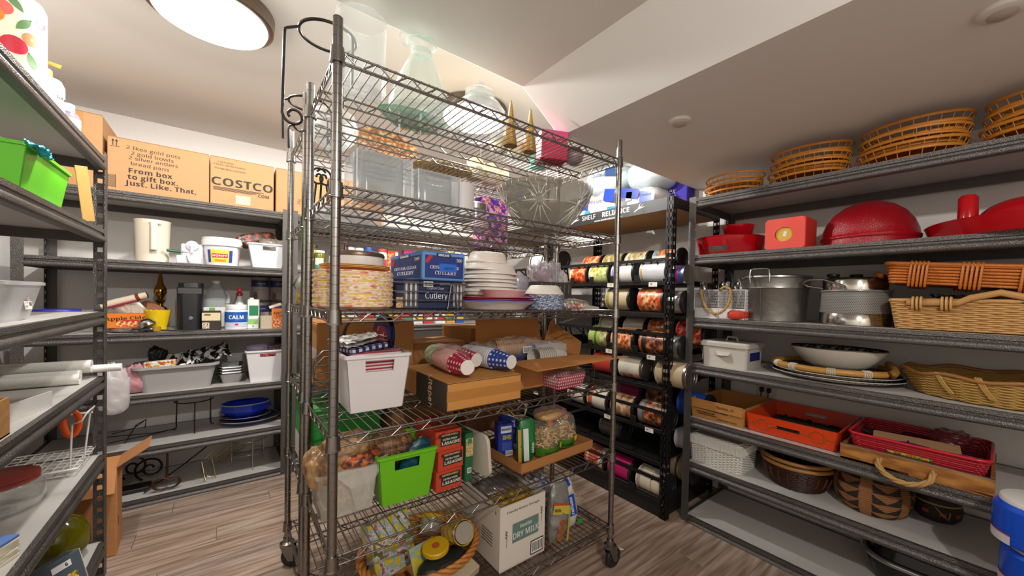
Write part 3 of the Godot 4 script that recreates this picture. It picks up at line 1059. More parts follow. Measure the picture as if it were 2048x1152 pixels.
# ---------------------------------------------------------------- back left unit
func north_unit_goods() -> void:
	var y: float = BY[0]
	var ink := M("2b2420", 0.7)
	var t := carton("large plain brown carton standing at the left end of the back top shelf", Vector3(-0.905, y, -2.23), 0.29, 0.405, 0.38)
	patch(t, "tape", 0.05, 0.2, 0.1905, 0.05, 0.4, bumpy("b5834c", 0.3, 0.0, "card", 5.0, 0.1, 0.02))
	t = carton("long brown carton with handwriting and the bold words From box to gift box", Vector3(-0.527, y, -2.185), 0.43, 0.3, 0.3)
	var lines := ["From box", "to gift box.", "Just. Like. That."]
	for k in 3:
		var o := text(t, lines[k], Vector3(0, 0.125 - k * 0.036, 0.1508), Vector3.ZERO, 0.027, ink, "bold", 1.08)
		o.position.x = -0.125 + [0.082, 0.094, 0.132][k]
	var hand := [["2 Ikea gold pots", -0.03, 0.252], ["2 gold bowls", -0.035, 0.222], ["2 silver antlers", -0.03, 0.195], ["bread pans", -0.045, 0.164]]
	for q in hand:
		text(t, q[0], Vector3(q[1], q[2], 0.1506), Vector3(0, 0, -1.5), 0.019, ink, "hand", 1.2)
	var ar := MB.new()
	for s in [0, 1]:
		ar.box(-0.193 + s * 0.014, 0.252, 0.1504, 0.003, 0.026, 0.0006)
		ar.loft([PackedVector3Array([Vector3(-0.199 + s * 0.014, 0.275, 0.1508), Vector3(-0.187 + s * 0.014, 0.275, 0.1508), Vector3(-0.187 + s * 0.014, 0.275, 0.1502), Vector3(-0.199 + s * 0.014, 0.275, 0.1502)]), PackedVector3Array([Vector3(-0.1935 + s * 0.014, 0.288, 0.1508), Vector3(-0.1925 + s * 0.014, 0.288, 0.1508), Vector3(-0.1925 + s * 0.014, 0.288, 0.1502), Vector3(-0.1935 + s * 0.014, 0.288, 0.1502)])])
	ar.box(-0.186, 0.246, 0.1504, 0.036, 0.003, 0.0006)
	part(t, "this_way_up_mark", ar, ink)
	ar = MB.new()
	for k in 12:
		ar.box(-0.198, 0.02 + k * 0.0058, 0.1504, 0.03, 0.0026, 0.0006)
	for s in [-0.2135, -0.1825]:
		ar.box(s, 0.016, 0.1504, 0.002, 0.076, 0.0006)
	part(t, "barcode", ar, ink)
	t = carton("brown carton with big black logo lettering, COSTCO, and a clear tape patch", Vector3(-0.142, y, -2.185), 0.33, 0.3, 0.3)
	text(t, "COSTCO", Vector3(0.0, 0.145, 0.1508), Vector3.ZERO, 0.05, ink, "bold", 1.22)
	for k in 4:
		part(t, "logo_stripe", MB.new().box(0, 0, 0, 0.26 - k * 0.02, 0.0035, 0.0006), ink, Vector3(-0.02 - k * 0.01, 0.108 - k * 0.006, 0.1505))
	text(t, ".COM", Vector3(0.105, 0.088, 0.1508), Vector3.ZERO, 0.02, ink)
	for q in [["2 gold pots", -0.1, 0.27], ["5 black candle holders", -0.08, 0.252], ["orange glass pumpkin", -0.075, 0.228]]:
		text(t, q[0], Vector3(q[1] + 0.01, q[2], 0.1506), Vector3(0, 0, -1), 0.0105, ink, "hand", 1.1)
	patch(t, "clear_tape", 0.0, 0.045, 0.1506, 0.075, 0.055, bumpy("d8b58a", 0.2, 0.0, "card", 5.0, 0.3, 0.02))
	t = carton("plain brown carton right of the COSTCO carton with small handwriting", Vector3(0.195, y, -2.22), 0.315, 0.31, 0.3)
	text(t, "2XL", Vector3(-0.02, 0.1, 0.1506), Vector3(0, 0, 80), 0.02, ink, "hand")
	carton("plain brown carton half hidden behind the wire racks on the back top shelf", Vector3(0.57, y, -2.22), 0.4, 0.32, 0.3)
	# second shelf
	y = BY[1]
	t = thing("pitcher", "cream plastic pitcher with its handle towards the viewer, back second shelf", "pitcher", Vector3(-0.57, y, -2.12), 20)
	var pl := M("e3d9c4", 0.4)
	part(t, "body", MB.new().lathe(V2([[0, 0], [0.066, 0], [0.07, 0.004], [0.079, 0.24], [0.082, 0.248], [0.079, 0.25], [0.075, 0.245], [0.067, 0.008], [0, 0.008]]), 48), pl)
	part(t, "handle", MB.new().loft([MB.rrect(0.03, 0.034, 0.008), MB.shift(MB.rrect(0.032, 0.036, 0.008), Vector3(0, 0.14, 0.004)), MB.shift(MB.rrect(0.03, 0.014, 0.006), Vector3(0, 0.165, -0.004))]), pl, Vector3(-0.018, 0.07, 0.087))
	part(t, "handle_bracket", MB.new().box(0, 0, 0, 0.05, 0.012, 0.03, 0.004), pl, Vector3(-0.01, 0.222, 0.084))
	t = thing("apple_peeler", "white crank peeler machine with a green handle beside the pitcher", "peeler", Vector3(-0.405, y, -2.09), 0)
	var wp := M("dddbe0", 0.35)
	part(t, "base", MB.new().box(0, 0, 0.01, 0.115, 0.05, 0.075, 0.006), wp)
	part(t, "back_plate", MB.new().box(0.012, 0.0, -0.045, 0.105, 0.13, 0.02, 0.006), wp)
	var mk := MB.new()
	mk.t = Transform3D(Basis(Vector3.RIGHT, PI / 2), Vector3(0.012, 0.118, -0.03))
	mk.lathe(V2([[0, 0], [0.028, 0], [0.031, 0.006], [0.026, 0.012], [0.012, 0.016], [0.01, 0.03], [0, 0.032]]), 28)
	part(t, "wheel", mk, wp)
	part(t, "arm", MB.new().tube([Vector3(0.012, 0.115, 0.0), Vector3(0.012, 0.07, 0.012)], 0.008, 10), wp)
	part(t, "crank", MB.new().tube([Vector3(0.012, 0.07, 0.02), Vector3(-0.02, 0.072, 0.03), Vector3(-0.03, 0.068, 0.04)], 0.005, 8), M("bdbdc0", 0.3, 0.8))
	part(t, "green_handle", MB.new().tube([Vector3(-0.035, 0.07, 0.04), Vector3(-0.06, 0.071, 0.042), Vector3(-0.09, 0.074, 0.045), Vector3(-0.098, 0.074, 0.045)], 0.0085, 12), M("1f5a34", 0.35))
	part(t, "clamp_screw", MB.new().tube([Vector3(-0.005, 0.05, 0.05), Vector3(0.0, 0.02, 0.056), Vector3(0.006, 0.012, 0.056)], 0.007, 8), M("c6c6c8", 0.3, 0.6))
	t = thing("honey_pail", "white plastic honey pail with lid and yellow label, back second shelf", "pail", Vector3(-0.246, y, -2.15))
	part(t, "body", MB.new().lathe(V2([[0, 0], [0.082, 0], [0.085, 0.004], [0.099, 0.155], [0, 0.155]]), 56), M("e9e8e8", 0.35))
	part(t, "lid", MB.new().lathe(V2([[0, 0.182], [0.098, 0.182], [0.103, 0.179], [0.103, 0.172], [0.1, 0.17], [0.104, 0.166], [0.106, 0.154], [0.104, 0.136], [0.108, 0.133], [0.106, 0.128], [0.098, 0.128]]), 56), M("eeedec", 0.35))
	var la := 12.0
	sleeve(t, "label", 0.0872, 0.02, 0.1, M("e9d24a", 0.5), -26 - la, 34 - la, 0.0945)
	sleeve(t, "label_edge", 0.0874, 0.02, 0.1, M("2c3f94", 0.5), -38 - la, -26 - la, 0.0947)
	sleeve(t, "label_edge", 0.0874, 0.02, 0.1, M("2c3f94", 0.5), 34 - la, 46 - la, 0.0947)
	sleeve(t, "title_band", 0.0902, 0.05, 0.076, M("c5281e", 0.5), -22 - la, 30 - la, 0.0926)
	text_round(t, "HONEY", 0.0925, 0.063, 4 - la, 0.013, M("f3efe6"), "bold", 1.25)
	sleeve(t, "comb_picture", 0.0882, 0.024, 0.04, M("e08a1e", 0.5), -12 - la, 24 - la, 0.0896)
	t = thing("white_bin", "white plastic bin with a slot, holding a brown bag, on the back second shelf", "bin", Vector3(-0.006, y, -2.17))
	bin(t, 0.16, 0.22, 0.215, 0.26, 0.165, M("e4e3e6", 0.35), Rect2(0.36, 0.72, 0.36, 0.17))
	solo("chip_bag", "dark brown snack bag with a red flame picture sticking out of the white bin", "bag", pouch(0.24, 0.1, 0.05, 12, 0.04, 0.5), mottled("chips", ["2a1a12", "3a2416", "3f2a1a", "b8441c"], 9.0, 0.35), Vector3(-0.05, y + 0.15, -2.2), Vector3(8, 6, 14))
	solo("chip_bag", "clear bag of wrapped rolls lying in the white bin beside the brown bag", "bag", lump(0.17, 0.08, 0.14, 3, 0.14), G("cfc4b4", 0.45, 0.12), Vector3(0.035, y + 0.13, -2.17))
	# third shelf
	y = BY[2]
	t = carton("orange cider mix packet box lying under snack bags on the back third shelf", Vector3(-0.67, y + 0.025, -2.13), 0.19, 0.085, 0.06, 0, "e07a20", "cider_box")
	text(t, "Apple Cider", Vector3(0.0, 0.058, 0.0306), Vector3(0, 0, 3), 0.02, M("2e1408"), "serif bold", 1.1)
	patch(t, "printed_apples", 0.01, 0.024, 0.0306, 0.11, 0.03, mottled("apples", ["b8341c", "d2602c", "e8a860", "f0d8b0"], 22.0, 0.5, true))
	patch(t, "printed_band", 0.02, 0.043, 0.0308, 0.08, 0.008, M("c0281c", 0.5))
	solo("foil_pouch", "flat crumpled silver foil pouch under the cider packet", "pouch", lump(0.22, 0.028, 0.16, 9, 0.12), M("a9a6a4", 0.25, 0.9), Vector3(-0.64, y, -2.13))
	t = thing("paper_roll", "rolled cream paper with dark red stripes lying over the snack bags", "roll", Vector3(-0.73, y + 0.17, -2.2))
	part(t, "sheet", MB.new().tube([Vector3(-0.06, -0.02, 0), Vector3(0.0, 0.004, 0.0), Vector3(0.13, 0.05, 0.02)], 0.021, 14), M("e0d2b8", 0.6))
	part(t, "stripe", MB.new().tube([Vector3(0.085, 0.034, 0.013), Vector3(0.1, 0.04, 0.0155)], 0.0216, 14), M("7a2c22", 0.6))
	part(t, "stripe", MB.new().tube([Vector3(-0.05, -0.034, 0.012), Vector3(0.09, 0.016, 0.03)], 0.006, 6), M("9a2440", 0.6))
	solo("snack_bag", "brown paper snack bag standing open behind the yellow bowl", "bag", pouch(0.14, 0.17, 0.06, 21, 0.06, 0.6), M("a5683a", 0.65), Vector3(-0.66, y + 0.02, -2.26), Vector3(0, 0, -34))
	solo("snack_bag", "pale silver snack bag lying on the orange cider packet", "bag", pouch(0.17, 0.12, 0.05, 23, 0.06, 0.4), M("cfc3b6", 0.3, 0.3), Vector3(-0.72, y + 0.09, -2.22), Vector3(10, 0, -55))
	t = thing("ice_cream_scoop", "silver serving ladle with dark handle and gold end lying at the shelf front", "ladle", Vector3(-0.585, y + 0.005, -2.06))
	mk = MB.new()
	mk.t = Transform3D(Basis(Vector3(0, 0, 1), 0.5), Vector3(0.0, 0.04, 0))
	mk.lathe(V2([[0, 0.036], [0.022, 0.032], [0.036, 0.016], [0.04, -0.006], [0.042, -0.006], [0.038, 0.018], [0.023, 0.034], [0, 0.039]]), 28)
	part(t, "bowl", mk, M("b3b1ae", 0.15, 1.0))
	part(t, "handle", MB.new().tube([Vector3(-0.06, 0.018, 0.02), Vector3(0.02, 0.01, 0.03), Vector3(0.1, 0.004, 0.03)], 0.006, 8), M("2a2624", 0.4))
	part(t, "gold_end", MB.new().box(0.045, 0.0, 0.03, 0.032, 0.032, 0.022, 0.004), M("c09234", 0.35, 0.5))
	t = thing("gold_finial", "tall shiny gold finial ornament with ribbed spire behind the yellow bowl", "ornament", Vector3(-0.553, y, -2.3))
	part(t, "spire", MB.new().lathe(V2([[0, 0], [0.03, 0], [0.032, 0.02], [0.014, 0.05], [0.012, 0.08], [0.032, 0.1], [0.04, 0.12], [0.03, 0.14], [0.014, 0.15], [0.013, 0.165], [0.024, 0.18], [0.014, 0.195], [0.02, 0.21], [0.032, 0.235], [0.03, 0.26], [0.016, 0.29], [0.009, 0.34], [0.003, 0.4], [0, 0.405]]), 24), M("b58a2c", 0.16, 1.0))
	t = thing("yellow_bowl", "yellow bowl with a scalloped rim standing on the back third shelf", "bowl", Vector3(-0.548, y, -2.13))
	part(t, "body", MB.new().surf(64, 8, func(u: float, v: float) -> Vector3:
		var r := lerpf(0.042, 0.061, v)
		return Vector3(cos(TAU * u) * r, 0.03 + v * 0.095 + (0.005 * absf(sin(TAU * u * 8)) if v > 0.9 else 0.0), sin(TAU * u) * r), true), M("e0bd12", 0.4))
	part(t, "foot", MB.new().lathe(V2([[0, 0], [0.036, 0], [0.04, 0.006], [0.042, 0.032], [0, 0.032]]), 32), M("e0bd12", 0.4))
	t = thing("coffee_canister", "black upright appliance canister with a glossy window on the back third shelf", "appliance", Vector3(-0.4, y, -2.14))
	part(t, "body", MB.new().loft([MB.rrect(0.115, 0.13, 0.03), MB.shift(MB.rrect(0.125, 0.14, 0.03), Vector3(0, 0.27, 0))]), M("17171a", 0.35))
	part(t, "lid", MB.new().loft([MB.rrect(0.12, 0.13, 0.03), MB.shift(MB.rrect(0.118, 0.128, 0.03), Vector3(0, 0.028, 0))]), M("101012", 0.3), Vector3(0.004, 0.272, 0))
	part(t, "smoked_window", MB.new().box(0, 0, 0, 0.112, 0.035, 0.004, 0.001), M("3c3a38", 0.15), Vector3(0, 0.232, 0.069))
	part(t, "switch", MB.new().lathe(V2([[0, 0], [0.012, 0], [0.01, 0.005], [0, 0.006]]), 16), M("6a6c70", 0.3), Vector3(0.005, 0.08, 0.066), Vector3(90, 0, 0))
	part(t, "cord", MB.new().tube([Vector3(-0.03, 0.006, 0.075), Vector3(-0.09, 0.005, 0.085), Vector3(-0.03, 0.004, 0.1), Vector3(0.05, 0.005, 0.09), Vector3(0.08, 0.006, 0.07)], 0.004, 6), M("141416", 0.5))
	t = thing("water_jug", "translucent gallon water jug with a white label behind the brown tin", "jug", Vector3(-0.277, y, -2.28))
	part(t, "body", MB.new().loft([MB.rrect(0.12, 0.12, 0.03), MB.shift(MB.rrect(0.135, 0.135, 0.035), Vector3(0, 0.01, 0)), MB.shift(MB.rrect(0.135, 0.135, 0.035), Vector3(0, 0.2, 0)), MB.shift(MB.rrect(0.1, 0.1, 0.04), Vector3(0, 0.26, 0)), MB.shift(MB.rrect(0.045, 0.045, 0.02), Vector3(0, 0.295, 0)), MB.shift(MB.rrect(0.042, 0.042, 0.02), Vector3(0, 0.31, 0))], true, true, 50.0), G("c9cfce", 0.45, 0.28))
	part(t, "cap", MB.new().lathe(V2([[0, 0.325], [0.021, 0.325], [0.022, 0.308], [0, 0.308]]), 24), M("e6e6e2", 0.4))
	part(t, "handle", MB.new().tube([Vector3(0.05, 0.25, 0.04), Vector3(0.066, 0.22, 0.06), Vector3(0.06, 0.17, 0.067)], 0.012, 10), G("c9cfce", 0.45, 0.28))
	patch(t, "label", 0.0, 0.08, 0.0685, 0.125, 0.13, M("dedcd6", 0.5))
	patch(t, "label_mark", -0.02, 0.13, 0.069, 0.03, 0.022, M("6aa84a", 0.5))
	t = thing("cocoa_tin", "brown and cream lidded tin standing before the water jug", "tin", Vector3(-0.296, y, -2.1))
	part(t, "body", MB.new().box(0, 0, 0, 0.094, 0.125, 0.06, 0.004), M("33241c", 0.45))
	patch(t, "label", -0.002, 0.088, 0.0302, 0.09, 0.05, M("d8c7a0", 0.5))
	patch(t, "label_badge", -0.02, 0.1, 0.0308, 0.03, 0.012, M("6a6a2c", 0.5))
	patch(t, "label_picture", -0.028, 0.032, 0.0304, 0.035, 0.04, mottled("cocoa", ["5a3a26", "c9b898", "e6dcc8"], 30.0))
	t = thing("supplement_tub", "white lidded tub with blue label reading CALM at the shelf front", "tub", Vector3(-0.172, y, -2.1))
	part(t, "body", MB.new().lathe(V2([[0, 0], [0.055, 0], [0.06, 0.006], [0.06, 0.125], [0.052, 0.136], [0, 0.136]]), 44), M("dfe0e4", 0.35))
	part(t, "lid", MB.new().lathe(V2([[0, 0.165], [0.053, 0.165], [0.056, 0.162], [0.056, 0.136], [0, 0.136]]), 44), M("e6e5e4", 0.4))
	sleeve(t, "label", 0.06, 0.05, 0.118, M("1f5aa8", 0.4), -100, 100)
	sleeve(t, "label_lower", 0.06, 0.018, 0.05, M("c9cfe0", 0.4), -100, 100)
	sleeve(t, "berry_mark", 0.0604, 0.03, 0.042, M("c8344a", 0.4), -8, 10)
	text_round(t, "CALM", 0.0608, 0.083, 0, 0.024, M("f0f2f4"), "bold", 0.95)
	t = thing("spray_bottle", "white spray bottle with a red trigger head behind the CALM tub", "bottle", Vector3(-0.152, y, -2.26))
	part(t, "body", MB.new().lathe(V2([[0, 0], [0.034, 0], [0.036, 0.01], [0.036, 0.13], [0.026, 0.17], [0.015, 0.2], [0.014, 0.22], [0, 0.22]]), 32), M("dcdcdc", 0.35))
	part(t, "collar", MB.new().lathe(V2([[0, 0.222], [0.018, 0.222], [0.018, 0.24], [0.012, 0.25], [0, 0.25]]), 24), M("c22228", 0.35))
	part(t, "trigger_head", MB.new().box(0.0, 0.25, -0.005, 0.026, 0.028, 0.06, 0.006), M("d8363a", 0.35))
	t = carton("white and green drink carton standing right of the CALM tub", Vector3(-0.078, y, -2.13), 0.062, 0.2, 0.06, -8, "dfe2dc", "milk_carton")
	patch(t, "printed_leaf", 0.004, 0.125, 0.0305, 0.05, 0.07, M("1f7a50", 0.5))
	patch(t, "printed_foot", 0.0, 0.05, 0.0305, 0.056, 0.035, M("8cc06a", 0.5))
	text(t, "3", Vector3(0.0, 0.018, 0.0306), Vector3.ZERO, 0.014, M("3a3a3a"))
	part(t, "spout_cap", MB.new().lathe(V2([[0, 0], [0.012, 0], [0.012, 0.012], [0, 0.012]]), 16), M("e8e8e4", 0.4), Vector3(-0.01, 0.2, 0.01))
	for k in 4:
		t = thing("powder_can", ["lower left dark-blue-topped powder can behind the drink carton", "upper left dark-blue-topped powder can in the stack", "lower right powder can, partly behind the cider box", "upper right powder can at the post end of the shelf"][k], "can", Vector3(-0.03 + 0.112 * (k / 2), y + 0.182 * (k % 2), -2.31), 0, "powder cans on the back third shelf")
		part(t, "body", MB.new().lathe(V2([[0, 0], [0.052, 0], [0.054, 0.003], [0.054, 0.16], [0, 0.16]]), 36), M("56504e", 0.5))
		part(t, "lid", MB.new().lathe(V2([[0, 0.178], [0.053, 0.178], [0.055, 0.175], [0.055, 0.158], [0, 0.158]]), 36), G("a49c98", 0.7, 0.28))
		sleeve(t, "blue_band", 0.054, 0.108, 0.155, M("1d2450", 0.45), -90, 90)
		sleeve(t, "label", 0.054, 0.015, 0.108, M("8d8580", 0.55), -90, 90)
		sleeve(t, "leaf_print", 0.0545, 0.012, 0.07, mottled("leaf", ["2c3a22", "56502e", "7a2c20", "8d8580"], 30.0), -52, -22)
		for q in 3:
			text_round(t, "plant protein", 0.0548, 0.132 - q * 0.022, 2, 0.006, M("cfcac4" if q == 0 else "3a3634"), "regular")
	carton("small beige box at the foot of the powder cans", Vector3(-0.011, y, -2.08), 0.064, 0.09, 0.05, 4, "b3a48e", "tea_box")
	t = carton("small orange cider mix box at the right end of the back third shelf", Vector3(0.07, y, -2.1), 0.095, 0.14, 0.06, -4, "df7f3a", "cider_box")
	text(t, "Apple", Vector3(-0.01, 0.112, 0.0306), Vector3(0, 0, 8), 0.015, M("4a1408"), "serif bold")
	text(t, "Cider", Vector3(0.008, 0.09, 0.0306), Vector3(0, 0, 8), 0.015, M("4a1408"), "serif bold")
	patch(t, "printed_apples", 0.0, 0.038, 0.0306, 0.085, 0.06, mottled("apples", ["b8341c", "d2602c", "e8a860", "f0d8b0"], 22.0, 0.5, true))
	solo("tea_packet", "white and red packet leaning on top of the small orange cider box", "packet", MB.new().box(0, 0, 0, 0.075, 0.014, 0.05, 0.003), M("e2d2c8", 0.5), Vector3(0.045, y + 0.152, -2.1), Vector3(8, 0, 20))
	t = turned("clear round tub with a royal blue lid far left on the back third shelf", "candy_tub", "tub", Vector3(-0.94, y, -2.13), [[0, 0], [0.075, 0], [0.08, 0.005], [0.083, 0.115], [0, 0.115]], G("c9b8a8", 0.4, 0.2), [[0, 0.135], [0.086, 0.135], [0.088, 0.132], [0.088, 0.112], [0, 0.112]], M("2b35b8", 0.4), 40, "", "lid")
	solo("candy_bag", "orange candy bag standing left of the blue-lidded tub", "bag", pouch(0.1, 0.125, 0.06, 31, 0.05, 0.5), mottled("candy", ["8a2a14", "c9641c", "d8942c"], 20.0, 0.4), Vector3(-1.0, y, -2.05))
	solo("plastic_box", "low clear plastic box half hidden behind the left unit's post", "box", MB.new().box(0, 0, 0, 0.17, 0.13, 0.14, 0.006), G("cfc9c4", 0.14, 0.06), Vector3(-0.79, y, -2.26))
	# fourth shelf
	y = BY[3]
	solo("plastic_bag", "plump white plastic bag bulging over the edge beside the left post", "bag", lump(0.13, 0.27, 0.13, 14, 0.12), G("e4dedd", 0.55, 0.3), Vector3(-0.695, y - 0.075, -1.945), Vector3(0, 20, 4))
	solo("party_cloth", "folded pink cloth packed in the white plastic bag", "cloth", lump(0.13, 0.16, 0.15, 17, 0.12), M("c58a92", 0.7), Vector3(-0.64, y, -2.13), Vector3(0, 0, 0))
	t = thing("grey_tote", "low grey plastic wash tub filled with wrapping paper", "tote", Vector3(-0.462, y, -2.2), 4)
	var gt := M("a5a1a0", 0.45)
	part(t, "body", MB.new().loft([MB.rrect(0.31, 0.25, 0.035), MB.shift(MB.rrect(0.365, 0.3, 0.04), Vector3(0, 0.145, 0)), MB.shift(MB.rrect(0.355, 0.29, 0.036), Vector3(0, 0.145, 0)), MB.shift(MB.rrect(0.3, 0.24, 0.03), Vector3(0, 0.006, 0))], true, true), gt)
	part(t, "rim", MB.new().loft([MB.shift(MB.rrect(0.36, 0.295, 0.04), Vector3(0, 0.14, 0)), MB.shift(MB.rrect(0.4, 0.335, 0.05), Vector3(0, 0.142, 0)), MB.shift(MB.rrect(0.4, 0.335, 0.05), Vector3(0, 0.155, 0)), MB.shift(MB.rrect(0.352, 0.288, 0.036), Vector3(0, 0.155, 0)), MB.shift(MB.rrect(0.352, 0.288, 0.036), Vector3(0, 0.12, 0))], false, false), gt)
	var zeb := img_mat("zebra", 96, 96, func(x: int, q: int) -> Color:
		var s := sin((x * 0.9 + q * 0.35) * TAU / 24.0 + 1.8 * sin(q * TAU / 48.0))
		return Color(0.06, 0.06, 0.06) if s > 0.05 else Color(0.88, 0.87, 0.86), Vector3.ONE * 4.5, 0.5)
	solo("gift_paper", "black and white zebra-striped wrapping paper heaped in the grey tub", "paper", sheet(0.4, 0.24, 41, 0.035, 5.0), zeb, Vector3(-0.4, y + 0.18, -2.2), Vector3(12, 4, 14))
	solo("gift_bag", "small white gift bag with red and yellow spots at the front of the grey tub", "bag", MB.new().box(0, 0, 0, 0.14, 0.05, 0.05, 0.006), mottled("gift spots", ["dfe0e2", "e6e6e6", "e8e2d8", "d8b43a", "c8443c"], 9.0), Vector3(-0.53, y + 0.135, -2.1), Vector3(0, -6, 4))
	solo("gift_paper", "black paper bow at the back of the grey tub", "paper", lump(0.08, 0.09, 0.06, 44, 0.3), M("1a1a1c", 0.5), Vector3(-0.56, y + 0.15, -2.27))
	t = thing("loaf_pans", "small stack of silver loaf pans on the back fourth shelf", "pan", Vector3(-0.195, y, -2.22), 2)
	for k in 4:
		var a0 := MB.rrect(0.095, 0.15, 0.012)
		var a1 := MB.rrect(0.13, 0.2, 0.016)
		part(t, "pan", MB.new().loft([a0, MB.shift(a1, Vector3(0, 0.06, 0)), MB.shift(MB.rrect(0.145, 0.215, 0.018), Vector3(0, 0.06, 0)), MB.shift(MB.rrect(0.145, 0.215, 0.018), Vector3(0, 0.063, 0)), MB.shift(MB.rrect(0.127, 0.197, 0.016), Vector3(0, 0.063, 0)), MB.shift(MB.rrect(0.092, 0.147, 0.012), Vector3(0, 0.003, 0))], true, true), M("a8a8a8", 0.25, 0.9), Vector3(0, k * 0.018, 0))
	t = thing("white_bin", "white plastic bin with lavender and red packets inside, back fourth shelf", "bin", Vector3(-0.01, y, -2.18))
	bin(t, 0.17, 0.2, 0.22, 0.25, 0.215, M("dddbdc", 0.35), Rect2(0.34, 0.8, 0.42, 0.1))
	solo("soap_packet", "lavender and navy packet lying on top in the lower white bin", "packet", lump(0.14, 0.07, 0.12, 51, 0.08), M("aaa3bc", 0.4), Vector3(-0.05, y + 0.185, -2.18))
	solo("soap_packet", "navy and white packet beside the lavender one in the lower white bin", "packet", lump(0.1, 0.06, 0.14, 52, 0.12), mottled("packet", ["2b2a4a", "4a4a70", "d8d4da", "c84a40"], 16.0), Vector3(0.05, y + 0.185, -2.17))
	solo("soap_packet", "red patterned box seen through the slot of the lower white bin", "packet", MB.new().box(0, 0, 0, 0.12, 0.06, 0.08, 0.003), mottled("red pack", ["8a1c24", "c23040", "e0c8c0"], 24.0), Vector3(0.0, y + 0.15, -2.13))
	# fifth shelf
	y = BY[4]
	var iron := M("241f1d", 0.45, 0.6)
	t = thing("plant_stand", "black wire ring stand on three legs, back fifth shelf", "stand", Vector3(-0.385, y, -2.27))
	var ring := []
	for k in 36:
		ring.append(Vector3(cos(TAU * k / 36) * 0.098, 0.2, sin(TAU * k / 36) * 0.098))
	part(t, "ring", MB.new().tube(ring, 0.0035, 6, true), iron)
	for k in 3:
		var a := TAU * k / 3 + 1.5
		part(t, "leg", MB.new().tube([Vector3(cos(a) * 0.098, 0.2, sin(a) * 0.098), Vector3(cos(a) * 0.1, 0.02, sin(a) * 0.1), Vector3(cos(a) * 0.108, 0.004, sin(a) * 0.108), Vector3(cos(a) * 0.118, 0.004, sin(a) * 0.118)], 0.0032, 6), iron)
	t = thing("wire_easel", "black folding wire easel lying flat at the left of the back fifth shelf", "easel", Vector3(-0.63, y, -2.24))
	part(t, "back_frame", MB.new().tube([Vector3(-0.16, 0.045, 0.02), Vector3(0.06, 0.03, 0.03), Vector3(0.16, 0.03, 0.0), Vector3(0.05, 0.02, 0.02), Vector3(-0.16, 0.012, 0.05)], 0.0028, 6), iron)
	part(t, "foot", MB.new().tube([Vector3(-0.06, 0.004, 0.07), Vector3(-0.02, 0.09, 0.0), Vector3(0.02, 0.11, -0.02), Vector3(0.015, 0.06, -0.02)], 0.0028, 6), iron)
	part(t, "foot", MB.new().tube([Vector3(0.02, 0.11, -0.02), Vector3(-0.03, 0.075, 0.03), Vector3(-0.12, 0.06, 0.03)], 0.0028, 6), iron)
	for k in 2:
		t = thing("blue_plate", ["large dark blue enamel platter lowest in the stack", "dark blue enamel plate with white edge above the platter"][k], "plate", Vector3(-0.085 - k * 0.02, y + k * 0.022, -2.24))
		var r: float = [0.175, 0.14][k]
		part(t, "body", MB.new().lathe(V2([[0, 0], [r * 0.55, 0], [r * 0.95, 0.028], [r, 0.036], [r * 0.985, 0.038], [r * 0.93, 0.033], [r * 0.55, 0.006], [0, 0.006]]), 56, false, 1.0, 0.8), M("1b2568", 0.15))
		part(t, "rim", MB.new().lathe(V2([[r * 0.985, 0.0362], [r * 1.002, 0.0355], [r * 1.0, 0.0385], [r * 0.985, 0.0392]]), 56, true, 1.0, 0.8), M("8f8a80", 0.3))
	t = thing("blue_bowl", "faceted cobalt blue bowl on top of the blue plates", "bowl", Vector3(-0.11, y + 0.052, -2.22))
	var fac := []
	for q in [[0.075, 0.0], [0.145, 0.055], [0.142, 0.1], [0.132, 0.1], [0.134, 0.06], [0.07, 0.01]]:
		fac.append(MB.shift(MB.ellipse(q[0], q[0] * 0.8, 9), Vector3(0, q[1], 0)))
	part(t, "body", MB.new().loft(fac, true, true, 5.0), M("1430a8", 0.18))
	part(t, "rim", MB.new().lathe(V2([[0.133, 0.099], [0.143, 0.098], [0.142, 0.103], [0.134, 0.103]]), 56, true, 1.0, 0.8), M("9a978f", 0.3))
	# bottom shelf
	y = BY[5]
	t = thing("iron_hook_stand", "rust-brown iron stand with curled feet on the lowest back shelf", "stand", Vector3(-0.5, y, -2.1))
	var rust := M("4a2c22", 0.55, 0.4)
	part(t, "stem", MB.new().tube([Vector3(0, 0.06, 0), Vector3(0, 0.24, 0.0)], 0.0055, 8), rust)
	part(t, "top_bar", MB.new().tube([Vector3(-0.07, 0.262, -0.01), Vector3(-0.05, 0.248, 0), Vector3(0.0, 0.242, 0), Vector3(0.05, 0.262, 0.0)], 0.008, 8, false, 1.0, 0.6), rust)
	for s in [-1, 1]:
		var curl := []
		for k in 14:
			var a := -0.5 + k * 0.36
			var r := 0.045 - k * 0.0008
			curl.append(Vector3(s * (0.02 + sin(a) * r), 0.052 - cos(a) * r * 0.9, 0.03 + 0.02 * k / 14.0))
		part(t, "curled_foot", MB.new().tube(curl, 0.0065, 8), rust)
	part(t, "back_foot", MB.new().tube([Vector3(0, 0.06, 0), Vector3(-0.05, 0.03, -0.05), Vector3(-0.17, 0.012, -0.07)], 0.006, 8), rust)
	t = thing("iron_scroll_stand", "black iron scroll stand lying in the dark corner beside the carton flap", "stand", Vector3(-0.68, y, -2.24))
	for k in 3:
		var sp := []
		for i in 26:
			var a := i * 0.42
			var r := 0.012 + 0.0026 * i
			sp.append(Vector3([-0.08, 0.02, 0.09][k] + cos(a) * r, 0.09 + sin(a) * r + [-0.01, 0.04, 0.0][k], -0.04 * k + 0.05))
		part(t, "scroll", MB.new().tube(sp, 0.006, 7), M("171413", 0.45, 0.5))
	part(t, "base_plate", MB.new().box(-0.02, 0.0, 0.06, 0.24, 0.025, 0.1, 0.004), M("1a1614", 0.5))
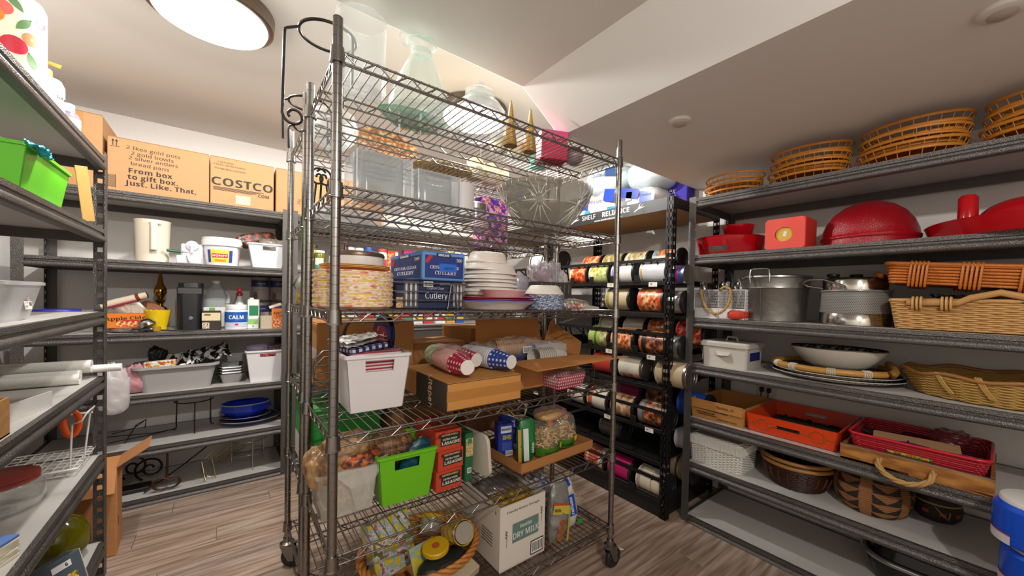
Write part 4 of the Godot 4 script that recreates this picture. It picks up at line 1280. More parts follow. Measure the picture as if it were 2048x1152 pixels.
	t = thing("iron_rod", "long thin black iron rod with a scroll end leaning across the lowest back shelf", "rod", Vector3(-0.44, y, -2.2))
	part(t, "rod", MB.new().tube([Vector3(-0.16, 0.006, 0.1), Vector3(0.0, 0.09, 0.0), Vector3(0.19, 0.21, -0.12)], 0.0045, 7), iron)
	part(t, "scroll", MB.new().tube([Vector3(0.19, 0.21, -0.12), Vector3(0.205, 0.24, -0.12), Vector3(0.23, 0.235, -0.12), Vector3(0.245, 0.255, -0.12), Vector3(0.27, 0.25, -0.12), Vector3(0.262, 0.225, -0.12)], 0.0055, 7), iron)
	var gold := M("c9b67e", 0.2, 1.0)
	t = thing("napkin_rack", "gold wire rack of slanted hoops on the lowest back shelf", "rack", Vector3(-0.28, y, -2.14))
	for k in 7:
		var o := k * 0.016
		part(t, "hoop", MB.new().tube([Vector3(-0.05 + o, 0.13 - 0.01 * k, 0.02 - o), Vector3(0.06 + o, 0.21 - 0.012 * k, -0.04 - o), Vector3(0.075 + o, 0.2 - 0.012 * k, -0.05 - o), Vector3(-0.035 + o, 0.115 - 0.01 * k, 0.01 - o)], 0.0018, 5, true), gold)
	for s in [0, 1]:
		part(t, "foot", MB.new().tube([Vector3(-0.085 + s * 0.05, 0.035 - s * 0.01, 0.07 - s * 0.03), Vector3(-0.04 + s * 0.05, 0.004, 0.07 - s * 0.03), Vector3(-0.06 + s * 0.05, 0.12, 0.03 - s * 0.02)], 0.003, 6), gold)
	t = thing("candle_stand", "silver wire ring stand with a dark bowl, right end of the lowest back shelf", "stand", Vector3(-0.09, y, -2.21))
	var sil := M("b9b5aa", 0.25, 1.0)
	for q in [[0.095, 0.23], [0.095, 0.19], [0.09, 0.1]]:
		var rg := []
		for k in 40:
			rg.append(Vector3(cos(TAU * k / 40) * q[0], q[1], sin(TAU * k / 40) * q[0]))
		part(t, "ring", MB.new().tube(rg, 0.0024, 5, true), sil)
	for k in 3:
		var a := TAU * k / 3 + 1.45
		part(t, "leg", MB.new().tube([Vector3(cos(a) * 0.1, 0.285, sin(a) * 0.1), Vector3(cos(a) * 0.105, 0.28, sin(a) * 0.105), Vector3(cos(a) * 0.108, 0.0, sin(a) * 0.108)], 0.0038, 6), sil)
	part(t, "bowl", MB.new().lathe(V2([[0, 0.2], [0.04, 0.205], [0.085, 0.255], [0.082, 0.257], [0.038, 0.21], [0, 0.205]]), 32), M("3a1c1a", 0.3))

const NTH := ["first", "second", "third", "fourth", "fifth", "sixth", "seventh", "eighth", "ninth", "tenth", "eleventh", "twelfth", "thirteenth", "fourteenth", "fifteenth", "sixteenth", "seventeenth", "eighteenth", "nineteenth", "twentieth", "twenty-first", "twenty-second"]

# ---------------------------------------------------------------- pantry shelf behind the wire racks
func pantry_goods() -> void:
	var y: float = BY[1]
	var t := turned("pickle jar with a white lid on the back pantry shelf", "pickle_jar", "jar", Vector3(0.315, y, -2.1), [[0, 0], [0.034, 0], [0.037, 0.005], [0.037, 0.12], [0.028, 0.14], [0, 0.14]], M("6e6a12", 0.1), [[0, 0.153], [0.031, 0.153], [0.033, 0.15], [0.033, 0.135], [0, 0.135]], M("d8d6cc", 0.4), 28, "", "lid")
	sleeve(t, "label", 0.037, 0.045, 0.095, M("e0ddd2", 0.5), -60, 30)
	sleeve(t, "label_foot", 0.037, 0.02, 0.045, M("3c8a80", 0.5), -60, 30)
	turned("second olive jar with a dark lid behind the pickle jar", "olive_jar", "jar", Vector3(0.29, y, -2.22), [[0, 0], [0.034, 0], [0.036, 0.005], [0.036, 0.17], [0.028, 0.185], [0, 0.185]], M("5c5410", 0.1), [[0, 0.2], [0.03, 0.2], [0.031, 0.185], [0, 0.185]], M("2e2a16", 0.4), 28, "", "lid")
	for k in 2:
		turned(["dark red sauce bottle left on the pantry shelf", "dark brown sauce bottle right of the red one"][k], "sauce_bottle", "bottle", Vector3(0.452 + k * 0.055, y, -2.16), [[0, 0], [0.024, 0], [0.026, 0.004], [0.026, 0.15], [0.013, 0.2], [0.012, 0.225], [0, 0.225]], M(["5a1620", "2a120c"][k], 0.15), [[0, 0.24], [0.014, 0.24], [0.014, 0.22], [0, 0.22]], M("8a1a1c", 0.4), 24)
	for k in 4:
		t = turned(["lower white and pink can of the left pair on the pantry shelf", "upper white and pink can of the left pair", "lower white and red can of the right pair on the pantry shelf", "upper white and red can of the right pair"][k], "soup_can", "can", Vector3(0.548 + 0.068 * (k / 2), y + 0.108 * (k % 2), -2.2), [[0, 0], [0.033, 0], [0.033, 0.003], [0.032, 0.005], [0.032, 0.102], [0.033, 0.105], [0.031, 0.105], [0.03, 0.1], [0, 0.1]], M("b0aeac", 0.3, 0.9), [], null, 28)
		sleeve(t, "label", 0.032, 0.007, 0.1, M("dcd2ce", 0.5))
		sleeve(t, "print", 0.0323, 0.04, 0.08, M(["b8445c", "b8323a"][k / 2], 0.5), -35, 35)
	turned("blue paper canister standing on the pantry shelf beside the white cans", "canister", "canister", Vector3(0.69, y, -2.2), [[0, 0], [0.033, 0], [0.034, 0.003], [0.034, 0.21], [0, 0.21]], M("2a5aa0", 0.5), [[0, 0.222], [0.034, 0.222], [0.035, 0.21], [0, 0.21]], M("2c4a80", 0.4), 28, "", "lid")
	for q in [[0.575, "c9b39a", "e2533c", "peanut butter jar with a coral red lid on the pantry shelf"], [0.672, "b97c34", "2a86c8", "peanut butter jar with a bright blue lid on the pantry shelf"]]:
		turned(q[3], "peanut_butter_jar", "jar", Vector3(q[0], y, -2.08), [[0, 0], [0.042, 0], [0.045, 0.005], [0.045, 0.13], [0.04, 0.145], [0, 0.145]], M(q[1], 0.2), [[0, 0.175], [0.042, 0.175], [0.044, 0.172], [0.044, 0.147], [0, 0.147]], M(q[2], 0.4), 32, "", "lid")
	t = turned("clear spice jar with a red lid on the pantry shelf", "spice_jar", "jar", Vector3(0.762, y, -2.08), [[0, 0], [0.035, 0], [0.038, 0.006], [0.038, 0.165], [0.03, 0.18], [0, 0.18]], M("cfc6c0", 0.2), [[0, 0.205], [0.033, 0.205], [0.034, 0.18], [0, 0.18]], M("d23a34", 0.4), 28, "", "lid")
	sleeve(t, "label", 0.038, 0.06, 0.12, M("c23a38", 0.5), -50, 40)
	t = carton("red cereal box with flame picture standing on the pantry shelf", Vector3(0.852, y, -2.11), 0.085, 0.2, 0.05, -12, "c8342a", "cereal_box")
	patch(t, "flame_print", -0.015, 0.1, 0.0256, 0.045, 0.16, mottled("flame", ["a82418", "e2641c", "f0b040"], 10.0))
	patch(t, "white_side", 0.03, 0.12, 0.0258, 0.02, 0.14, M("e0d8d2", 0.5))
	carton("magenta packet box at the back of the pantry shelf", Vector3(1.02, y, -2.2), 0.1, 0.23, 0.06, 0, "a02a60", "packet_box")
	t = carton("white and gold box on the pantry shelf behind the stacked tubs", Vector3(1.48, y, -2.2), 0.22, 0.26, 0.1, 0, "d8d6d2", "packet_box")
	patch(t, "gold_print", -0.06, 0.23, 0.0505, 0.05, 0.04, M("d8a83c", 0.5))
	y = BY[2]
	var cols := ["c8443a", "d8cf74", "d6d2cc", "c23030", "8aa8c8", "d89a3c", "d23c50", "d8d4ce", "c8343c", "e0dcd6", "d9a43a", "2c5ab8"]
	var said := ["brick red mix", "pale yellow mix", "white baking", "red sauce", "light blue sugar", "orange snack", "rose red gelatin", "white flour", "red pasta", "white salt", "mustard yellow noodle", "strong blue cracker"]
	for k in 12:
		var b := carton("%s packet in the row on the pantry's third shelf" % said[k], Vector3(0.35 + k * 0.105, y, -2.13 - 0.02 * (k % 3)), 0.09, [0.13, 0.1, 0.15, 0.12][k % 4], 0.06, [3, -5, 0, 6][k % 4], cols[k], "food_packet", "packets in a row on the pantry shelf")
		patch(b, "print", 0.0, 0.05, 0.0306, 0.07, 0.04, M(["e8e2d6", "c23a34", "4a8a50", "e8c23a"][k % 4], 0.5))
	# top of the pantry unit: nothing but wall behind the racks

# ---------------------------------------------------------------- front rack, two upper shelves
func rack_top_goods() -> void:
	var y: float = CY[0] + 0.0187
	var clear := G("e4ebe8", 0.05, 0.02)
	var edge := G("e9efec", 0.2, 0.02)
	var t := thing("glass_cylinder", "tall clear glass cylinder vase at the left end of the rack's top shelf", "vase", Vector3(0.112, y, -0.21))
	part(t, "body", MB.new().lathe(V2([[0, 0], [0.074, 0], [0.077, 0.003], [0.077, 0.24], [0.0755, 0.2415], [0.074, 0.24], [0.074, 0.006], [0, 0.006]]), 48), edge)
	part(t, "rim", MB.new().lathe(V2([[0.0738, 0.2395], [0.0774, 0.2395], [0.0774, 0.2425], [0.0738, 0.2425]]), 48, true), G("f0f4f2", 0.4, 0.1))
	t = thing("glass_jug", "pale green glass jug with flared lip and sloping shoulders on the rack's top shelf", "jug", Vector3(0.318, y, -0.22))
	part(t, "body", MB.new().lathe(V2([[0, 0], [0.1, 0], [0.108, 0.008], [0.11, 0.03], [0.098, 0.07], [0.08, 0.12], [0.06, 0.17], [0.042, 0.205], [0.034, 0.225], [0.036, 0.24], [0.052, 0.256], [0.05, 0.259], [0.033, 0.242], [0.0305, 0.225], [0.039, 0.203], [0.057, 0.168], [0.077, 0.118], [0.095, 0.07], [0.106, 0.03], [0.1, 0.012], [0, 0.006]]), 48), G("cfe4d8", 0.14, 0.02))
	part(t, "lip", MB.new().lathe(V2([[0.048, 0.252], [0.054, 0.256], [0.052, 0.261], [0.047, 0.257]]), 48, true), G("d9ece2", 0.4, 0.05))
	part(t, "neck_ring", MB.new().lathe(V2([[0.033, 0.218], [0.038, 0.222], [0.038, 0.228], [0.034, 0.232]]), 40, true), G("d9ece2", 0.4, 0.05))
	var lug := []
	for k in 16:
		lug.append(Vector3(-0.058 + cos(TAU * k / 16) * 0.022, 0.252 + sin(TAU * k / 16) * 0.022, 0.0))
	part(t, "ear", MB.new().tube(lug, 0.004, 8, true), G("cfe4d8", 0.3, 0.05))
	t = thing("glass_jar", "large clear glass jar with knobbed glass lid on the rack's top shelf", "jar", Vector3(0.565, y, -0.22))
	part(t, "body", MB.new().lathe(V2([[0, 0], [0.09, 0], [0.105, 0.01], [0.11, 0.05], [0.104, 0.09], [0.08, 0.125], [0.056, 0.14], [0.055, 0.15], [0.052, 0.15], [0.053, 0.137], [0.077, 0.122], [0.1, 0.088], [0.106, 0.05], [0.1, 0.014], [0, 0.006]]), 48), edge)
	part(t, "lid", MB.new().lathe(V2([[0, 0.21], [0.012, 0.21], [0.017, 0.2], [0.011, 0.19], [0.03, 0.184], [0.05, 0.176], [0.06, 0.168], [0.061, 0.152], [0.056, 0.15], [0.054, 0.165], [0.03, 0.178], [0, 0.182]]), 40), G("dfeae4", 0.22, 0.02))
	t = thing("green_dish", "shallow green glass dish seen through the wires under the jug", "dish", Vector3(0.34, y, -0.345))
	part(t, "body", MB.new().lathe(V2([[0, 0], [0.075, 0], [0.125, 0.03], [0.135, 0.045], [0.132, 0.046], [0.12, 0.033], [0.074, 0.005], [0, 0.005]]), 44, false, 1.0, 0.55), G("2f8f68", 0.55, 0.05))
	t = thing("hobnail_bowl", "clear hobnail glass bowl between the jug and the lidded jar", "bowl", Vector3(0.44, y, -0.3))
	part(t, "body", MB.new().lathe(V2([[0, 0], [0.05, 0], [0.08, 0.03], [0.092, 0.065], [0.089, 0.066], [0.076, 0.034], [0.05, 0.006], [0, 0.006]]), 40), edge)
	var hb := MB.new()
	for k in 26:
		for j in 3:
			var a := TAU * (k + 0.5 * (j % 2)) / 26
			var r: float = [0.066, 0.083, 0.09][j]
			hb.t = Transform3D(Basis(), Vector3(cos(a) * r, [0.014, 0.032, 0.052][j], sin(a) * r))
			hb.lathe(V2([[0, -0.006], [0.005, -0.003], [0.006, 0], [0.005, 0.003], [0, 0.006]]), 6)
	stuff(t, "hobnails", hb, G("eef0ec", 0.3, 0.04))
	for k in 3:
		t = thing("glass_icicle", ["clear glass icicle drop hanging under the top shelf, left of three", "clear glass icicle drop, middle of three under the top shelf", "clear glass icicle drop, right of three under the top shelf"][k], "ornament", Vector3([0.27, 0.34, 0.62][k], y - 0.004, [-0.3, -0.27, -0.3][k]))
		part(t, "drop", MB.new().lathe(V2([[0, -0.05], [0.002, -0.045], [0.003, -0.02], [0.005, 0], [0.006, 0.02], [0.002, 0.04], [0, 0.04]]), 10), G("f0f2f0", 0.45, 0.05))
	for k in 2:
		t = thing("gold_cone_tree", ["left gold cone-shaped table tree on the rack's top shelf", "right gold cone-shaped table tree, next to the pink box"][k], "ornament", Vector3(0.722 + k * 0.108, y, -0.225))
		var pr := [[0, 0]]
		for i in 26:
			var r := 0.026 * (1.0 - i / 26.0) + 0.002
			pr.append([r + 0.0022, i * 0.0074])
			pr.append([r, i * 0.0074 + 0.0037])
		pr.append([0.0, 0.2])
		part(t, "cone", MB.new().lathe(V2(pr), 20), M("b8914a", 0.35, 0.7))
	for k in 2:
		t = thing("candle_vase", ["clear glass candle vase with cream band behind the gold trees", "second clear candle vase with cream band, closer to the pink box"][k], "vase", Vector3(0.735 + k * 0.1, y, -0.335))
		part(t, "body", MB.new().lathe(V2([[0, 0], [0.036, 0], [0.04, 0.004], [0.04, 0.12], [0.038, 0.12], [0.038, 0.006], [0, 0.006]]), 32), edge)
		sleeve(t, "cream_band", 0.0402, 0.02, 0.07, M("d9cfae", 0.5))
	t = thing("gift_box", "bright pink gift box with a lighter lid on the rack's top shelf", "box", Vector3(0.985, y, -0.255), -24)
	part(t, "body", MB.new().box(0, 0, 0, 0.13, 0.095, 0.1, 0.003), M("c41a4a", 0.35))
	part(t, "lid", MB.new().box(0, 0.095, 0, 0.134, 0.04, 0.104, 0.003), M("d8487e", 0.4))
	t = thing("ornament_ball", "grey brown ornament ball with dark fringe beside the pink box", "ornament", Vector3(1.095, y, -0.215))
	part(t, "ball", MB.new().surf(28, 16, func(u: float, v: float) -> Vector3:
		var b := PI * (v - 0.5)
		return Vector3(cos(TAU * u) * cos(b) * 0.048, 0.045 + sin(b) * 0.045, sin(TAU * u) * cos(b) * 0.048), true), M("8b7c7c", 0.35))
	var frg := MB.new()
	for k in 40:
		var a := TAU * k / 40
		frg.tube([Vector3(cos(a) * 0.03, 0.082, sin(a) * 0.03), Vector3(cos(a) * 0.043, 0.068, sin(a) * 0.043), Vector3(cos(a) * 0.049, 0.05, sin(a) * 0.049)], 0.0016, 4)
	stuff(t, "fringe", frg, M("2e2628", 0.6))
	turned("small sea green glass tumbler beneath the pink box", "glass_tumbler", "glass", Vector3(0.99, y, -0.37), [[0, 0], [0.04, 0], [0.045, 0.06], [0.043, 0.06], [0.038, 0.006], [0, 0.006]], G("3fa890", 0.5, 0.05))
	# wrought iron stands hooked on the rack's left end
	var iron := M("34302d", 0.4, 0.7)
	t = thing("iron_wall_bracket", "black wrought iron plant bracket with ring and scroll at the rack's top left end", "bracket", Vector3(0.028, y, -0.28))
	var ring := []
	for k in 40:
		ring.append(Vector3(cos(TAU * k / 40) * 0.082, 0.185, sin(TAU * k / 40) * 0.082))
	part(t, "ring", MB.new().tube(ring, 0.0048, 8, true), iron)
	var sc := [Vector3(-0.082, 0.183, 0.0), Vector3(-0.112, 0.165, 0.0), Vector3(-0.118, 0.16, 0.0), Vector3(-0.12, 0.15, 0), Vector3(-0.124, -0.1, 0.0)]
	for k in 20:
		var a := PI + k * 0.36
		var r := 0.03 - k * 0.0009
		sc.append(Vector3(-0.094 + cos(a) * r, -0.1 + sin(a) * r, 0.0))
	part(t, "scroll_arm", MB.new().tube(sc, 0.0044, 8), iron)
	for k in 2:
		var a := -0.9 + k * 1.9
		part(t, "leg", MB.new().tube([Vector3(cos(a) * 0.082, 0.185, sin(a) * 0.082), Vector3(cos(a) * 0.098, 0.165, sin(a) * 0.098), Vector3(cos(a) * 0.1, 0.15, sin(a) * 0.1), Vector3(cos(a) * 0.1, 0.005, sin(a) * 0.1)], 0.0044, 8), iron)
	# second shelf from the top
	y = CY[1] + 0.0187
	glass_block("big square clear glass block vase, left on the rack's second shelf", Vector3(0.178, y, -0.235), 0.18, 0.165, 0.16)
	glass_block("smaller square glass block vase with a rounded inner cup", Vector3(0.372, y, -0.225), 0.165, 0.148, 0.13)
	turned("frosted white cylinder vase beside the square glass vases", "frosted_vase", "vase", Vector3(0.487, y, -0.215), [[0, 0], [0.045, 0], [0.049, 0.004], [0.049, 0.135], [0.047, 0.14], [0.045, 0.136], [0.045, 0.006], [0, 0.006]], M("cfcac8", 0.45))
	t = thing("punch_bowl", "large cut crystal punch bowl with star pattern and scalloped rim", "bowl", Vector3(0.872, y, -0.165))
	var cry := StandardMaterial3D.new()
	cry.albedo_color = Color(0.5, 0.48, 0.43, 0.6)
	cry.transparency = BaseMaterial3D.TRANSPARENCY_ALPHA
	cry.roughness = 0.06
	var prof := func(v: float) -> Vector2:
		var pts := [Vector2(0.075, 0.0), Vector2(0.1, 0.02), Vector2(0.15, 0.07), Vector2(0.19, 0.13), Vector2(0.208, 0.165), Vector2(0.211, 0.178)]
		var f := v * 5.0
		var i := mini(int(f), 4)
		return pts[i].lerp(pts[i + 1], f - i)
	part(t, "body", MB.new().surf(144, 24, func(u: float, v: float) -> Vector3:
		var p: Vector2 = prof.call(v)
		var r := p.x + 0.003 * absf(sin(TAU * u * 18)) * (1.0 if v > 0.82 else 0.4) + 0.002 * absf(sin(TAU * u * 6 + v * 9.0))
		return Vector3(cos(TAU * u) * r, p.y + (0.006 * absf(sin(TAU * u * 18)) if v > 0.95 else 0.0), sin(TAU * u) * r), true), cry)
	part(t, "inside", MB.new().surf(72, 10, func(u: float, v: float) -> Vector3:
		var p: Vector2 = prof.call(v)
		return Vector3(cos(-TAU * u) * (p.x - 0.009), p.y + 0.006, sin(-TAU * u) * (p.x - 0.009)), true), cry)
	part(t, "foot", MB.new().lathe(V2([[0, 0.004], [0.07, 0.0], [0.078, 0.004], [0.076, 0.012], [0, 0.012]]), 48), cry)
	var cut := MB.new()
	for s in 6:
		var a0 := TAU * s / 6 + 0.3
		for k in 12:
			var b := TAU * k / 12
			var path := []
			for i in 4:
				var rr := 0.012 + 0.016 * i * (1.0 if k % 2 == 0 else 0.62)
				var v := clampf(0.5 + sin(b) * rr * 6.2, 0.03, 0.93)
				var p: Vector2 = prof.call(v)
				var u := a0 + cos(b) * rr / p.x * 1.25
				path.append(Vector3(cos(u) * (p.x + 0.0035), p.y, sin(u) * (p.x + 0.0035)))
			cut.tube(path, 0.0026, 4, false, 0.3)
	for k in 36:
		var u := TAU * k / 36
		var p0: Vector2 = prof.call(0.8)
		var p1: Vector2 = prof.call(0.97)
		cut.tube([Vector3(cos(u) * (p0.x + 0.003), p0.y, sin(u) * (p0.x + 0.003)), Vector3(cos(u) * (p1.x + 0.003), p1.y, sin(u) * (p1.x + 0.003))], 0.0022, 4)
	stuff(t, "cut_pattern", cut, G("eceae0", 0.6, 0.1))
	t = turned("clear jar with a wide silver lid behind the punch bowl", "candy_jar", "jar", Vector3(0.62, y, -0.345), [[0, 0], [0.05, 0], [0.054, 0.005], [0.054, 0.075], [0.046, 0.085], [0, 0.085]], G("d8cfc8", 0.35, 0.1), [[0, 0.112], [0.05, 0.112], [0.054, 0.109], [0.055, 0.085], [0, 0.085]], M("a8a29a", 0.25, 0.9), 36, "", "lid")

func glass_block(label: String, at: Vector3, w: float, h: float, d: float) -> void:
	var t := thing("glass_block_vase", label, "vase", at, 0.0)
	var th := 0.02
	var g := G("b4bdc0", 0.3, 0.03)
	var o := MB.rrect(w, d, 0.006, 3)
	var i := MB.rrect(w - th * 2, d - th * 2, 0.02, 4)
	part(t, "outer_wall", MB.new().loft([o, MB.shift(o, Vector3(0, h, 0))], true, false), g)
	part(t, "inner_wall", MB.new().loft([MB.shift(i, Vector3(0, 0.025, 0)), MB.shift(i, Vector3(0, h, 0))], true, false), G("8c908d", 0.6, 0.05))
	var rimm := MB.new()
	rimm.panel(Vector3(-w / 2, h, d / 2), Vector3(w / 2, h, d / 2), Vector3(w / 2, h, -d / 2), Vector3(-w / 2, h, -d / 2), Vector3(0, -0.002, 0), Rect2(th / w, th / d, 1.0 - 2 * th / w, 1.0 - 2 * th / d))
	part(t, "rim", rimm, G("dfe6e6", 0.3, 0.05))
	for s in [[-1, 1], [1, 1], [-1, -1], [1, -1]]:
		part(t, "corner_edge", MB.new().bar(Vector3(s[0] * (w / 2 - 0.002), 0.002, s[1] * (d / 2 - 0.002)), Vector3(s[0] * (w / 2 - 0.002), h - 0.002, s[1] * (d / 2 - 0.002)), 0.0022, 6), G("eaf2f2", 0.5, 0.05))

# ---------------------------------------------------------------- front rack, middle shelves
func rack_middle_goods() -> void:
	var y: float = CY[2] + 0.0187
	var plate := func(r: float, h: float) -> ArrayMesh:
		return MB.new().lathe(V2([[0, 0], [r * 0.72, 0], [r * 0.82, h * 0.5], [r, h], [r * 0.995, h + 0.0018], [r * 0.82, h * 0.5 + 0.002], [r * 0.72, 0.002], [0, 0.002]]), 40).mesh()
	var pm := MB.new().lathe(V2([[0, 0], [0.078, 0], [0.111, 0.009], [0.112, 0.01], [0.112, 0.0142], [0.11, 0.0144], [0.078, 0.002], [0, 0.002]]), 40).mesh()
	var pats := []
	for k in 4:
		pats.append(mottled("plate edge %d" % k, [["c23a34", "e0b8a4", "e6ddd0", "d8b23c"], ["d8a81c", "e6d488", "e8e0d4", "d07a50"], ["c8403c", "e6ddd4", "d9b450", "e8e2d8"], ["d8b03c", "e8dcb0", "c8564c", "e6e0d6"]][k], 14.0, 0.6, false, Vector3(0.4, 0.3, 0.4)))
	for k in 22:
		var o := solo("paper_plate", "red and yellow paper plate, %s from the bottom of the tall plate stack" % NTH[k], "plate", pm, pats[k % 4], Vector3(0.08 + 0.0015 * sin(k * 2.0), y + k * 0.0048, -0.13), Vector3(0, k * 37.0, 0), "patterned paper plates in one stack")
	var top := y + 22 * 0.0048 + 0.008
	for k in 3:
		solo("paper_plate", ["orange paper plate on the patterned stack", "yellow paper plate under the white foam plates", "plain tan paper plate on the patterned stack"][k], "plate", plate.call(0.1, 0.01), M(["d8804a", "d9b84a", "c99a70"][k], 0.6), Vector3(0.083, top + k * 0.004, -0.13))
	top += 0.018
	var foil := thing("foil_lid_pan", "white deep pan with a brown metal rim upside down on the plate stack", "pan", Vector3(0.088, top, -0.13))
	part(foil, "side", MB.new().lathe(V2([[0, 0], [0.078, 0], [0.079, 0.003], [0.077, 0.028], [0, 0.028]]), 44), M("d5cdc8", 0.45))
	part(foil, "rim", MB.new().lathe(V2([[0, 0.028], [0.078, 0.028], [0.079, 0.034], [0.076, 0.041], [0.07, 0.043], [0, 0.043]]), 44), M("6e5c4c", 0.35, 0.7))
	# cutlery cartons
	var navy := "1b2f70"
	var t := carton("blue carton of clear cutlery with a strip of blue tape reading KNIVES", Vector3(0.368, y + 0.1, -0.27), 0.16, 0.098, 0.33, 0, "5f8fc8", "cutlery_box")
	cutlery_print(t, 0.16, 0.098, 0.1655, 0.0)
	cutlery_print(t, 0.33, 0.098, 0.0805, -90.0)
	patch(t, "blue_tape", 0.012, 0.045, 0.1672, 0.066, 0.028, M("1f62c4", 0.5))
	text(t, "KNIVES", Vector3(0.016, 0.043, 0.168), Vector3(0, 0, 2), 0.008, M("12224a"), "hand", 1.1)
	t = carton("navy blue carton of clear cutlery under the KNIVES carton", Vector3(0.325, y, -0.265), 0.245, 0.098, 0.3, 0, "1d2748", "cutlery_box")
	patch(t, "fork_picture", -0.072, 0.049, 0.1505, 0.05, 0.09, M("4a4a50", 0.4))
	patch(t, "fork_picture", 0.1, 0.049, 0.1505, 0.04, 0.09, M("45454c", 0.4))
	var fk := MB.new()
	for k in 3:
		fk.tube([Vector3(-0.088 + k * 0.016, 0.01, 0.1512), Vector3(-0.088 + k * 0.016, 0.06, 0.1512), Vector3(-0.088 + k * 0.016, 0.088, 0.1512)], 0.0025, 6, false, 1.6, 0.4)
		fk.tube([Vector3(0.086 + k * 0.014, 0.01, 0.1512), Vector3(0.086 + k * 0.014, 0.06, 0.1512), Vector3(0.086 + k * 0.014, 0.088, 0.1512)], 0.0022, 6, false, 1.6, 0.4)
	part(t, "fork_print", fk, M("c9c9cc", 0.3))
	text(t, "Cutlery", Vector3(0.018, 0.046, 0.151), Vector3.ZERO, 0.021, M("d6dae2"), "regular", 0.9)
	text(t, "Crystal Clear", Vector3(0.016, 0.072, 0.151), Vector3.ZERO, 0.008, M("aab2c4"), "regular")
	text(t, "KIRKLAND", Vector3(0.05, 0.088, 0.151), Vector3.ZERO, 0.006, M("e2ddd8"))
	text(t, "Cutlery", Vector3(-0.108, 0.056, 0.151), Vector3.ZERO, 0.008, M("d6dae2"), "regular", 0.9)
	barcode(t, -0.012, 0.086, 0.151, 0.034, 0.018)
	patch(t, "food_picture", -0.11, 0.022, 0.1505, 0.022, 0.034, mottled("cutlery food", ["a84a2c", "d8a060", "d8c8a8", "5a8a3c"], 26.0))
	var ch := chrome()
	t = thing("wire_file_holder", "chrome wire holder with three rails in front of the navy cutlery carton", "holder", Vector3(0.34, y, -0.1))
	for k in 3:
		part(t, "rail", MB.new().tube([Vector3(-0.17, 0.03 + k * 0.029, 0.0), Vector3(0.115, 0.03 + k * 0.029, 0), Vector3(0.13, 0.03 + k * 0.029, -0.02), Vector3(0.13, 0.03 + k * 0.029, -0.1)], 0.0024, 6), ch)
	part(t, "support", MB.new().tube([Vector3(0.038, 0.0, 0.004), Vector3(0.05, 0.085, 0.004), Vector3(0.064, 0.085, 0.004), Vector3(0.078, 0.0, 0.004)], 0.0024, 6), ch)
	part(t, "support", MB.new().tube([Vector3(-0.168, 0.0, 0.004), Vector3(-0.165, 0.09, 0.004)], 0.0024, 6), ch)
	# nested food tubs
	var tubm := MB.new().lathe(V2([[0, 0.048], [0.085, 0.048], [0.096, 0.042], [0.11, 0.008], [0.118, 0.007], [0.119, 0.0], [0.115, -0.001], [0.106, 0.006], [0.092, 0.038], [0.083, 0.044], [0, 0.044]]), 44).mesh()
	var tm := bumpy("d8cfc6", 0.4, 0.0, "plaster", 3.0, 0.05, 0.06)
	for k in 9:
		var grey: Material = tm if k > 2 else M("c2b9b2", 0.4)
		solo("food_tub", "milky upside-down plastic food tub, %s from the bottom of the nested stack" % NTH[k], "tub", tubm, grey, Vector3(0.66 + 0.004 * sin(k * 1.7), y + 0.001 + k * 0.0175, -0.27), Vector3([0, 1, -1, 2, -2, 1, 3, -2, 1][k] * 0.6, k * 20.0, 0), "nested milky food tubs")
	for k in 2:
		solo("food_tub", ["smaller cream plastic tub, second from the top of the nested stack", "small cream plastic tub at the very top of the nested stack"][k], "tub", tubm, M("dcd2c4", 0.4), Vector3(0.645, y + 0.16 + k * 0.03, -0.27), Vector3(2, 30, 0)).scale = Vector3(0.88 - k * 0.1, 0.95, 0.88 - k * 0.1)
	solo("plastic_cup", "clear lavender plastic tub standing right of the nested tubs", "tub", MB.new().lathe(V2([[0, 0], [0.05, 0], [0.06, 0.12], [0.052, 0.15], [0, 0.155]]), 28), G("b8b2c4", 0.4, 0.15), Vector3(0.845, y, -0.33))
	# picnic plates
	var big: ArrayMesh = plate.call(0.155, 0.03)
	t = thing("picnic_plate", "cream plate with a blue rim lowest of the picnic plates", "plate", Vector3(0.6, y, -0.125))
	part(t, "body", big, M("dcd4cc", 0.35))
	part(t, "rim", MB.new().lathe(V2([[0.15, 0.0295], [0.157, 0.0295], [0.157, 0.034], [0.15, 0.034]]), 44, true), M("4a4aa8", 0.4))
	for k in 2:
		solo("picnic_plate", ["lower red picnic plate on the blue-rimmed one", "upper red picnic plate under the small pink bowl"][k], "plate", plate.call(0.148, 0.012), M(["b02c34", "c4424a"][k], 0.35), Vector3(0.605, y + 0.025 + k * 0.008, -0.125), Vector3(0, 0, 0.6 * k))
	solo("picnic_bowl", "small pale pink bowl with a red inside on the red picnic plates", "bowl", MB.new().lathe(V2([[0, 0], [0.07, 0], [0.082, 0.02], [0.092, 0.03], [0.091, 0.033], [0.08, 0.022], [0.068, 0.004], [0, 0.004]]), 40), M("d4b4b0", 0.35), Vector3(0.63, y + 0.043, -0.125))
	# paper bowls
	var bm := MB.new().lathe(V2([[0, 0.038], [0.058, 0.038], [0.064, 0.034], [0.085, 0.002], [0.088, 0.002], [0.088, 0.0], [0.083, 0.0], [0.062, 0.033], [0.057, 0.036], [0, 0.036]]), 36).mesh()
	var flo := mottled("blue floral", ["27386a", "3c4f86", "c9ccd4", "d8d8da"], 24.0, 0.6)
	for k in 10:
		solo("paper_bowl", "blue floral upside-down paper bowl, %s from the bottom of its short stack" % NTH[k], "bowl", bm, flo, Vector3(0.842 + 0.001 * sin(k * 3.0), y + k * 0.0062, -0.12), Vector3(0, k * 50.0, 0), "blue floral paper bowls in one stack")
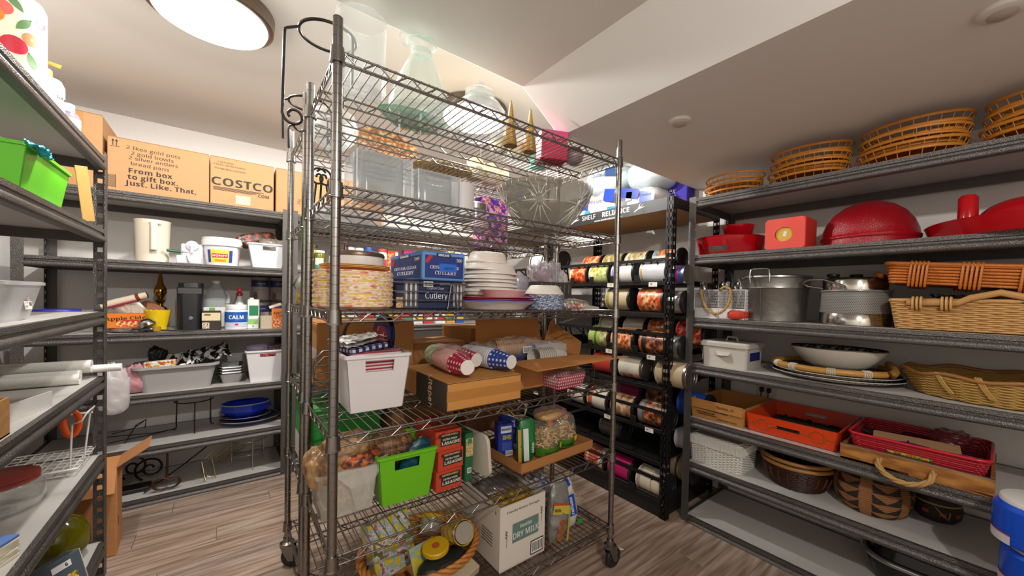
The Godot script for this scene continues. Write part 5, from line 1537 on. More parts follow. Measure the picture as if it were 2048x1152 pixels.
	solo("paper_bowl", "plain white bowl turned upside down on the blue floral bowls", "bowl", bm, M("d9d1c4", 0.5), Vector3(0.842, y + 0.062, -0.12))
	t = thing("metal_bin", "grey ribbed metal bin holding clear plastic bags, right of the tubs", "bin", Vector3(1.03, y, -0.34))
	var gm := M("6f6e6c", 0.35, 0.85)
	open_box(t, 0.22, 0.125, 0.17, 0.002, gm)
	for k in 7:
		part(t, "rib", MB.new().box(0, 0, 0, 0.005, 0.05, 0.004, 0.001), gm, Vector3(-0.09 + k * 0.03, 0.07, 0.086))
	part(t, "handle_pivot", MB.new().lathe(V2([[0, 0], [0.009, 0], [0.008, 0.008], [0, 0.01]]), 16), M("b8b8b6", 0.25, 1.0), Vector3(0.03, 0.1, 0.086), Vector3(90, 0, 0))
	part(t, "bail_handle", MB.new().tube([Vector3(0.03, 0.1, 0.092), Vector3(-0.03, 0.02, 0.1), Vector3(-0.06, -0.01 + 0.012, 0.1)], 0.003, 6), M("b8b8b6", 0.25, 1.0))
	solo("plastic_bag", "clear crumpled bag with a pink top bulging from the metal bin", "bag", lump(0.17, 0.13, 0.14, 61, 0.3), G("cfc9cf", 0.3, 0.1), Vector3(1.03, y + 0.09, -0.34))
	solo("plastic_bag", "pink pointed plastic bag corner standing up from the metal bin", "bag", pouch(0.1, 0.17, 0.04, 62, 0.08, 0.4), G("b0718a", 0.55, 0.15), Vector3(0.99, y + 0.06, -0.35), Vector3(0, 10, -20))
	t = thing("candy_bag", "clear bag of mixed bright candy balls on the shelf edge by the right post", "bag", Vector3(0.975, y, -0.075))
	part(t, "bag", lump(0.16, 0.045, 0.1, 63, 0.08), film("e6e2da", 0.1))
	part(t, "bag_tail", MB.new().tube([Vector3(0.07, 0.015, 0.0), Vector3(0.1, 0.008, 0.01), Vector3(0.15, 0.004, 0.02)], 0.012, 8, false, 0.5, 0.3), film("d8d2c4", 0.3))
	var rng := RandomNumberGenerator.new()
	rng.seed = 7
	var sph := []
	for hex in ["d8502c", "e0a02c", "3a78b8", "c83a70", "5a9a3c", "d8d0c0", "5a2a6a"]:
		sph.append(M(hex, 0.3))
	var bs := SphereMesh.new()
	bs.radius = 0.0058
	bs.height = 0.0116
	bs.radial_segments = 10
	bs.rings = 6
	for k in 110:
		var a := rng.randf() * TAU
		var q := sqrt(rng.randf())
		part(t, "candy", bs, sph[rng.randi() % 7], Vector3(cos(a) * q * 0.062, 0.007 + rng.randf() * 0.026 * (1.0 - q * q * 0.8), sin(a) * q * 0.036))
	# fourth shelf
	y = CY[3] + 0.0187
	t = thing("white_bin", "white plastic bin with slot, full of party napkins and plates, front rack", "bin", Vector3(0.172, y, -0.285), -1)
	bin(t, 0.168, 0.2, 0.205, 0.245, 0.19, M("dcd6d6", 0.4), Rect2(0.28, 0.7, 0.46, 0.2))
	solo("napkin_pack", "red and white striped napkins filling the white bin, seen through its slot", "napkins", MB.new().box(0, 0, 0, 0.165, 0.11, 0.19, 0.004), stripes("napkin", "d8c4c2", "a02038", 0.5, 90.0), Vector3(0.172, y + 0.085, -0.29))
	solo("napkin_pack", "navy napkins with white squares lying on the striped napkins", "napkins", MB.new().box(0, 0, 0, 0.13, 0.02, 0.13, 0.004), dots("navy squares", "22265a", "cfcad4", 22.0, true), Vector3(0.14, y + 0.196, -0.27), Vector3(0, 12, 6))
	solo("napkin_pack", "white paper napkins with black leaf print heaped on the navy napkins", "napkins", sheet(0.15, 0.14, 71, 0.012, 3.0, 0.014), mottled("leaf print", ["3a3634", "d8d4cf", "dcd8d2", "dcd8d2", "e0dcd6"], 8.0, 0.6), Vector3(0.13, y + 0.225, -0.27), Vector3(0, 14, 8))
	var fan := thing("party_plate", "dark red party plate with white stars standing in the white bin", "plate", Vector3(0.212, y + 0.15, -0.3), -84)
	part(fan, "body", MB.new().lathe(V2([[0, 0], [0.06, 0], [0.075, 0.008], [0.0755, 0.01], [0.058, 0.003], [0, 0.003]]), 40), M("8c1c2e", 0.4), Vector3(0, 0.05, 0), Vector3(82, 0, 0))
	for k in 8:
		var a := TAU * k / 8
		part(fan, "white_star", MB.new().loft([star(0.011, 0.0), star(0.011, 0.0006)], true, true), M("ddd6d2", 0.5), Vector3(cos(a) * 0.063, 0.05 + sin(a) * 0.063, 0.0075), Vector3(82, 0, k * 20.0))
	for k in 4:
		solo("party_plate", "navy blue party plate on edge in the white bin, %s from the left" % NTH[k], "plate", MB.new().lathe(V2([[0, 0], [0.07, 0], [0.088, 0.008], [0.0885, 0.01], [0.068, 0.003], [0, 0.003]]), 36), M("2e3260", 0.4), Vector3(0.232 + k * 0.006, y + 0.225, -0.33 - k * 0.003), Vector3(86, -86, 0), "navy party plates in the white bin")
	solo("plastic_feather", "black feather tip standing behind the white bin's napkins", "feather", MB.new().tube([Vector3(0, 0, 0), Vector3(0.02, 0.08, 0), Vector3(0.05, 0.12, 0)], 0.009, 6, false, 0.15, 0.3), M("1a1718", 0.6), Vector3(0.09, y + 0.19, -0.36))
	# lightweight carton with paper cups on it
	t = carton("brown carton with a dark printed band reading Litepah, under the paper cups", Vector3(0.499, y, -0.222), 0.31, 0.095, 0.4, 0, "b9803f")
	part(t, "dark_band", MB.new().box(0, -0.0005, 0.069, 0.3112, 0.0968, 0.26), M("362c26", 0.5))
	text(t, "Litepah", Vector3(-0.1563, 0.047, 0.07), Vector3(0, -90, -90), 0.03, M("c9a878"), "hand", 0.9)
	patch(t, "tape", 0.0, 0.05, 0.2003, 0.31, 0.034, bumpy("a97236", 0.3, 0.0, "card", 5.0, 0.15, 0.02))
	var cup_wall := MB.new().lathe(V2([[0, 0.004], [0.026, 0.004], [0.026, 0.0], [0.0275, 0.0], [0.039, 0.09], [0.0415, 0.09], [0.0415, 0.094], [0.0385, 0.093], [0.0265, 0.006], [0, 0.006]]), 32).mesh()
	var disc := MB.new().lathe(V2([[0, 0.003], [0.0262, 0.003], [0.0262, 0.005], [0, 0.005]]), 32).mesh()
	var polka_red := dots("polka red", "a81c3c", "ddd2ce", 26.0)
	var polka_blue := dots("polka blue", "24408c", "d8d6da", 26.0)
	var rim_red := M("cf9a90", 0.55)
	cup_stack(cup_wall, disc, 14, polka_red, rim_red, Vector3(0.43, y + 0.14, -0.04), Vector3(0.455, y + 0.14, -0.32), "red polka dot paper cup, %s from the front of the nearest lying stack", "red polka dot cups, nearest stack")
	cup_stack(cup_wall, disc, 10, M("a8b48c", 0.55), M("b8c09c", 0.55), Vector3(0.4485, y + 0.14, -0.19), Vector3(0.46, y + 0.14, -0.36), "sage green paper cup, %s behind the red dotted cups of the nearest stack", "sage green cups")
	cup_stack(cup_wall, disc, 14, polka_red, rim_red, Vector3(0.53, y + 0.142, -0.15), Vector3(0.49, y + 0.142, -0.4), "red polka dot paper cup, %s from the front of the middle lying stack", "red polka dot cups, middle stack")
	cup_stack(cup_wall, disc, 16, polka_blue, M("c9c6ca", 0.5), Vector3(0.625, y + 0.14, -0.05), Vector3(0.585, y + 0.14, -0.33), "blue polka dot paper cup, %s from the front of the blue stack", "blue polka dot cups")
	for q in [[0.46, -0.13, 0.1, "clear wrapper round the nearest red and green cups", 0.0], [0.605, -0.15, 0.1, "clear wrapper loose over the blue polka dot cups", 6.0]]:
		solo("plastic_wrap", q[3], "wrapper", lump(q[2], 0.1, 0.2, 80 + int(q[4]), 0.06), film("e6e4e2", 0.09), Vector3(q[0], y + 0.097, q[1] - 0.09), Vector3(0, q[4], 0))
	# open carton with a long flap
	t = thing("open_carton", "large open brown carton with its front flap folded out over the red basket", "box", Vector3(0.87, y, -0.26), 0)
	var c2 := card("b0743a")
	open_box(t, 0.4, 0.125, 0.27, 0.005, c2)
	var fl := MB.new()
	fl.panel(Vector3(-0.2, 0.125, 0.135), Vector3(0.2, 0.125, 0.135), Vector3(0.4, 0.118, 0.27), Vector3(-0.19, 0.115, 0.3), Vector3(0, -0.004, 0))
	part(t, "front_flap", fl, c2)
	fl = MB.new()
	fl.panel(Vector3(-0.2, 0.125, -0.135), Vector3(0.2, 0.125, -0.135), Vector3(0.185, 0.29, -0.16), Vector3(-0.19, 0.29, -0.16), Vector3(0, 0, -0.004))
	part(t, "back_flap", fl, c2)
	fl = MB.new()
	fl.panel(Vector3(0.2, 0.125, 0.135), Vector3(0.2, 0.125, -0.135), Vector3(0.25, 0.27, -0.13), Vector3(0.3, 0.17, 0.05), Vector3(0.004, 0, 0))
	part(t, "side_flap", fl, c2)
	for k in 14:
		solo("paper_cup", "plain tan paper cup, %s from the left in the wrapped sleeve in the carton" % NTH[k], "cup", cup_wall, M("b98a62", 0.6), Vector3(0.79 + k * 0.013, y + 0.155, -0.3), Vector3(0, 0, 86), "tan paper cups in a sleeve")
	t = thing("plastic_wrap", "clear sleeve with a barcode round the tan paper cups in the open carton", "wrapper", Vector3(0.83, y + 0.105, -0.3))
	part(t, "film", lump(0.32, 0.1, 0.11, 83, 0.06), film("e2ddd6", 0.14))
	barcode(t, 0.02, 0.045, 0.06, 0.05, 0.03)
	for k in 9:
		solo("paper_cup", "white-rimmed paper cup, %s from the left at the open carton's front" % NTH[k], "cup", cup_wall, M("c4bcb2", 0.55), Vector3(0.93 + k * 0.012, y + 0.115, -0.19), Vector3(0, 8, 84), "white-rimmed cups in the open carton")
	solo("plastic_bag", "pale bag of white cutlery lying at the right of the open carton", "bag", lump(0.2, 0.08, 0.15, 85, 0.1), G("d2ccc6", 0.55, 0.15), Vector3(1.0, y + 0.1, -0.27))
	solo("plastic_bag", "bag with a blue seam beside the sleeve of tan cups", "bag", pouch(0.12, 0.12, 0.06, 86, 0.06, 0.4), G("4a62b0", 0.45, 0.15), Vector3(0.94, y + 0.09, -0.3), Vector3(30, 0, 60))
	t = thing("gingham_basket", "red and white checked card basket with napkins, wrapped in clear film", "basket", Vector3(0.935, y, -0.085), 3)
	open_box(t, 0.15, 0.06, 0.085, 0.003, dots("gingham", "a81c3c", "ddd2ce", 36.0, true), 0.012)
	solo("napkin_pack", "red striped paper cups lying in the checked basket", "napkins", MB.new().box(0, 0, 0, 0.1, 0.045, 0.05, 0.006), stripes("straw", "d8cfca", "a8243a", 0.5, 60.0, false), Vector3(0.91, y + 0.02, -0.09), Vector3(0, 4, 6))
	solo("plastic_wrap", "clear film wrapper pulled round the checked basket", "wrapper", lump(0.23, 0.085, 0.14, 88, 0.06), film("e6e2e0", 0.07), Vector3(0.935, y, -0.09))
	t = thing("wire_stand", "small dark wire stand corner standing behind the checked basket", "stand", Vector3(1.1, y, -0.1))
	part(t, "frame", MB.new().tube([Vector3(-0.1, 0.075, -0.05), Vector3(0.03, 0.075, 0.02), Vector3(0.03, 0.0, 0.02)], 0.0025, 6), M("5a4c42", 0.35, 0.8))
	part(t, "frame", MB.new().tube([Vector3(-0.1, 0.06, -0.05), Vector3(0.022, 0.06, 0.015), Vector3(0.022, 0.0, 0.015)], 0.002, 6), M("5a4c42", 0.35, 0.8))

func star(r: float, z: float) -> PackedVector3Array:
	var o := PackedVector3Array()
	for k in 10:
		var a := TAU * k / 10
		var q := r if k % 2 == 0 else r * 0.42
		o.append(Vector3(cos(a) * q, z, sin(a) * q))
	return o

func cutlery_print(t: Node3D, w: float, h: float, d: float, turn: float) -> void:
	var g := Node3D.new()
	g.name = "printed_face"
	g.rotation_degrees.y = turn
	t.add_child(g, true)
	patch(g, "navy_panel", 0, h / 2 - 0.002, d, w * 0.9, h * 0.8, M("1b2f70", 0.45))
	patch(g, "logo_bar", -0.004, h * 0.9, d + 0.0008, w * 0.34, h * 0.12, M("15151a", 0.5))
	text(g, "KIRKLAND", Vector3(-0.004, h * 0.9, d + 0.0015), Vector3.ZERO, 0.0075, M("e2ddd8"), "bold", 0.95 * w / 0.16 * 0.85)
	text(g, "CRYSTAL CLEAR", Vector3(0, h * 0.46, d + 0.001), Vector3.ZERO, 0.0105, M("dfe2ea"), "serif", 0.95 * w / 0.16)
	text(g, "CUTLERY", Vector3(0.004, h * 0.27, d + 0.001), Vector3.ZERO, 0.012, M("dfe2ea"), "serif", 1.1 * w / 0.16)
	text(g, "360", Vector3(w * 0.35, h * 0.75, d + 0.001), Vector3.ZERO, 0.011, M("e6e2dc"), "serif", 0.9 * w / 0.16)
	patch(g, "red_flash", -w * 0.37, h * 0.74, d + 0.001, w * 0.08, h * 0.32, M("b02432", 0.5), Vector3(0, 0, -38))

# cups lying in a line from the front cup's base towards the back
func cup_stack(wall: Mesh, disc: Mesh, n: int, front: Material, rest: Material, a: Vector3, b: Vector3, label: String, group: String) -> void:
	var d := (b - a).normalized()
	var proto: Node3D = null
	for k in n:
		var t := thing("paper_cup", label % NTH[k], "cup", a + d * (0.0125 * k), 0.0, group)
		t.basis = Basis(Quaternion(Vector3.UP, d))
		part(t, "wall", wall, front if k == 0 else rest)
		if k == 0:
			part(t, "base", disc, M("d8d0c8", 0.5), Vector3(0, -0.004, 0))

# ---------------------------------------------------------------- front rack, two lowest shelves
func rack_low_goods() -> void:
	var y: float = CY[4] + 0.0187
	var t := thing("clear_measure_tub", "clear plastic scoop tub with a long lip handle, holding bags of grain", "tub", Vector3(0.083, y, -0.265))
	bin(t, 0.15, 0.15, 0.18, 0.175, 0.15, G("d9d4c6", 0.3, 0.12), Rect2(), 0.006)
	part(t, "lip_handle", MB.new().loft([PackedVector3Array([Vector3(0.02, 0.02, 0.1), Vector3(0.05, 0.02, 0.1), Vector3(0.05, 0.018, 0.092), Vector3(0.02, 0.018, 0.092)]), PackedVector3Array([Vector3(0.0, 0.1, 0.115), Vector3(0.065, 0.11, 0.125), Vector3(0.065, 0.1, 0.1), Vector3(0.0, 0.1, 0.098)]), PackedVector3Array([Vector3(-0.05, 0.15, 0.095), Vector3(0.12, 0.178, 0.1), Vector3(0.12, 0.17, 0.08), Vector3(-0.05, 0.15, 0.085)])], true, true, 60.0), G("dcd8ce", 0.2, 0.28))
	var grain := mottled("grain", ["5a3a22", "8a6440", "a8845a", "b89a70"], 40.0, 0.6, true)
	solo("grain_bag", "bag of brown grain with orange and white print on top of the scoop tub", "bag", lump(0.17, 0.12, 0.15, 91, 0.1), mottled("grain2", ["7a5a3c", "8f7048", "a08058", "b09068", "c0764a"], 9.0, 0.4), Vector3(0.095, y + 0.12, -0.26))
	solo("grain_bag", "tan bag with black lettering sagging at the left of the scoop tub", "bag", lump(0.12, 0.13, 0.17, 92, 0.12), mottled("grain3", ["6a5038", "9a7450", "a88458", "b89468"], 7.0, 0.35), Vector3(0.03, y + 0.08, -0.26))
	solo("carrot_bag", "dark blue and orange snack bag lying across the scoop tub", "bag", lump(0.13, 0.05, 0.1, 93, 0.12), mottled("snack", ["2c3040", "3a3a44", "b8541c", "d06a28"], 12.0, 0.35), Vector3(0.125, y + 0.145, -0.21))
	solo("grain_bag", "tan bag of oats settled in the bottom of the scoop tub", "bag", lump(0.14, 0.12, 0.14, 94, 0.06), mottled("oats", ["8a6a48", "a98a64", "c2a880"], 12.0, 0.5), Vector3(0.083, y + 0.006, -0.265))
	t = thing("green_bin", "lime green plastic bin with a slot, standing on the front rack's lower shelf", "bin", Vector3(0.27, y, -0.255), -3)
	bin(t, 0.162, 0.19, 0.2, 0.235, 0.178, M("67b416", 0.38), Rect2(0.26, 0.68, 0.44, 0.2))
	solo("walnut_bag", "clear bag of walnuts heaped in the lime green bin", "bag", lump(0.17, 0.12, 0.14, 95, 0.08), mottled("walnut", ["5a3c28", "80593c", "a47c56"], 45.0, 0.5, true), Vector3(0.25, y + 0.09, -0.29))
	t = thing("lentil_bag", "teal food bag with white letters pushed into the lime green bin", "bag", Vector3(0.285, y + 0.035, -0.2), -4)
	t.rotation_degrees.z = -28
	part(t, "body", pouch(0.13, 0.17, 0.05, 96, 0.05, 0.5), M("0f4a58", 0.35))
	text(t, "LENTILS", Vector3(0, 0.09, 0.03), Vector3(0, 0, 90), 0.014, M("c8d8da"))
	for k in 3:
		t = carton(["lowest of three red lasagne boxes beside the green bin", "middle one of three red lasagne boxes", "topmost of three red lasagne boxes"][k], Vector3(0.418 + [0.0, 0.003, -0.003][k], y + k * 0.074, -0.24), 0.103, 0.0735, 0.2, [0, 2, -1][k], "b83a1c", "lasagne_box", "red lasagne boxes")
		patch(t, "label", 0.006, 0.036, 0.1004, 0.078, 0.034, M("14241a", 0.5))
		patch(t, "banner", 0.002, 0.058, 0.1006, 0.085, 0.013, M("3a2418", 0.5))
		text(t, "WESTERN FAMILY", Vector3(0.003, 0.058, 0.1012), Vector3.ZERO, 0.0062, M("c9b48a"), "bold", 0.9)
		text(t, "EXTRA WIDE", Vector3(0.004, 0.043, 0.101), Vector3.ZERO, 0.0062, M("dcd4c0"), "serif bold", 1.0)
		text(t, "LASAGNE", Vector3(0.008, 0.029, 0.101), Vector3.ZERO, 0.0108, M("e2dccc"), "serif bold", 1.0)
	t = carton("narrow green and cream cereal box right of the lasagne boxes", Vector3(0.506, y, -0.235), 0.034, 0.19, 0.17, 0, "1e5a34", "cereal_box")
	patch(t, "picture", 0, 0.135, 0.0855, 0.03, 0.07, mottled("muesli", ["8a6a34", "c2a468", "d8c894"], 40.0))
	patch(t, "round_badge", 0.0, 0.158, 0.0858, 0.018, 0.02, M("2c7a44", 0.5))
	barcode(t, 0.0, 0.045, 0.0856, 0.018, 0.02)
	t = thing("cutting_board", "pale plastic cutting board standing on edge beside the cereal box", "board", Vector3(0.572, y + 0.002, -0.25), 6)
	var bl := MB.rrect(0.17, 0.26, 0.03, 5)
	var bd := MB.new().loft([bl, MB.shift(bl, Vector3(0, 0.009, 0))], true, true)
	part(t, "body", bd, M("c9bfac", 0.5), Vector3(0, 0.085, 0), Vector3(0, 0, 96))
	part(t, "rim", MB.new().loft([MB.rrect(0.172, 0.262, 0.03, 5), MB.shift(MB.rrect(0.172, 0.262, 0.03, 5), Vector3(0, 0.004, 0))], true, true), M("d4cbb8", 0.5), Vector3(-0.01, 0.0855, 0), Vector3(0, 0, 96))
	# tray of pasta
	t = thing("cardboard_tray", "low cardboard tray of pasta bags and boxes on the lower right of the front rack", "tray", Vector3(0.915, y, -0.235), 2)
	open_box(t, 0.44, 0.042, 0.31, 0.004, card("a8703c"))
	for k in 2:
		var b := carton(["dark blue bow-tie pasta box at the tray's left front", "dark blue pasta box behind the first one in the tray"][k], Vector3(0.748 + k * 0.055, y + 0.005, -0.27 - k * 0.05), 0.072, 0.15, 0.06, -14, "1a2a86", "pasta_box")
		patch(b, "oval_badge", 0.0, 0.125, 0.0305, 0.05, 0.03, M("c9d4e4", 0.5))
		text(b, "Bowtie", Vector3(0, 0.125, 0.0312), Vector3.ZERO, 0.009, M("1a2a5a"))
		patch(b, "pasta_print", 0.004, 0.09, 0.0305, 0.04, 0.02, mottled("bowtie", ["1a2a86", "c2a034", "7aa83c"], 40.0, 0.5, true))
		patch(b, "text_panel", 0.004, 0.05, 0.0305, 0.044, 0.038, M("3a52a8", 0.5))
		barcode(b, 0.016, 0.018, 0.0305, 0.034, 0.024)
	t = thing("rice_bag", "green and white upright food bag at the tray's front", "bag", Vector3(0.785, y + 0.005, -0.155), -16)
	part(t, "body", pouch(0.085, 0.19, 0.06, 101, 0.03, 0.4), M("0f6a2c", 0.35))
	patch(t, "white_stripe", -0.01, 0.085, 0.031, 0.024, 0.14, M("cfd4cc", 0.5), Vector3(0, 0, 3))
	patch(t, "gold_side", -0.036, 0.08, 0.022, 0.014, 0.14, M("b8903c", 0.5), Vector3(0, -20, 2))
	text(t, "GREEN", Vector3(0.022, 0.07, 0.031), Vector3(0, 0, 90), 0.01, M("c2d8c4"))
	var pasta := mottled("pasta", ["b07a28", "d0a044", "e2bc6a", "ecd08e"], 22.0, 0.45, true)
	for k in 2:
		var px: float = [0.905, 1.035][k]
		t = thing("pasta_bag", ["clear bag of twisted pasta with green band, left in the tray", "clear bag of twisted pasta with green band, right in the tray"][k], "bag", Vector3(px, y + 0.006, -0.165 - 0.03 * k), [4, -8][k])
		part(t, "film", lump(0.135, 0.155, 0.115, 103 + k, 0.09), film("e2dccc", 0.12))
		sleeve(t, "green_band", 0.064, 0.012, 0.05, G("3f7a1c", 0.85, 0.3), -85, 85)
		text_round(t, "ORGANIC", 0.0655, 0.026, -10, 0.011, M("16240c"), "bold", 1.1)
		patch(t, "price_tag", 0.038, 0.052, 0.062, 0.026, 0.02, M("d8d83a", 0.5), Vector3(0, 30, 8))
		var r2 := RandomNumberGenerator.new()
		r2.seed = 11 + k
		var pm := MB.new()
		for i in 190:
			var c := Vector3(r2.randf_range(-1, 1), r2.randf_range(0.06, 0.95), r2.randf_range(-1, 1))
			var wd := 0.05 * sqrt(maxf(0.1, 1.0 - pow(absf(c.y - 0.45) * 1.5, 2)))
			var ctr := Vector3(c.x * wd, c.y * 0.118 + 0.008, c.z * wd * 0.85)
			var dr := Vector3(r2.randf_range(-1, 1), r2.randf_range(-0.7, 0.7), r2.randf_range(-1, 1)).normalized() * 0.015
			pm.tube([ctr - dr, ctr + Vector3(0, 0.003, 0), ctr + dr], 0.0036, 5)
		stuff(t, "pasta_twists", pm, pasta)
		part(t, "price_sticker", MB.new().lathe(V2([[0, 0], [0.013, 0], [0.013, 0.001], [0, 0.001]]), 20), M("b85a1c", 0.5), Vector3(0, 0.15, 0.03), Vector3(58, 0, 10))
	t = thing("popcorn_bag", "clear bag of yellow popcorn kernels lying on the pasta bags", "bag", Vector3(0.95, y + 0.152, -0.19), 8)
	part(t, "film", lump(0.17, 0.055, 0.12, 107, 0.09), film("e0d0cc", 0.16))
	part(t, "printed_end", lump(0.06, 0.04, 0.1, 109, 0.1), G("b86a6a", 0.5, 0.2), Vector3(0.06, 0.008, 0))
	part(t, "kernels", lump(0.14, 0.04, 0.1, 108, 0.06), mottled("corn", ["9a6a14", "c9962c", "e0b64a"], 60.0, 0.4, true), Vector3(-0.01, 0.004, 0))
	t = thing("paper_bag_handle", "loops of pale twine from a bag handle above the blue pasta boxes", "twine", Vector3(0.77, y + 0.18, -0.24))
	for k in 3:
		part(t, "loop", MB.new().tube([Vector3(-0.1 + k * 0.03, 0.05, 0.02), Vector3(-0.03 + k * 0.02, 0.02 - k * 0.012, 0.04), Vector3(0.05, 0.01, 0.03), Vector3(0.075 - k * 0.008, 0.05, 0.02), Vector3(0.03, 0.072, 0.0)], 0.0018, 5), M("b8a878", 0.7))
	# lowest shelf
	y = CY[5] + 0.0187
	t = thing("wicker_basket", "honey-brown oval wicker basket full of party things on the lowest rack shelf", "basket", Vector3(0.345, y, -0.215))
	var wf := func(u: float, v: float) -> Vector3:
		var k := lerpf(0.84, 1.0, v)
		return Vector3(cos(TAU * u) * 0.205 * k, v * 0.12, sin(TAU * u) * 0.185 * k)
	var wm := bumpy("b0702e", 0.5, 0.0, "wood grain", 20.0, 0.3, 0.05)
	stuff(t, "weave", weave(MB.new(), wf, 12, 38, 0.0052, 0.004, 114), wm)
	part(t, "base", MB.new().lathe(V2([[0, 0], [0.17, 0], [0.172, 0.006], [0, 0.006]]), 40, false, 1.0, 0.9), wm)
	for k in 3:
		var path := []
		for i in 90:
			var u := TAU * i / 90
			var ph := u * 13 + k * TAU / 3
			path.append(Vector3(cos(u) * (0.21 + 0.008 * cos(ph)), 0.126 + 0.009 * sin(ph), sin(u) * (0.19 + 0.008 * cos(ph))))
		part(t, "braided_rim", MB.new().tube(path, 0.0075, 6, true), wm)
	var fruit := mottled("fruit bag", ["c8a81c", "d9bd2c", "8fa0a8", "94a5ac", "d8cfc4", "b84a5a", "4a7a2c"], 7.0, 0.5, true)
	solo("gift_bag", "gift bag printed with yellow fruit leaning at the back left of the wicker basket", "bag", MB.new().box(0, 0, 0, 0.16, 0.19, 0.06, 0.003), fruit, Vector3(0.255, y + 0.05, -0.24), Vector3(-22, 14, 0))
	solo("gift_bag", "small blue card with fruit print in front of the gift bag", "card", MB.new().box(0, 0, 0, 0.1, 0.09, 0.006, 0.001), mottled("fruit card", ["7f98a4", "869fab", "b8a82c", "c2b03a"], 8.0, 0.5, true), Vector3(0.33, y + 0.085, -0.13), Vector3(-24, 12, 0))
	for k in 2:
		t = thing("yellow_lid_tub", ["clear tub with a mustard yellow lid at the basket's front", "clear tub with a mustard yellow lid lying behind the plastic cup"][k], "tub", [Vector3(0.36, y + 0.11, -0.12), Vector3(0.4, y + 0.12, -0.27)][k], 0)
		t.rotation_degrees = [Vector3(6, 0, 4), Vector3(-40, 0, -30)][k]
		part(t, "body", MB.new().lathe(V2([[0, 0], [0.035, 0], [0.043, 0.05], [0, 0.05]]), 32), [M("2c4a50", 0.2), G("c9c4b0", 0.4, 0.15)][k])
		part(t, "lid", MB.new().lathe(V2([[0, 0.062], [0.044, 0.062], [0.047, 0.059], [0.047, 0.046], [0, 0.046]]), 36), M("c49a16", 0.4))
		part(t, "badge", MB.new().lathe(V2([[0, 0.0622], [0.014, 0.0622], [0.014, 0.063], [0, 0.063]]), 20), M("a8542c", 0.5))
	t = thing("party_cup", "large plastic cup printed with yellow fruit lying at the right of the basket", "cup", Vector3(0.43, y + 0.17, -0.16))
	t.rotation_degrees = Vector3(64, -24, -26)
	part(t, "wall", MB.new().lathe(V2([[0, 0], [0.034, 0], [0.042, 0.11], [0.039, 0.11], [0.031, 0.004], [0, 0.004]]), 36), mottled("fruit cup", ["c2961c", "d8ac2c", "4a7a2c", "b8506a", "c9c2b0"], 9.0, 0.3, true))
	part(t, "base_disc", MB.new().lathe(V2([[0, 0], [0.036, 0], [0.036, 0.006], [0, 0.006]]), 32), M("8f8678", 0.4), Vector3(0, 0.108, 0))
	sleeve(t, "pink_label", 0.0375, 0.03, 0.06, M("b82c6a", 0.4), -40, 30, 0.0392)
	text_round(t, "FRUIT MARKET", 0.0392, 0.045, -5, 0.009, M("e0d06a"), "bold", 0.8)
	t = thing("zip_pouch", "black zip pouch with green piping lying at the front of the basket", "pouch", Vector3(0.37, y + 0.1, -0.085), 12)
	part(t, "body", lump(0.18, 0.045, 0.09, 111, 0.06), M("181a18", 0.5))
	part(t, "piping", MB.new().tube([Vector3(-0.08, 0.022, 0.042), Vector3(0.0, 0.016, 0.05), Vector3(0.08, 0.026, 0.042)], 0.003, 6), M("5a7a1c", 0.5))
	solo("book", "book with cream page edges lying at the basket's front rim", "book", MB.new().box(0, 0, 0, 0.2, 0.03, 0.11, 0.002), M("a8977c", 0.6), Vector3(0.37, y + 0.075, -0.05), Vector3(14, 14, 8))
	solo("red_ribbon", "small bright red ribbon tucked by the book in the basket", "ribbon", lump(0.05, 0.02, 0.03, 113, 0.2), M("b8182c", 0.5), Vector3(0.335, y + 0.112, -0.03))
	# dry milk carton
	t = thing("dry_milk_carton", "white carton printed DRY MILK in a green panel, open top with bags inside", "box", Vector3(0.7, y, -0.2))
	var wc := bumpy("cfc6b8", 0.7, 0.0, "card", 5.0, 0.1, 0.02)
	open_box(t, 0.226, 0.252, 0.3, 0.004, wc)
	patch(t, "green_panel", 0.012, 0.133, 0.1504, 0.132, 0.076, M("5f7a72", 0.5))
	text(t, "DRY MILK", Vector3(0.012, 0.12, 0.1512), Vector3.ZERO, 0.023, M("e2dfd4"), "regular", 0.95)
	text(t, "Nonfat", Vector3(0.012, 0.151, 0.1512), Vector3.ZERO, 0.014, M("dcd9ce"), "hand", 1.0)
	text(t, "Family Home Storage", Vector3(0.0, 0.224, 0.1508), Vector3.ZERO, 0.0085, M("4a453e"), "serif", 1.35)
	barcode(t, 0.072, 0.04, 0.1504, 0.062, 0.05)
	part(t, "barcode_frame", MB.new().panel(Vector3(-0.034, -0.029, 0), Vector3(0.034, -0.029, 0), Vector3(0.034, 0.029, 0), Vector3(-0.034, 0.029, 0), Vector3(0, 0, -0.0004), Rect2(0.06, 0.08, 0.88, 0.84)), M("1e1c1a", 0.6), Vector3(0.072, 0.04, 0.1512))
	for s in [-1, 1]:
		var wh := MB.new()
		wh.tube([Vector3(0, -0.03, 0), Vector3(0.002, 0.0, 0), Vector3(-0.001, 0.03, 0)], 0.0012, 4)
		for k in 5:
			wh.tube([Vector3(0, 0.005 + k * 0.006, 0), Vector3(0.005 * (1 if k % 2 else -1), 0.012 + k * 0.006, 0)], 0.002, 4)
		part(t, "wheat_mark", wh, M("6a6a52", 0.6), Vector3(s * 0.088 + 0.006, 0.14 + s * 0.02, 0.1508))
	text(t, "E", Vector3(-0.1135, 0.222, 0.12), Vector3(0, -90, 0), 0.012, M("4a453e"), "serif")
	for k in 5:
		text(t, "Nonfat dry milk powder", Vector3(-0.1135, 0.13 - k * 0.012, 0.06), Vector3(0, -90, 0), 0.005, M("4a453e"), "regular", 1.1)
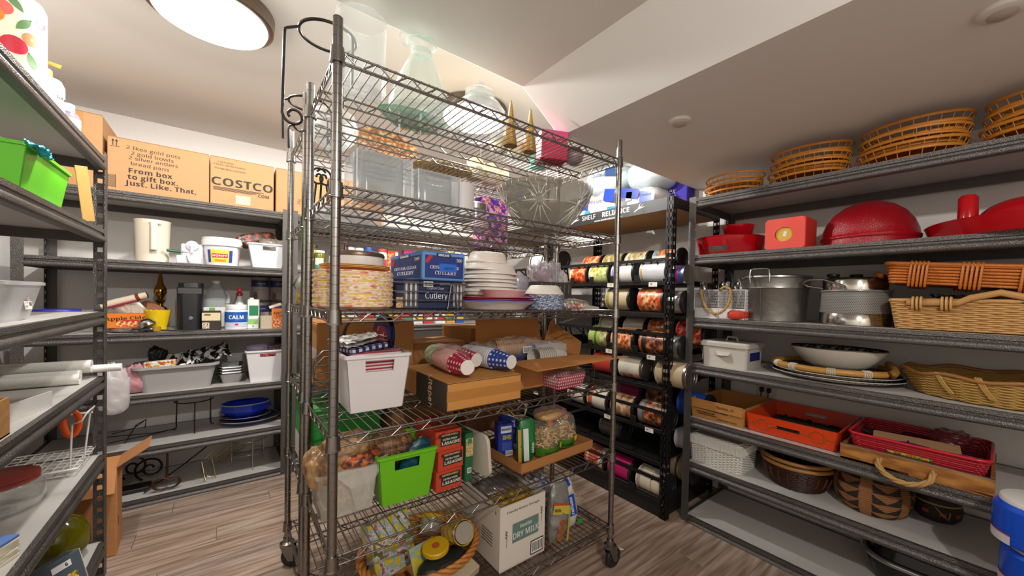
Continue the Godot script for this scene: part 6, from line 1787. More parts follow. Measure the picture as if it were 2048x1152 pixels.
	solo("pantry_bag", "golden snack bag lying in the open top of the dry milk carton", "bag", lump(0.2, 0.05, 0.12, 121, 0.1), mottled("gold bag", ["7a5a1c", "b8902c", "cfb04a"], 10.0, 0.35), Vector3(0.7, y + 0.19, -0.14))
	solo("pantry_bag", "grey foil bag lying behind the golden bag in the dry milk carton", "bag", lump(0.2, 0.06, 0.13, 122, 0.1), M("8f8a86", 0.3, 0.6), Vector3(0.71, y + 0.19, -0.26))
	var bag1 := thing("cheese_bag", "white bag with blue corner and lettering at the right of the lowest shelf", "bag", Vector3(0.995, y + 0.004, -0.1), -12)
	part(bag1, "body", pouch(0.13, 0.25, 0.06, 123, 0.05, 0.5), M("c9c4ba", 0.4), Vector3.ZERO, Vector3(0, 0, 12))
	patch(bag1, "blue_band", -0.01, 0.12, 0.033, 0.06, 0.1, M("16449c", 0.45), Vector3(0, 0, 12))
	patch(bag1, "blue_top", -0.03, 0.215, 0.016, 0.05, 0.045, M("16449c", 0.45), Vector3(0, 0, 30))
	patch(bag1, "green_tag", 0.055, 0.03, 0.02, 0.025, 0.02, M("1f8a3c", 0.5), Vector3(0, 0, -14))
	text(bag1, "ranuate", Vector3(0.0, 0.12, 0.0342), Vector3(0, 0, 102), 0.016, M("d8dce4"))
	var bag2 := thing("cookie_bag", "yellow and silver bag with a cookie picture beside the dry milk carton", "bag", Vector3(0.888, y + 0.004, -0.06), -6)
	part(bag2, "body", pouch(0.105, 0.26, 0.07, 124, 0.05, 0.5), M("8d8a86", 0.3, 0.4), Vector3.ZERO, Vector3(0, 0, -3))
	patch(bag2, "yellow_band", 0.0, 0.155, 0.036, 0.086, 0.036, M("b8a83c", 0.4), Vector3(-4, 0, -14))
	patch(bag2, "red_stripe", 0.0, 0.179, 0.034, 0.086, 0.007, M("b83a1c", 0.4), Vector3(-6, 0, -14))
	patch(bag2, "yellow_edge", 0.046, 0.08, 0.03, 0.014, 0.14, M("b8a83c", 0.4), Vector3(0, 20, -8))
	text(bag2, "Milk", Vector3(-0.02, 0.158, 0.038), Vector3(-4, 0, -14), 0.012, M("5a4a1c"))
	for k in 3:
		part(bag2, "cookie_print", MB.new().lathe(V2([[0, 0], [0.018, 0], [0.016, 0.002], [0, 0.003]]), 18), mottled("cookie", ["5a3014", "8a4c22", "a8683a"], 50.0), Vector3(-0.006 + 0.008 * k, 0.04 + k * 0.03, 0.036), Vector3(86, 0, 0))
	solo("cheese_bag", "second white and blue bag lying behind the dry milk carton", "bag", lump(0.2, 0.2, 0.12, 125, 0.1), mottled("blue bag", ["1c3f98", "2a54b4", "cfcac2", "d8d4cc", "d8d4cc", "d4cfc6"], 7.0, 0.4), Vector3(0.94, y, -0.3))

# ---------------------------------------------------------------- second rack
func back_rack_goods() -> void:
	var y: float = C2Y[0] + 0.0187
	var t := thing("painted_platter", "orange and gold painted platter leaning on the back rack's top shelf", "platter", Vector3(0.36, y, -0.73))
	part(t, "body", MB.new().lathe(V2([[0, 0], [0.09, 0], [0.15, 0.012], [0.148, 0.016], [0.09, 0.004], [0, 0.004]]), 44, false, 1.0, 0.6), mottled("painted", ["6a4420", "8f6434", "a0502c", "b09060", "c4b894"], 9.0, 0.4, false), Vector3(0, 0.075, 0), Vector3(58, 0, 0))
	t = thing("glass_bowl", "round clear glass bowl on the back rack's top shelf", "bowl", Vector3(0.13, y, -0.72))
	part(t, "body", MB.new().lathe(V2([[0, 0], [0.05, 0], [0.09, 0.04], [0.1, 0.085], [0.085, 0.14], [0.083, 0.14], [0.097, 0.085], [0.087, 0.042], [0.05, 0.006], [0, 0.006]]), 44), G("e4ebe8", 0.14, 0.02))
	t = thing("painted_platter", "gold wicker-look platter lying on the back rack behind the lidded jar", "platter", Vector3(0.64, y, -0.72))
	part(t, "body", MB.new().lathe(V2([[0, 0], [0.1, 0], [0.16, 0.018], [0.158, 0.022], [0.1, 0.005], [0, 0.005]]), 44, false, 1.0, 0.8), mottled("gold wicker", ["8a6424", "b8934a", "cfc08a", "d9d2bc"], 20.0, 0.35, true))
	for k in 3:
		turned(["cream glass candle jar left on the back rack's top shelf", "cream glass candle jar in the middle of the back rack's top shelf", "cream glass candle jar at the right of the back rack's top shelf"][k], "candle_jar", "jar", Vector3(0.82 + k * 0.1, y, -0.7 - 0.02 * k), [[0, 0], [0.042, 0], [0.045, 0.004], [0.045, 0.11], [0.043, 0.11], [0.043, 0.006], [0, 0.006]], G("d8d0b4", 0.5, 0.1), [[0, 0.006], [0.042, 0.006], [0.042, 0.07], [0, 0.07]], M("d9cfae", 0.5), 32, "", "candle")
	var iron := M("2c2826", 0.45, 0.6)
	for k in 2:
		t = thing("iron_wall_bracket", ["small iron ring bracket at the back rack's top left end", "lower iron scroll bracket hooked on the back rack's left end"][k], "bracket", Vector3(0.03 + 0.03 * k, y - 0.0 - k * 0.0, -0.66 - k * 0.1))
		var ring := []
		for i in 30:
			ring.append(Vector3(cos(TAU * i / 30) * 0.07, 0.13 - k * 0.06, sin(TAU * i / 30) * 0.07))
		part(t, "ring", MB.new().tube(ring, 0.0046, 7, true), iron)
		var sc := [Vector3(-0.07, 0.13 - k * 0.06, 0), Vector3(-0.088, 0.12 - k * 0.06, 0), Vector3(-0.09, 0.1 - k * 0.06, 0), Vector3(-0.088, -0.03, 0)]
		part(t, "arm", MB.new().tube(sc, 0.0042, 7), iron)
		for i in 2:
			part(t, "leg", MB.new().tube([Vector3(0.06, 0.13 - k * 0.06, 0.036 - i * 0.072), Vector3(0.075, 0.1 - k * 0.06, 0.04 - i * 0.08), Vector3(0.075, 0.004, 0.04 - i * 0.08)], 0.0042, 7), iron)
	# scrollwork plate stand seen through the rack's left end
	t = thing("iron_plate_stand", "black scrollwork plate stand on the back rack's second shelf", "stand", Vector3(0.09, C2Y[1] + 0.0187, -0.74))
	for s in [-1, 1]:
		var sp := []
		for i in 22:
			var a := i * 0.42
			var r := 0.008 + 0.0017 * i
			sp.append(Vector3(s * (0.012 + cos(a) * r * 0.8), 0.22 + sin(a) * r, 0.0))
		part(t, "scroll", MB.new().tube(sp, 0.0046, 6), iron)
		part(t, "leg", MB.new().tube([Vector3(s * 0.02, 0.19, 0), Vector3(s * 0.03, 0.1, 0.01), Vector3(s * 0.06, 0.003, 0.04)], 0.0046, 6), iron)
	part(t, "back_leg", MB.new().tube([Vector3(0, 0.2, 0), Vector3(0, 0.1, -0.03), Vector3(0, 0.003, -0.08)], 0.0046, 6), iron)
	y = C2Y[1] + 0.0187
	t = thing("lidded_box", "flat clear box with bright blue lid ends on the back rack's second shelf", "box", Vector3(0.16, y, -0.7))
	part(t, "body", MB.new().box(0, 0, 0, 0.26, 0.055, 0.3, 0.008), G("cfd4d8", 0.35, 0.15))
	part(t, "blue_clip", MB.new().box(-0.132, 0.02, 0.02, 0.012, 0.05, 0.16, 0.004), M("1f6ab8", 0.35))
	part(t, "lid", MB.new().box(0, 0.055, 0, 0.27, 0.012, 0.31, 0.004), G("d0d6da", 0.45, 0.15))
	solo("party_bag", "pink, purple and blue patterned gift bag on the back rack behind the crystal bowl", "bag", MB.new().box(0, 0, 0, 0.2, 0.28, 0.08, 0.004), mottled("party", ["3a2c9a", "5a3ab0", "d83a90", "e0dce4", "c8642c"], 6.0, 0.4), Vector3(0.96, y, -0.75), Vector3(0, 8, 0))
	y = C2Y[2] + 0.0187
	t = thing("jar_stack", "small glass jar with a silver lid by the back rack's left posts", "jar", Vector3(0.04, y, -0.83))
	part(t, "body", MB.new().lathe(V2([[0, 0], [0.026, 0], [0.028, 0.004], [0.028, 0.06], [0, 0.06]]), 26), mottled("mustard", ["8a7424", "b89c3a", "d8cfae"], 40.0, 0.3))
	part(t, "lid", MB.new().lathe(V2([[0, 0.074], [0.028, 0.074], [0.029, 0.06], [0, 0.06]]), 26), M("b8b4ae", 0.3, 0.8))
	turned("round steel strainer lid hanging at the back rack's left end", "steel_lid", "lid", Vector3(0.06, y + 0.1, -0.92), [[0, 0], [0.045, 0], [0.05, 0.006], [0.045, 0.012], [0, 0.018]], M("a8a6a2", 0.3, 0.9)).rotation_degrees = Vector3(70, -30, 0)
	solo("paper_packet", "yellow paper packet standing at the left end of the back rack's third shelf", "packet", MB.new().box(0, 0, 0, 0.06, 0.14, 0.14, 0.003), M("b8a23a", 0.5), Vector3(0.1, y, -0.63))
	turned("white plastic tub behind the nested tubs on the back rack", "white_tub", "tub", Vector3(0.8, y, -0.72), [[0, 0], [0.09, 0], [0.1, 0.02], [0.115, 0.19], [0, 0.19]], M("d8d4d0", 0.4), [[0, 0.21], [0.116, 0.21], [0.12, 0.205], [0.12, 0.185], [0, 0.185]], M("dcd8d4", 0.4), 36, "", "lid")
	carton("brown carton beside the white tub on the back rack", Vector3(0.56, y, -0.74), 0.2, 0.14, 0.2, 8)
	# fourth shelf: large cartons
	y = C2Y[3] + 0.0187
	t = carton("large brown carton with clear tape across its side on the back rack", Vector3(0.245, y, -0.73), 0.39, 0.252, 0.34, 0, "b57d45")
	patch(t, "tape", -0.1953, 0.125, 0.0, 0.34, 0.045, M("cfc6ba", 0.2), Vector3(0, -90, 0))
	for k in 3:
		text(t, "THIS SIDE UP", Vector3(-0.1955, 0.2 - k * 0.07, 0.05), Vector3(0, -90, 90), 0.008, M("4a3424"), "regular")
	patch(t, "tape", -0.12, 0.15, 0.1703, 0.05, 0.14, bumpy("a06c38", 0.3, 0.0, "card", 5.0, 0.2, 0.02))
	t = thing("wire_bookend", "chrome wire rounded divider in front of the large brown carton", "divider", Vector3(0.03, y, -0.47))
	for k in 2:
		part(t, "loop", MB.new().tube([Vector3(0.12, 0.13 + k * 0.02, -0.02 * k), Vector3(0.03, 0.13 + k * 0.02, -0.02 * k), Vector3(0.0, 0.1 + k * 0.02, -0.02 * k), Vector3(-0.004, 0.06 + k * 0.02, -0.02 * k), Vector3(0.0, 0.03 + k * 0.02, -0.02 * k), Vector3(0.03, 0.005 + k * 0.02, -0.02 * k), Vector3(0.12, 0.005 + k * 0.02, -0.02 * k)], 0.0036, 6), chrome())
	for k in 3:
		part(t, "bar", MB.new().bar(Vector3(0.0, 0.04 + k * 0.03, 0), Vector3(0.12, 0.04 + k * 0.03, 0), 0.003, 6), chrome())
	t = carton("low brown carton with a torn tape strip behind the white bin", Vector3(0.585, y, -0.7), 0.26, 0.145, 0.26, -4, "a87440")
	patch(t, "torn_tape", 0.02, 0.1465, 0.04, 0.14, 0.025, M("c9b8a4", 0.5), Vector3(-90, 20, 0))
	t = carton("flat brown carton printed with numbers behind the paper cups", Vector3(0.9, y, -0.73), 0.34, 0.205, 0.3, 3, "a06c38")
	text(t, "153", Vector3(-0.08, 0.185, 0.1505), Vector3.ZERO, 0.014, M("33241a"), "regular")
	patch(t, "tape", 0.02, 0.2063, 0.1, 0.2, 0.03, M("c9b498", 0.25), Vector3(-90, 0, 0))
	# fifth shelf
	y = C2Y[4] + 0.0187
	t = carton("green and white carton lying low on the back rack's left end", Vector3(0.16, y, -0.72), 0.28, 0.24, 0.3, 0, "2f9a3c")
	patch(t, "white_base", -0.1403, 0.05, 0.0, 0.3, 0.1, M("dcd8d0", 0.5), Vector3(0, -90, 0))
	patch(t, "white_base", 0.0, 0.05, 0.1503, 0.28, 0.1, M("dcd8d0", 0.5))
	carton("plain dark brown carton in the middle of the back rack's fifth shelf", Vector3(0.5, y, -0.72), 0.3, 0.18, 0.3, 0, "8a5c34")
	carton("plain brown carton at the right of the back rack's fifth shelf", Vector3(0.88, y, -0.72), 0.32, 0.2, 0.3, 0, "7a5230")

# ---------------------------------------------------------------- rotating can rack
const TRAYS := [1.36, 1.17, 0.925, 0.735, 0.49, 0.3, 0.075]

func can_rack() -> void:
	can_frame(Vector3(1.735, 0, -0.055), 1.06, "black steel rotating can rack with a white-lettered top board by the right wall", true)
	can_frame(Vector3(1.735, 0, -1.13), 0.85, "second black can rack further along the wall, mostly behind the wire racks", false)

func can_frame(at: Vector3, w: float, label: String, front: bool) -> void:
	# local x runs along the front (south is +x), local +z faces the room
	var t := thing("can_rack", label, "can rack", at, -90)
	var bl := M("1b1a1a", 0.42, 0.3)
	var dk := M("131313", 0.5)
	var d := 0.56
	for fx in [0, 1]:
		for fz in [0, 1]:
			var m := MB.new()
			var y := 0.0
			m.box(0, 0, 0, 0.006, 1.868, 0.002)
			m.box(0.015, 0, 0, 0.006, 1.868, 0.002)
			m.box(0.036, 0, 0, 0.006, 1.868, 0.002)
			m.box(0.039, 0, -0.006, 0.002, 1.868, 0.01)
			m.box(0.039, 0, -0.033, 0.002, 1.868, 0.012)
			while y < 1.85:
				m.box(0.02, y, 0, 0.036, 0.026, 0.002)
				m.box(0.039, y, -0.02, 0.002, 0.026, 0.024)
				y += 0.046
			var p := part(t, "post", m, bl, Vector3(-w + fx * w - (0.04 if fx else 0.0) * 1.0, 0, -fz * d))
			if fx == 0:
				p.scale.x = -1.0
				p.position.x += 0.04
			if fz == 1:
				p.scale.z = -1.0
			if fz == 0:
				var bolt := MB.new().lathe(V2([[0, 0], [0.007, 0], [0.006, 0.004], [0, 0.005]]), 10).mesh()
				for k in TRAYS.size():
					part(t, "bolt", bolt, chrome(), Vector3(-w + 0.02 + fx * (w - 0.04), TRAYS[k] + 0.01, 0.001), Vector3(90, 0, 0))
	# top: fascia, particle board
	part(t, "top_fascia", MB.new().box(-w / 2, 1.792, 0.002, w - 0.07, 0.075, 0.004, 0.001), M("191817", 0.45, 0.1))
	for s in [0, 1]:
		part(t, "side_fascia", MB.new().box(0, 1.8, 0, d, 0.06, 0.003), bl, Vector3(-w * s, 0, -d / 2), Vector3(0, 90, 0))
	part(t, "top_board", MB.new().box(-w / 2, 1.806, -d / 2, w - 0.01, 0.014, d - 0.01), M("a9814f", 0.75))
	if front:
		var wh := M("d8d4ce", 0.5)
		text(t, "SHELF", Vector3(-0.652, 1.838, 0.0046), Vector3.ZERO, 0.031, wh, "regular", 1.1)
		text(t, "RELIANCE", Vector3(-0.415, 1.838, 0.0046), Vector3.ZERO, 0.031, wh, "bold", 1.12)
		text(t, "www.shelfreliance.com", Vector3(-0.48, 1.804, 0.0046), Vector3.ZERO, 0.0095, wh, "bold", 1.55)
		for s in [-0.79, -0.235]:
			var lf := MB.new()
			for k in 3:
				var a := [0.2, 0.75, 1.3][k] as float
				lf.tube([Vector3(0, 0, 0), Vector3(cos(a) * 0.025, sin(a) * 0.014, 0), Vector3(cos(a) * 0.05, sin(a) * 0.034, 0)], 0.0055, 6, false, 0.2, 0.25)
			lf.tube([Vector3(-0.03, -0.015, 0), Vector3(0, 0, 0)], 0.004, 6, false, 1.0, 0.25)
			part(t, "leaf_mark", lf, wh, Vector3(s, 1.83, 0.005))
	part(t, "kick_board", MB.new().box(-w / 2, 0.0, -0.01, w - 0.07, 0.115, 0.012, 0.002), dk)
	part(t, "side_panel", MB.new().box(0, 0.0, 0, d - 0.08, 0.13, 0.01), dk, Vector3(-0.03, 0, -d / 2), Vector3(0, 90, 0))
	var lanes := int(w / 0.21)
	for k in TRAYS.size():
		var y: float = TRAYS[k]
		part(t, "tray_lip", MB.new().box(-w / 2, y, 0.0, w - 0.08, 0.024, 0.003, 0.001), bl)
		part(t, "tray", MB.new().box(-w / 2, 0, 0, w - 0.08, 0.003, d - 0.02), dk, Vector3(0, y + 0.004 + (0.02 if k % 2 else 0.0), -d / 2), Vector3(0, 0, 0))
		for i in lanes + 1:
			part(t, "lane_guide", MB.new().box(0, 0, -0.24, 0.003, 0.03, 0.46), bl, Vector3(-0.06 - i * (w - 0.12) / lanes, y + 0.007, 0))
		if k % 2 == 0:
			for i in lanes:
				part(t, "can_stop", MB.new().box(0, 0, 0, 0.04, 0.045, 0.004, 0.001), bl, Vector3(-0.06 - (i + 0.93) * (w - 0.12) / lanes, y + 0.018, 0.004))
			if k < 6:
				var tag := patch(t, "paper_tag", -0.12, y + 0.004, 0.003, 0.058, 0.026, M("d9d5cd", 0.6))
				patch(tag, "tag_picture", -0.012, 0.002, 0.0006, 0.016, 0.01, mottled("tag", ["4a2c20", "a8702c", "d9d5cd"], 60.0))
				tag = patch(t, "paper_tag", -0.44, y + 0.004, 0.003, 0.058, 0.026, M("d9d5cd", 0.6))
				patch(tag, "tag_picture", 0.0, 0.002, 0.0006, 0.02, 0.01, mottled("tag2", ["8a8a2c", "c8b42c", "d9d5cd"], 60.0))
	# upper cross braces that carry the feed tracks
	for y in [1.5, 1.06, 0.6, 0.2]:
		part(t, "track_rail", MB.new().box(-w / 2, y, -0.02, w - 0.08, 0.02, 0.006), bl)
		for i in lanes:
			var x := -0.1 - i * (w - 0.14) / lanes
			var m := MB.new()
			m.bar(Vector3(x - 0.01, y + 0.005, -0.02), Vector3(x - 0.01, y - 0.09, -0.06), 0.006, 5)
			m.bar(Vector3(x - 0.05, y + 0.005, -0.02), Vector3(x - 0.11, y - 0.09, -0.1), 0.006, 5)
			m.bar(Vector3(x - 0.12, y + 0.005, -0.02), Vector3(x - 0.05, y - 0.09, -0.1), 0.006, 5)
			part(t, "track_brace", m, bl)

# one large can lying on its side; its axis runs along world z
func can(label: String, x: float, y: float, z: float, r: float, l: float, roll: float, body: Material, bands: Array, word: String, word_mat: Material, lid: Material, word_h := 0.026) -> void:
	var t := thing("food_can", label, "can", Vector3(x, y, z))
	# local y (can axis) points along -z (north); the can's top faces south
	t.basis = Basis(Vector3(1, 0, 0), Vector3(0, 0, 1), Vector3(0, -1, 0)) * Basis(Vector3.UP, deg_to_rad(roll))
	part(t, "body", MB.new().lathe(V2([[0, 0.004], [r - 0.008, 0.004], [r - 0.006, 0], [r, 0], [r, 0.005], [r - 0.002, 0.007], [r - 0.002, l - 0.007], [r, l - 0.005], [r, l], [r - 0.006, l]]), 44), body)
	part(t, "end_cap", MB.new().lathe(V2([[r - 0.001, l - 0.012], [r + 0.001, l - 0.012], [r + 0.001, l], [r - 0.002, l + 0.002], [r - 0.006, l + 0.002], [r - 0.008, l - 0.003], [r * 0.8, l - 0.003], [r * 0.78, l - 0.001], [r * 0.6, l - 0.001], [r * 0.58, l - 0.003], [0, l - 0.003]]), 44), lid)
	for b in bands:
		sleeve(t, b[3] if b.size() > 3 else "label_band", r - 0.0022, b[0] * l, b[1] * l, b[2], b[4] if b.size() > 4 else 0.0, b[5] if b.size() > 5 else 360.0)
	if word:
		text_round(t, word, r - 0.0012, l * 0.5, 0.0, word_h, word_mat, "bold", 1.1)

func canned_goods() -> void:
	var r := 0.0765
	var l := 0.175
	var x := 1.735 + 0.088
	var blk := M("161616", 0.45)
	var tin := M("8f8a80", 0.3, 0.9)
	var wt := M("e0dcd6", 0.5)
	var orange := mottled("can tomato", ["9a2414", "d2502c", "e8843c", "f0c090"], 9.0, 0.35, true)
	var corn := mottled("can corn", ["8a8a2c", "c8b84a", "e2d69a", "d8dcb0"], 8.0, 0.35, true)
	var bean := mottled("can bean", ["2a1510", "5a2c1c", "8a4c2c", "c08050"], 10.0, 0.35, true)
	var meat := mottled("can pasta", ["7a2414", "b8542c", "d8945c", "e8c08a"], 10.0, 0.35, true)
	var oats := mottled("can oats", ["6a4430", "a07050", "c8a078", "dcc4a4"], 7.0, 0.35, true)
	var beige := M("b8a582", 0.5)
	var cream := M("d6cfbc", 0.5)
	# front edge of every tray carries a row of cans, south to north
	var y := 1.36 + 0.006 + r
	can("small blue and white can half behind the can rack's front post, top row", x - 0.005, y - 0.02, -0.13, 0.055, 0.13, 90, M("1f4a9a", 0.35), [[0.2, 0.5, wt], [0.62, 0.72, M("b8283a", 0.4)]], "", wt, tin)
	can("silver sugar can with blue and brown dessert picture, top row", x, y, -0.285, r, 0.185, 78, M("c9c9cc", 0.35), [[0.3, 0.75, mottled("can sugar", ["4a3024", "d0ccc8", "d4d2d0", "5a8ab0", "c89a70"], 8.0, 0.3, true), "picture", 20, 150], [0.02, 0.1, M("b89a54", 0.4)], [0.3, 0.62, M("7f8ea8", 0.4), "title_band", -70, 25]], "SUGAR", wt, blk)
	can("white and violet flour can in the top row", x, y, -0.51, r, l, 66, wt, [[0.02, 0.24, M("8f86b4", 0.4)], [0.28, 0.4, M("a9a2c6", 0.4)], [0.42, 0.85, mottled("can bread", ["d8c8a8", "e0dcd6", "e0dcd6", "b88a50"], 8.0, 0.4), "picture", 60, 150]], "FLOUR", M("6a5fa0", 0.4), blk)
	can("yellow and green corn can in the top row", x, y, -0.71, r, l, 90, cream, [[0.5, 0.98, mottled("can green", ["8f9a4a", "b8c47a", "d0d49a"], 8.0, 0.35)], [0.05, 0.5, corn, "picture"]], "", wt, blk)
	can("orange tomato can at the far end of the top row", x, y, -0.91, r, l, 90, orange, [[0.05, 0.12, wt]], "", wt, blk)
	y = 1.525 + 0.0
	var back := ["c8342c", "8a8a3c", "3aa8b8", "d8c8b0"]
	for k in 4:
		can(["red-banded can on the feed track behind the top row's post end", "olive-banded can on the feed track above the flour can", "turquoise-banded can on the feed track above the sugar can", "cream-banded can on the feed track above the corn can"][k], x + 0.15, y, [-0.92, -0.72, -0.3, -0.52][k], r, l, 90, mottled("can back %d" % (k % 2), [["8a3a24", "d88a4c", "e0d8c8"], ["6a5a3a", "b8a060", "dcd4c0"]][k % 2], 8.0, 0.4, true), [[0.0, 0.14, M(back[k], 0.4)], [0.86, 1.0, M(back[k], 0.4)]], "", wt, blk)
	y = 1.17 + 0.026 + r
	can("dark-ended small can beside the front post, second row", x + 0.02, y - 0.01, -0.135, 0.068, 0.12, 90, M("a8a49e", 0.35, 0.6), [], "", wt, blk)
	can("orange and brown spaghetti can in the second row", x, y, -0.295, r, l, 66, meat, [[0.02, 0.14, M("c8502c", 0.4)], [0.8, 0.98, M("b8401c", 0.4)], [0.25, 0.75, M("b83a1c", 0.4), "title_band", -60, 60]], "SPAGHETTI", wt, blk, 0.022)
	can("plain beige ingredient-text can in the second row, left", x, y, -0.555, r, 0.19, 80, beige, [[0.02, 0.16, M("8a8a3a", 0.4)]], "", wt, blk)
	y = 0.925 + 0.006 + r
	can("black-ended small can beside the post, third row", x + 0.01, y - 0.01, -0.135, 0.068, 0.12, 90, M("8a8680", 0.35, 0.6), [], "", wt, blk)
	can("dark bean can with orange food picture, third row", x, y, -0.28, r, 0.19, 76, bean, [[0.02, 0.1, M("b8623a", 0.4)], [0.1, 0.28, M("2a1a14", 0.4)], [0.34, 0.62, M("6a3018", 0.4), "title_band", -70, 50], [0.3, 0.95, mottled("can chili", ["7a2a10", "d07a24", "e8b050", "c8c070"], 12.0, 0.35, true), "picture", 50, 150]], "BEANS", wt, blk)
	can("orange spaghetti can beside the bean can, third row", x, y, -0.5, r, l, 70, meat, [[0.02, 0.2, M("d8a070", 0.4)], [0.25, 0.62, M("c8402c", 0.4), "title_band", -70, 60]], "SPAGHETTI", wt, blk, 0.022)
	can("lime green vegetable can at the left of the third row", x, y, -0.7, r, l, 90, M("98ac5a", 0.4), [[0.3, 0.4, M("5a6a2c", 0.4)], [0.6, 0.98, mottled("can peas", ["7a3a24", "a8ac6a", "c8cc90"], 9.0, 0.4, true)]], "", wt, blk)
	y = 1.075
	for k in 4:
		can(["cream can on the feed track above the spaghetti can, third row", "cream and red can on the feed track above the bean can", "cream and lime can on the feed track, left of the third row", "red-patterned can on the feed track by the post, third row"][k], x + 0.15, y, [-0.52, -0.32, -0.74, -0.12][k], r, l, 90, [cream, mottled("can back 0", [], 8.0), cream, mottled("can back 3", ["8a1c1c", "c83a2c", "e0c8a0"], 9.0, 0.4, true)][k], [[0.0, 0.12, M(["d0c8b0", "c86a3a", "9aac3a", "a82424"][k], 0.4)]], "", wt, blk)
	y = 0.735 + 0.026 + r
	can("beige text-covered can nearest the post, fourth row", x, y, -0.16, r, 0.19, 84, beige, [], "", wt, tin)
	can("cream and salmon can with its ringed metal end showing, fourth row", x + 0.01, y, -0.44, r, l, 90, cream, [[0.02, 0.98, mottled("can salmon", ["a8483a", "d88a70", "e0d8c8"], 8.0, 0.4, true), "picture", -150, -50]], "", wt, tin)
	can("red and cream can at the left of the fourth row", x, y, -0.66, r, l, 90, M("b83a2c", 0.4), [[0.2, 0.8, cream, "label", 20, 120]], "", wt, blk)
	y = 0.49 + 0.006 + r
	can("blue grey and brown bean can in the fifth row", x, y, -0.275, r, 0.19, 72, bean, [[0.02, 0.18, M("6a7c84", 0.4)], [0.2, 0.27, M("8a4434", 0.4)], [0.28, 0.62, M("5a6c74", 0.4), "title_band", -60, 40], [0.4, 0.95, mottled("can cookie", ["5a3420", "a07850", "d0b490", "e0ccb0"], 9.0, 0.35, true), "picture", 42, 140]], "BEANS", wt, blk)
	can("tan and brown oats can in the fifth row", x, y, -0.49, r, l, 72, oats, [[0.02, 0.12, M("b8863c", 0.4)], [0.24, 0.52, M("5a3428", 0.4), "title_band", -50, 40]], "OATS", wt, blk)
	can("white can with an orange band, fifth row", x, y, -0.7, r, l, 90, cream, [[0.04, 0.26, M("c8602c", 0.4)]], "", wt, blk)
	can("cream can at the far left of the fifth row", x, y, -0.9, r, l, 90, cream, [[0.1, 0.2, M("8a4a34", 0.4)]], "", wt, blk)
	y = 0.645
	for k in 3:
		can(["dark brown can with grey lettering on the feed track, fifth row", "magenta can on the feed track above the oats can", "blue and white can on the feed track beside the post, fifth row"][k], x + 0.15, y, [-0.32, -0.54, -0.1][k], r, l, 80, [bean, M("8a1848", 0.4), M("28489a", 0.4)][k], [[0.35, 0.6, [M("4a5052", 0.4), M("a83a64", 0.4), wt][k], "title_band", -60, 60]], ["BEANS", "", ""][k], wt, blk)
	y = 0.3 + 0.026 + r
	can("black-ended dark can alone in the sixth row", x + 0.02, y, -0.6, r, l, 90, M("3a3634", 0.4), [], "", wt, blk)
	can("pale grey can beside the post in the sixth row", x + 0.16, y + 0.02, -0.12, 0.07, 0.17, 90, M("b8b4b8", 0.4), [], "", wt, blk)
	y = 0.075 + 0.006 + r
	can("white rice can with blue title block, bottom row", x, y, -0.275, r, 0.19, 66, M("cfc4ac", 0.4), [[0.02, 0.16, M("a89a8a", 0.4)], [0.2, 0.55, M("1f5a90", 0.4), "title_band", -60, 30], [0.3, 0.46, M("2c84b8", 0.4), "side_title", 30, 60], [0.55, 0.98, mottled("can rice", ["b8ac9a", "d0c8b8", "e0dcd0"], 30.0, 0.4), "picture", -60, 150], [0.55, 0.57, M("8a2c34", 0.4), "ring"]], "RICE", wt, blk)
	can("magenta berry can with a white badge, bottom row", x, y, -0.5, r, l, 74, M("b0145a", 0.35), [[0.3, 0.8, wt, "badge", 10, 60], [0.38, 0.72, M("d8603c", 0.4), "fruit", 16, 54]], "PIE", wt, blk)
	can("coral can at the left of the bottom row", x, y, -0.71, r, l, 90, M("d8604a", 0.4), [[0.7, 0.98, cream], [0.1, 0.2, cream]], "", wt, blk)
	can("brown paper-labelled can on the bottom feed track by the post", x + 0.15, 0.24, -0.18, r, l, 70, M("8a7660", 0.5), [[0.45, 0.52, M("2c2420", 0.5)]], "", wt, blk)
	for k in 2:
		can(["white can with orange fruit in the far rack, left of the chrome posts", "white and red can in the far rack behind the chrome posts"][k], x + 0.02, 1.45 + 0.12, [-1.42, -1.24][k], r, l, 84, wt, [[0.25, 0.6, mottled("can far", ["c8503c", "e09a4a", "e0dcd6"], 12.0, 0.4, true), "picture", 20, 110], [0.0, 0.15, M("4a4a3c", 0.4)]], "", wt, blk)
	# paper goods on top of the can rack
	y = 1.82
	var film1 := M("c9d8dc", 0.2)
	var t := thing("tissue_pack", "blue and white wrapped pack of toilet rolls on top of the can rack, left", "pack", Vector3(2.17, y, -0.875), -90)
	part(t, "body", lump(0.42, 0.3, 0.34, 131, 0.05, 7.0), M("c9c6cc", 0.25))
	tissue_print(t, 0.174, [[-0.14, 0.22, 0.08, 0.12, "1a3ca8", -8], [-0.1, 0.09, 0.05, 0.12, "2a9ad8", 4], [0.12, 0.235, 0.1, 0.09, "1f44b8", -12], [0.14, 0.1, 0.08, 0.09, "2a8ad0", -8]], [["ultra soft", -0.02, 0.21, 0.024], ["for soft", 0.01, 0.11, 0.02]])
	t = thing("tissue_pack", "blue and white wrapped pack of toilet rolls on top of the can rack, right", "pack", Vector3(2.17, y, -0.51), -90)
	part(t, "body", lump(0.3, 0.26, 0.34, 132, 0.05, 7.0), M("ccc6c4", 0.25))
	tissue_print(t, 0.174, [[-0.06, 0.21, 0.17, 0.07, "1f3c9c", -14], [0.09, 0.15, 0.12, 0.09, "2448b0", -10], [-0.06, 0.19, 0.05, 0.06, "cfd4dc", -8]], [["Comfort", 0.08, 0.175, 0.018], ["ultra soft", 0.1, 0.12, 0.012]])
	t = thing("paper_towel_pack", "pale teal wrapped pack of paper towels lying on the left toilet roll pack", "pack", Vector3(2.18, y + 0.285, -0.88), -90)
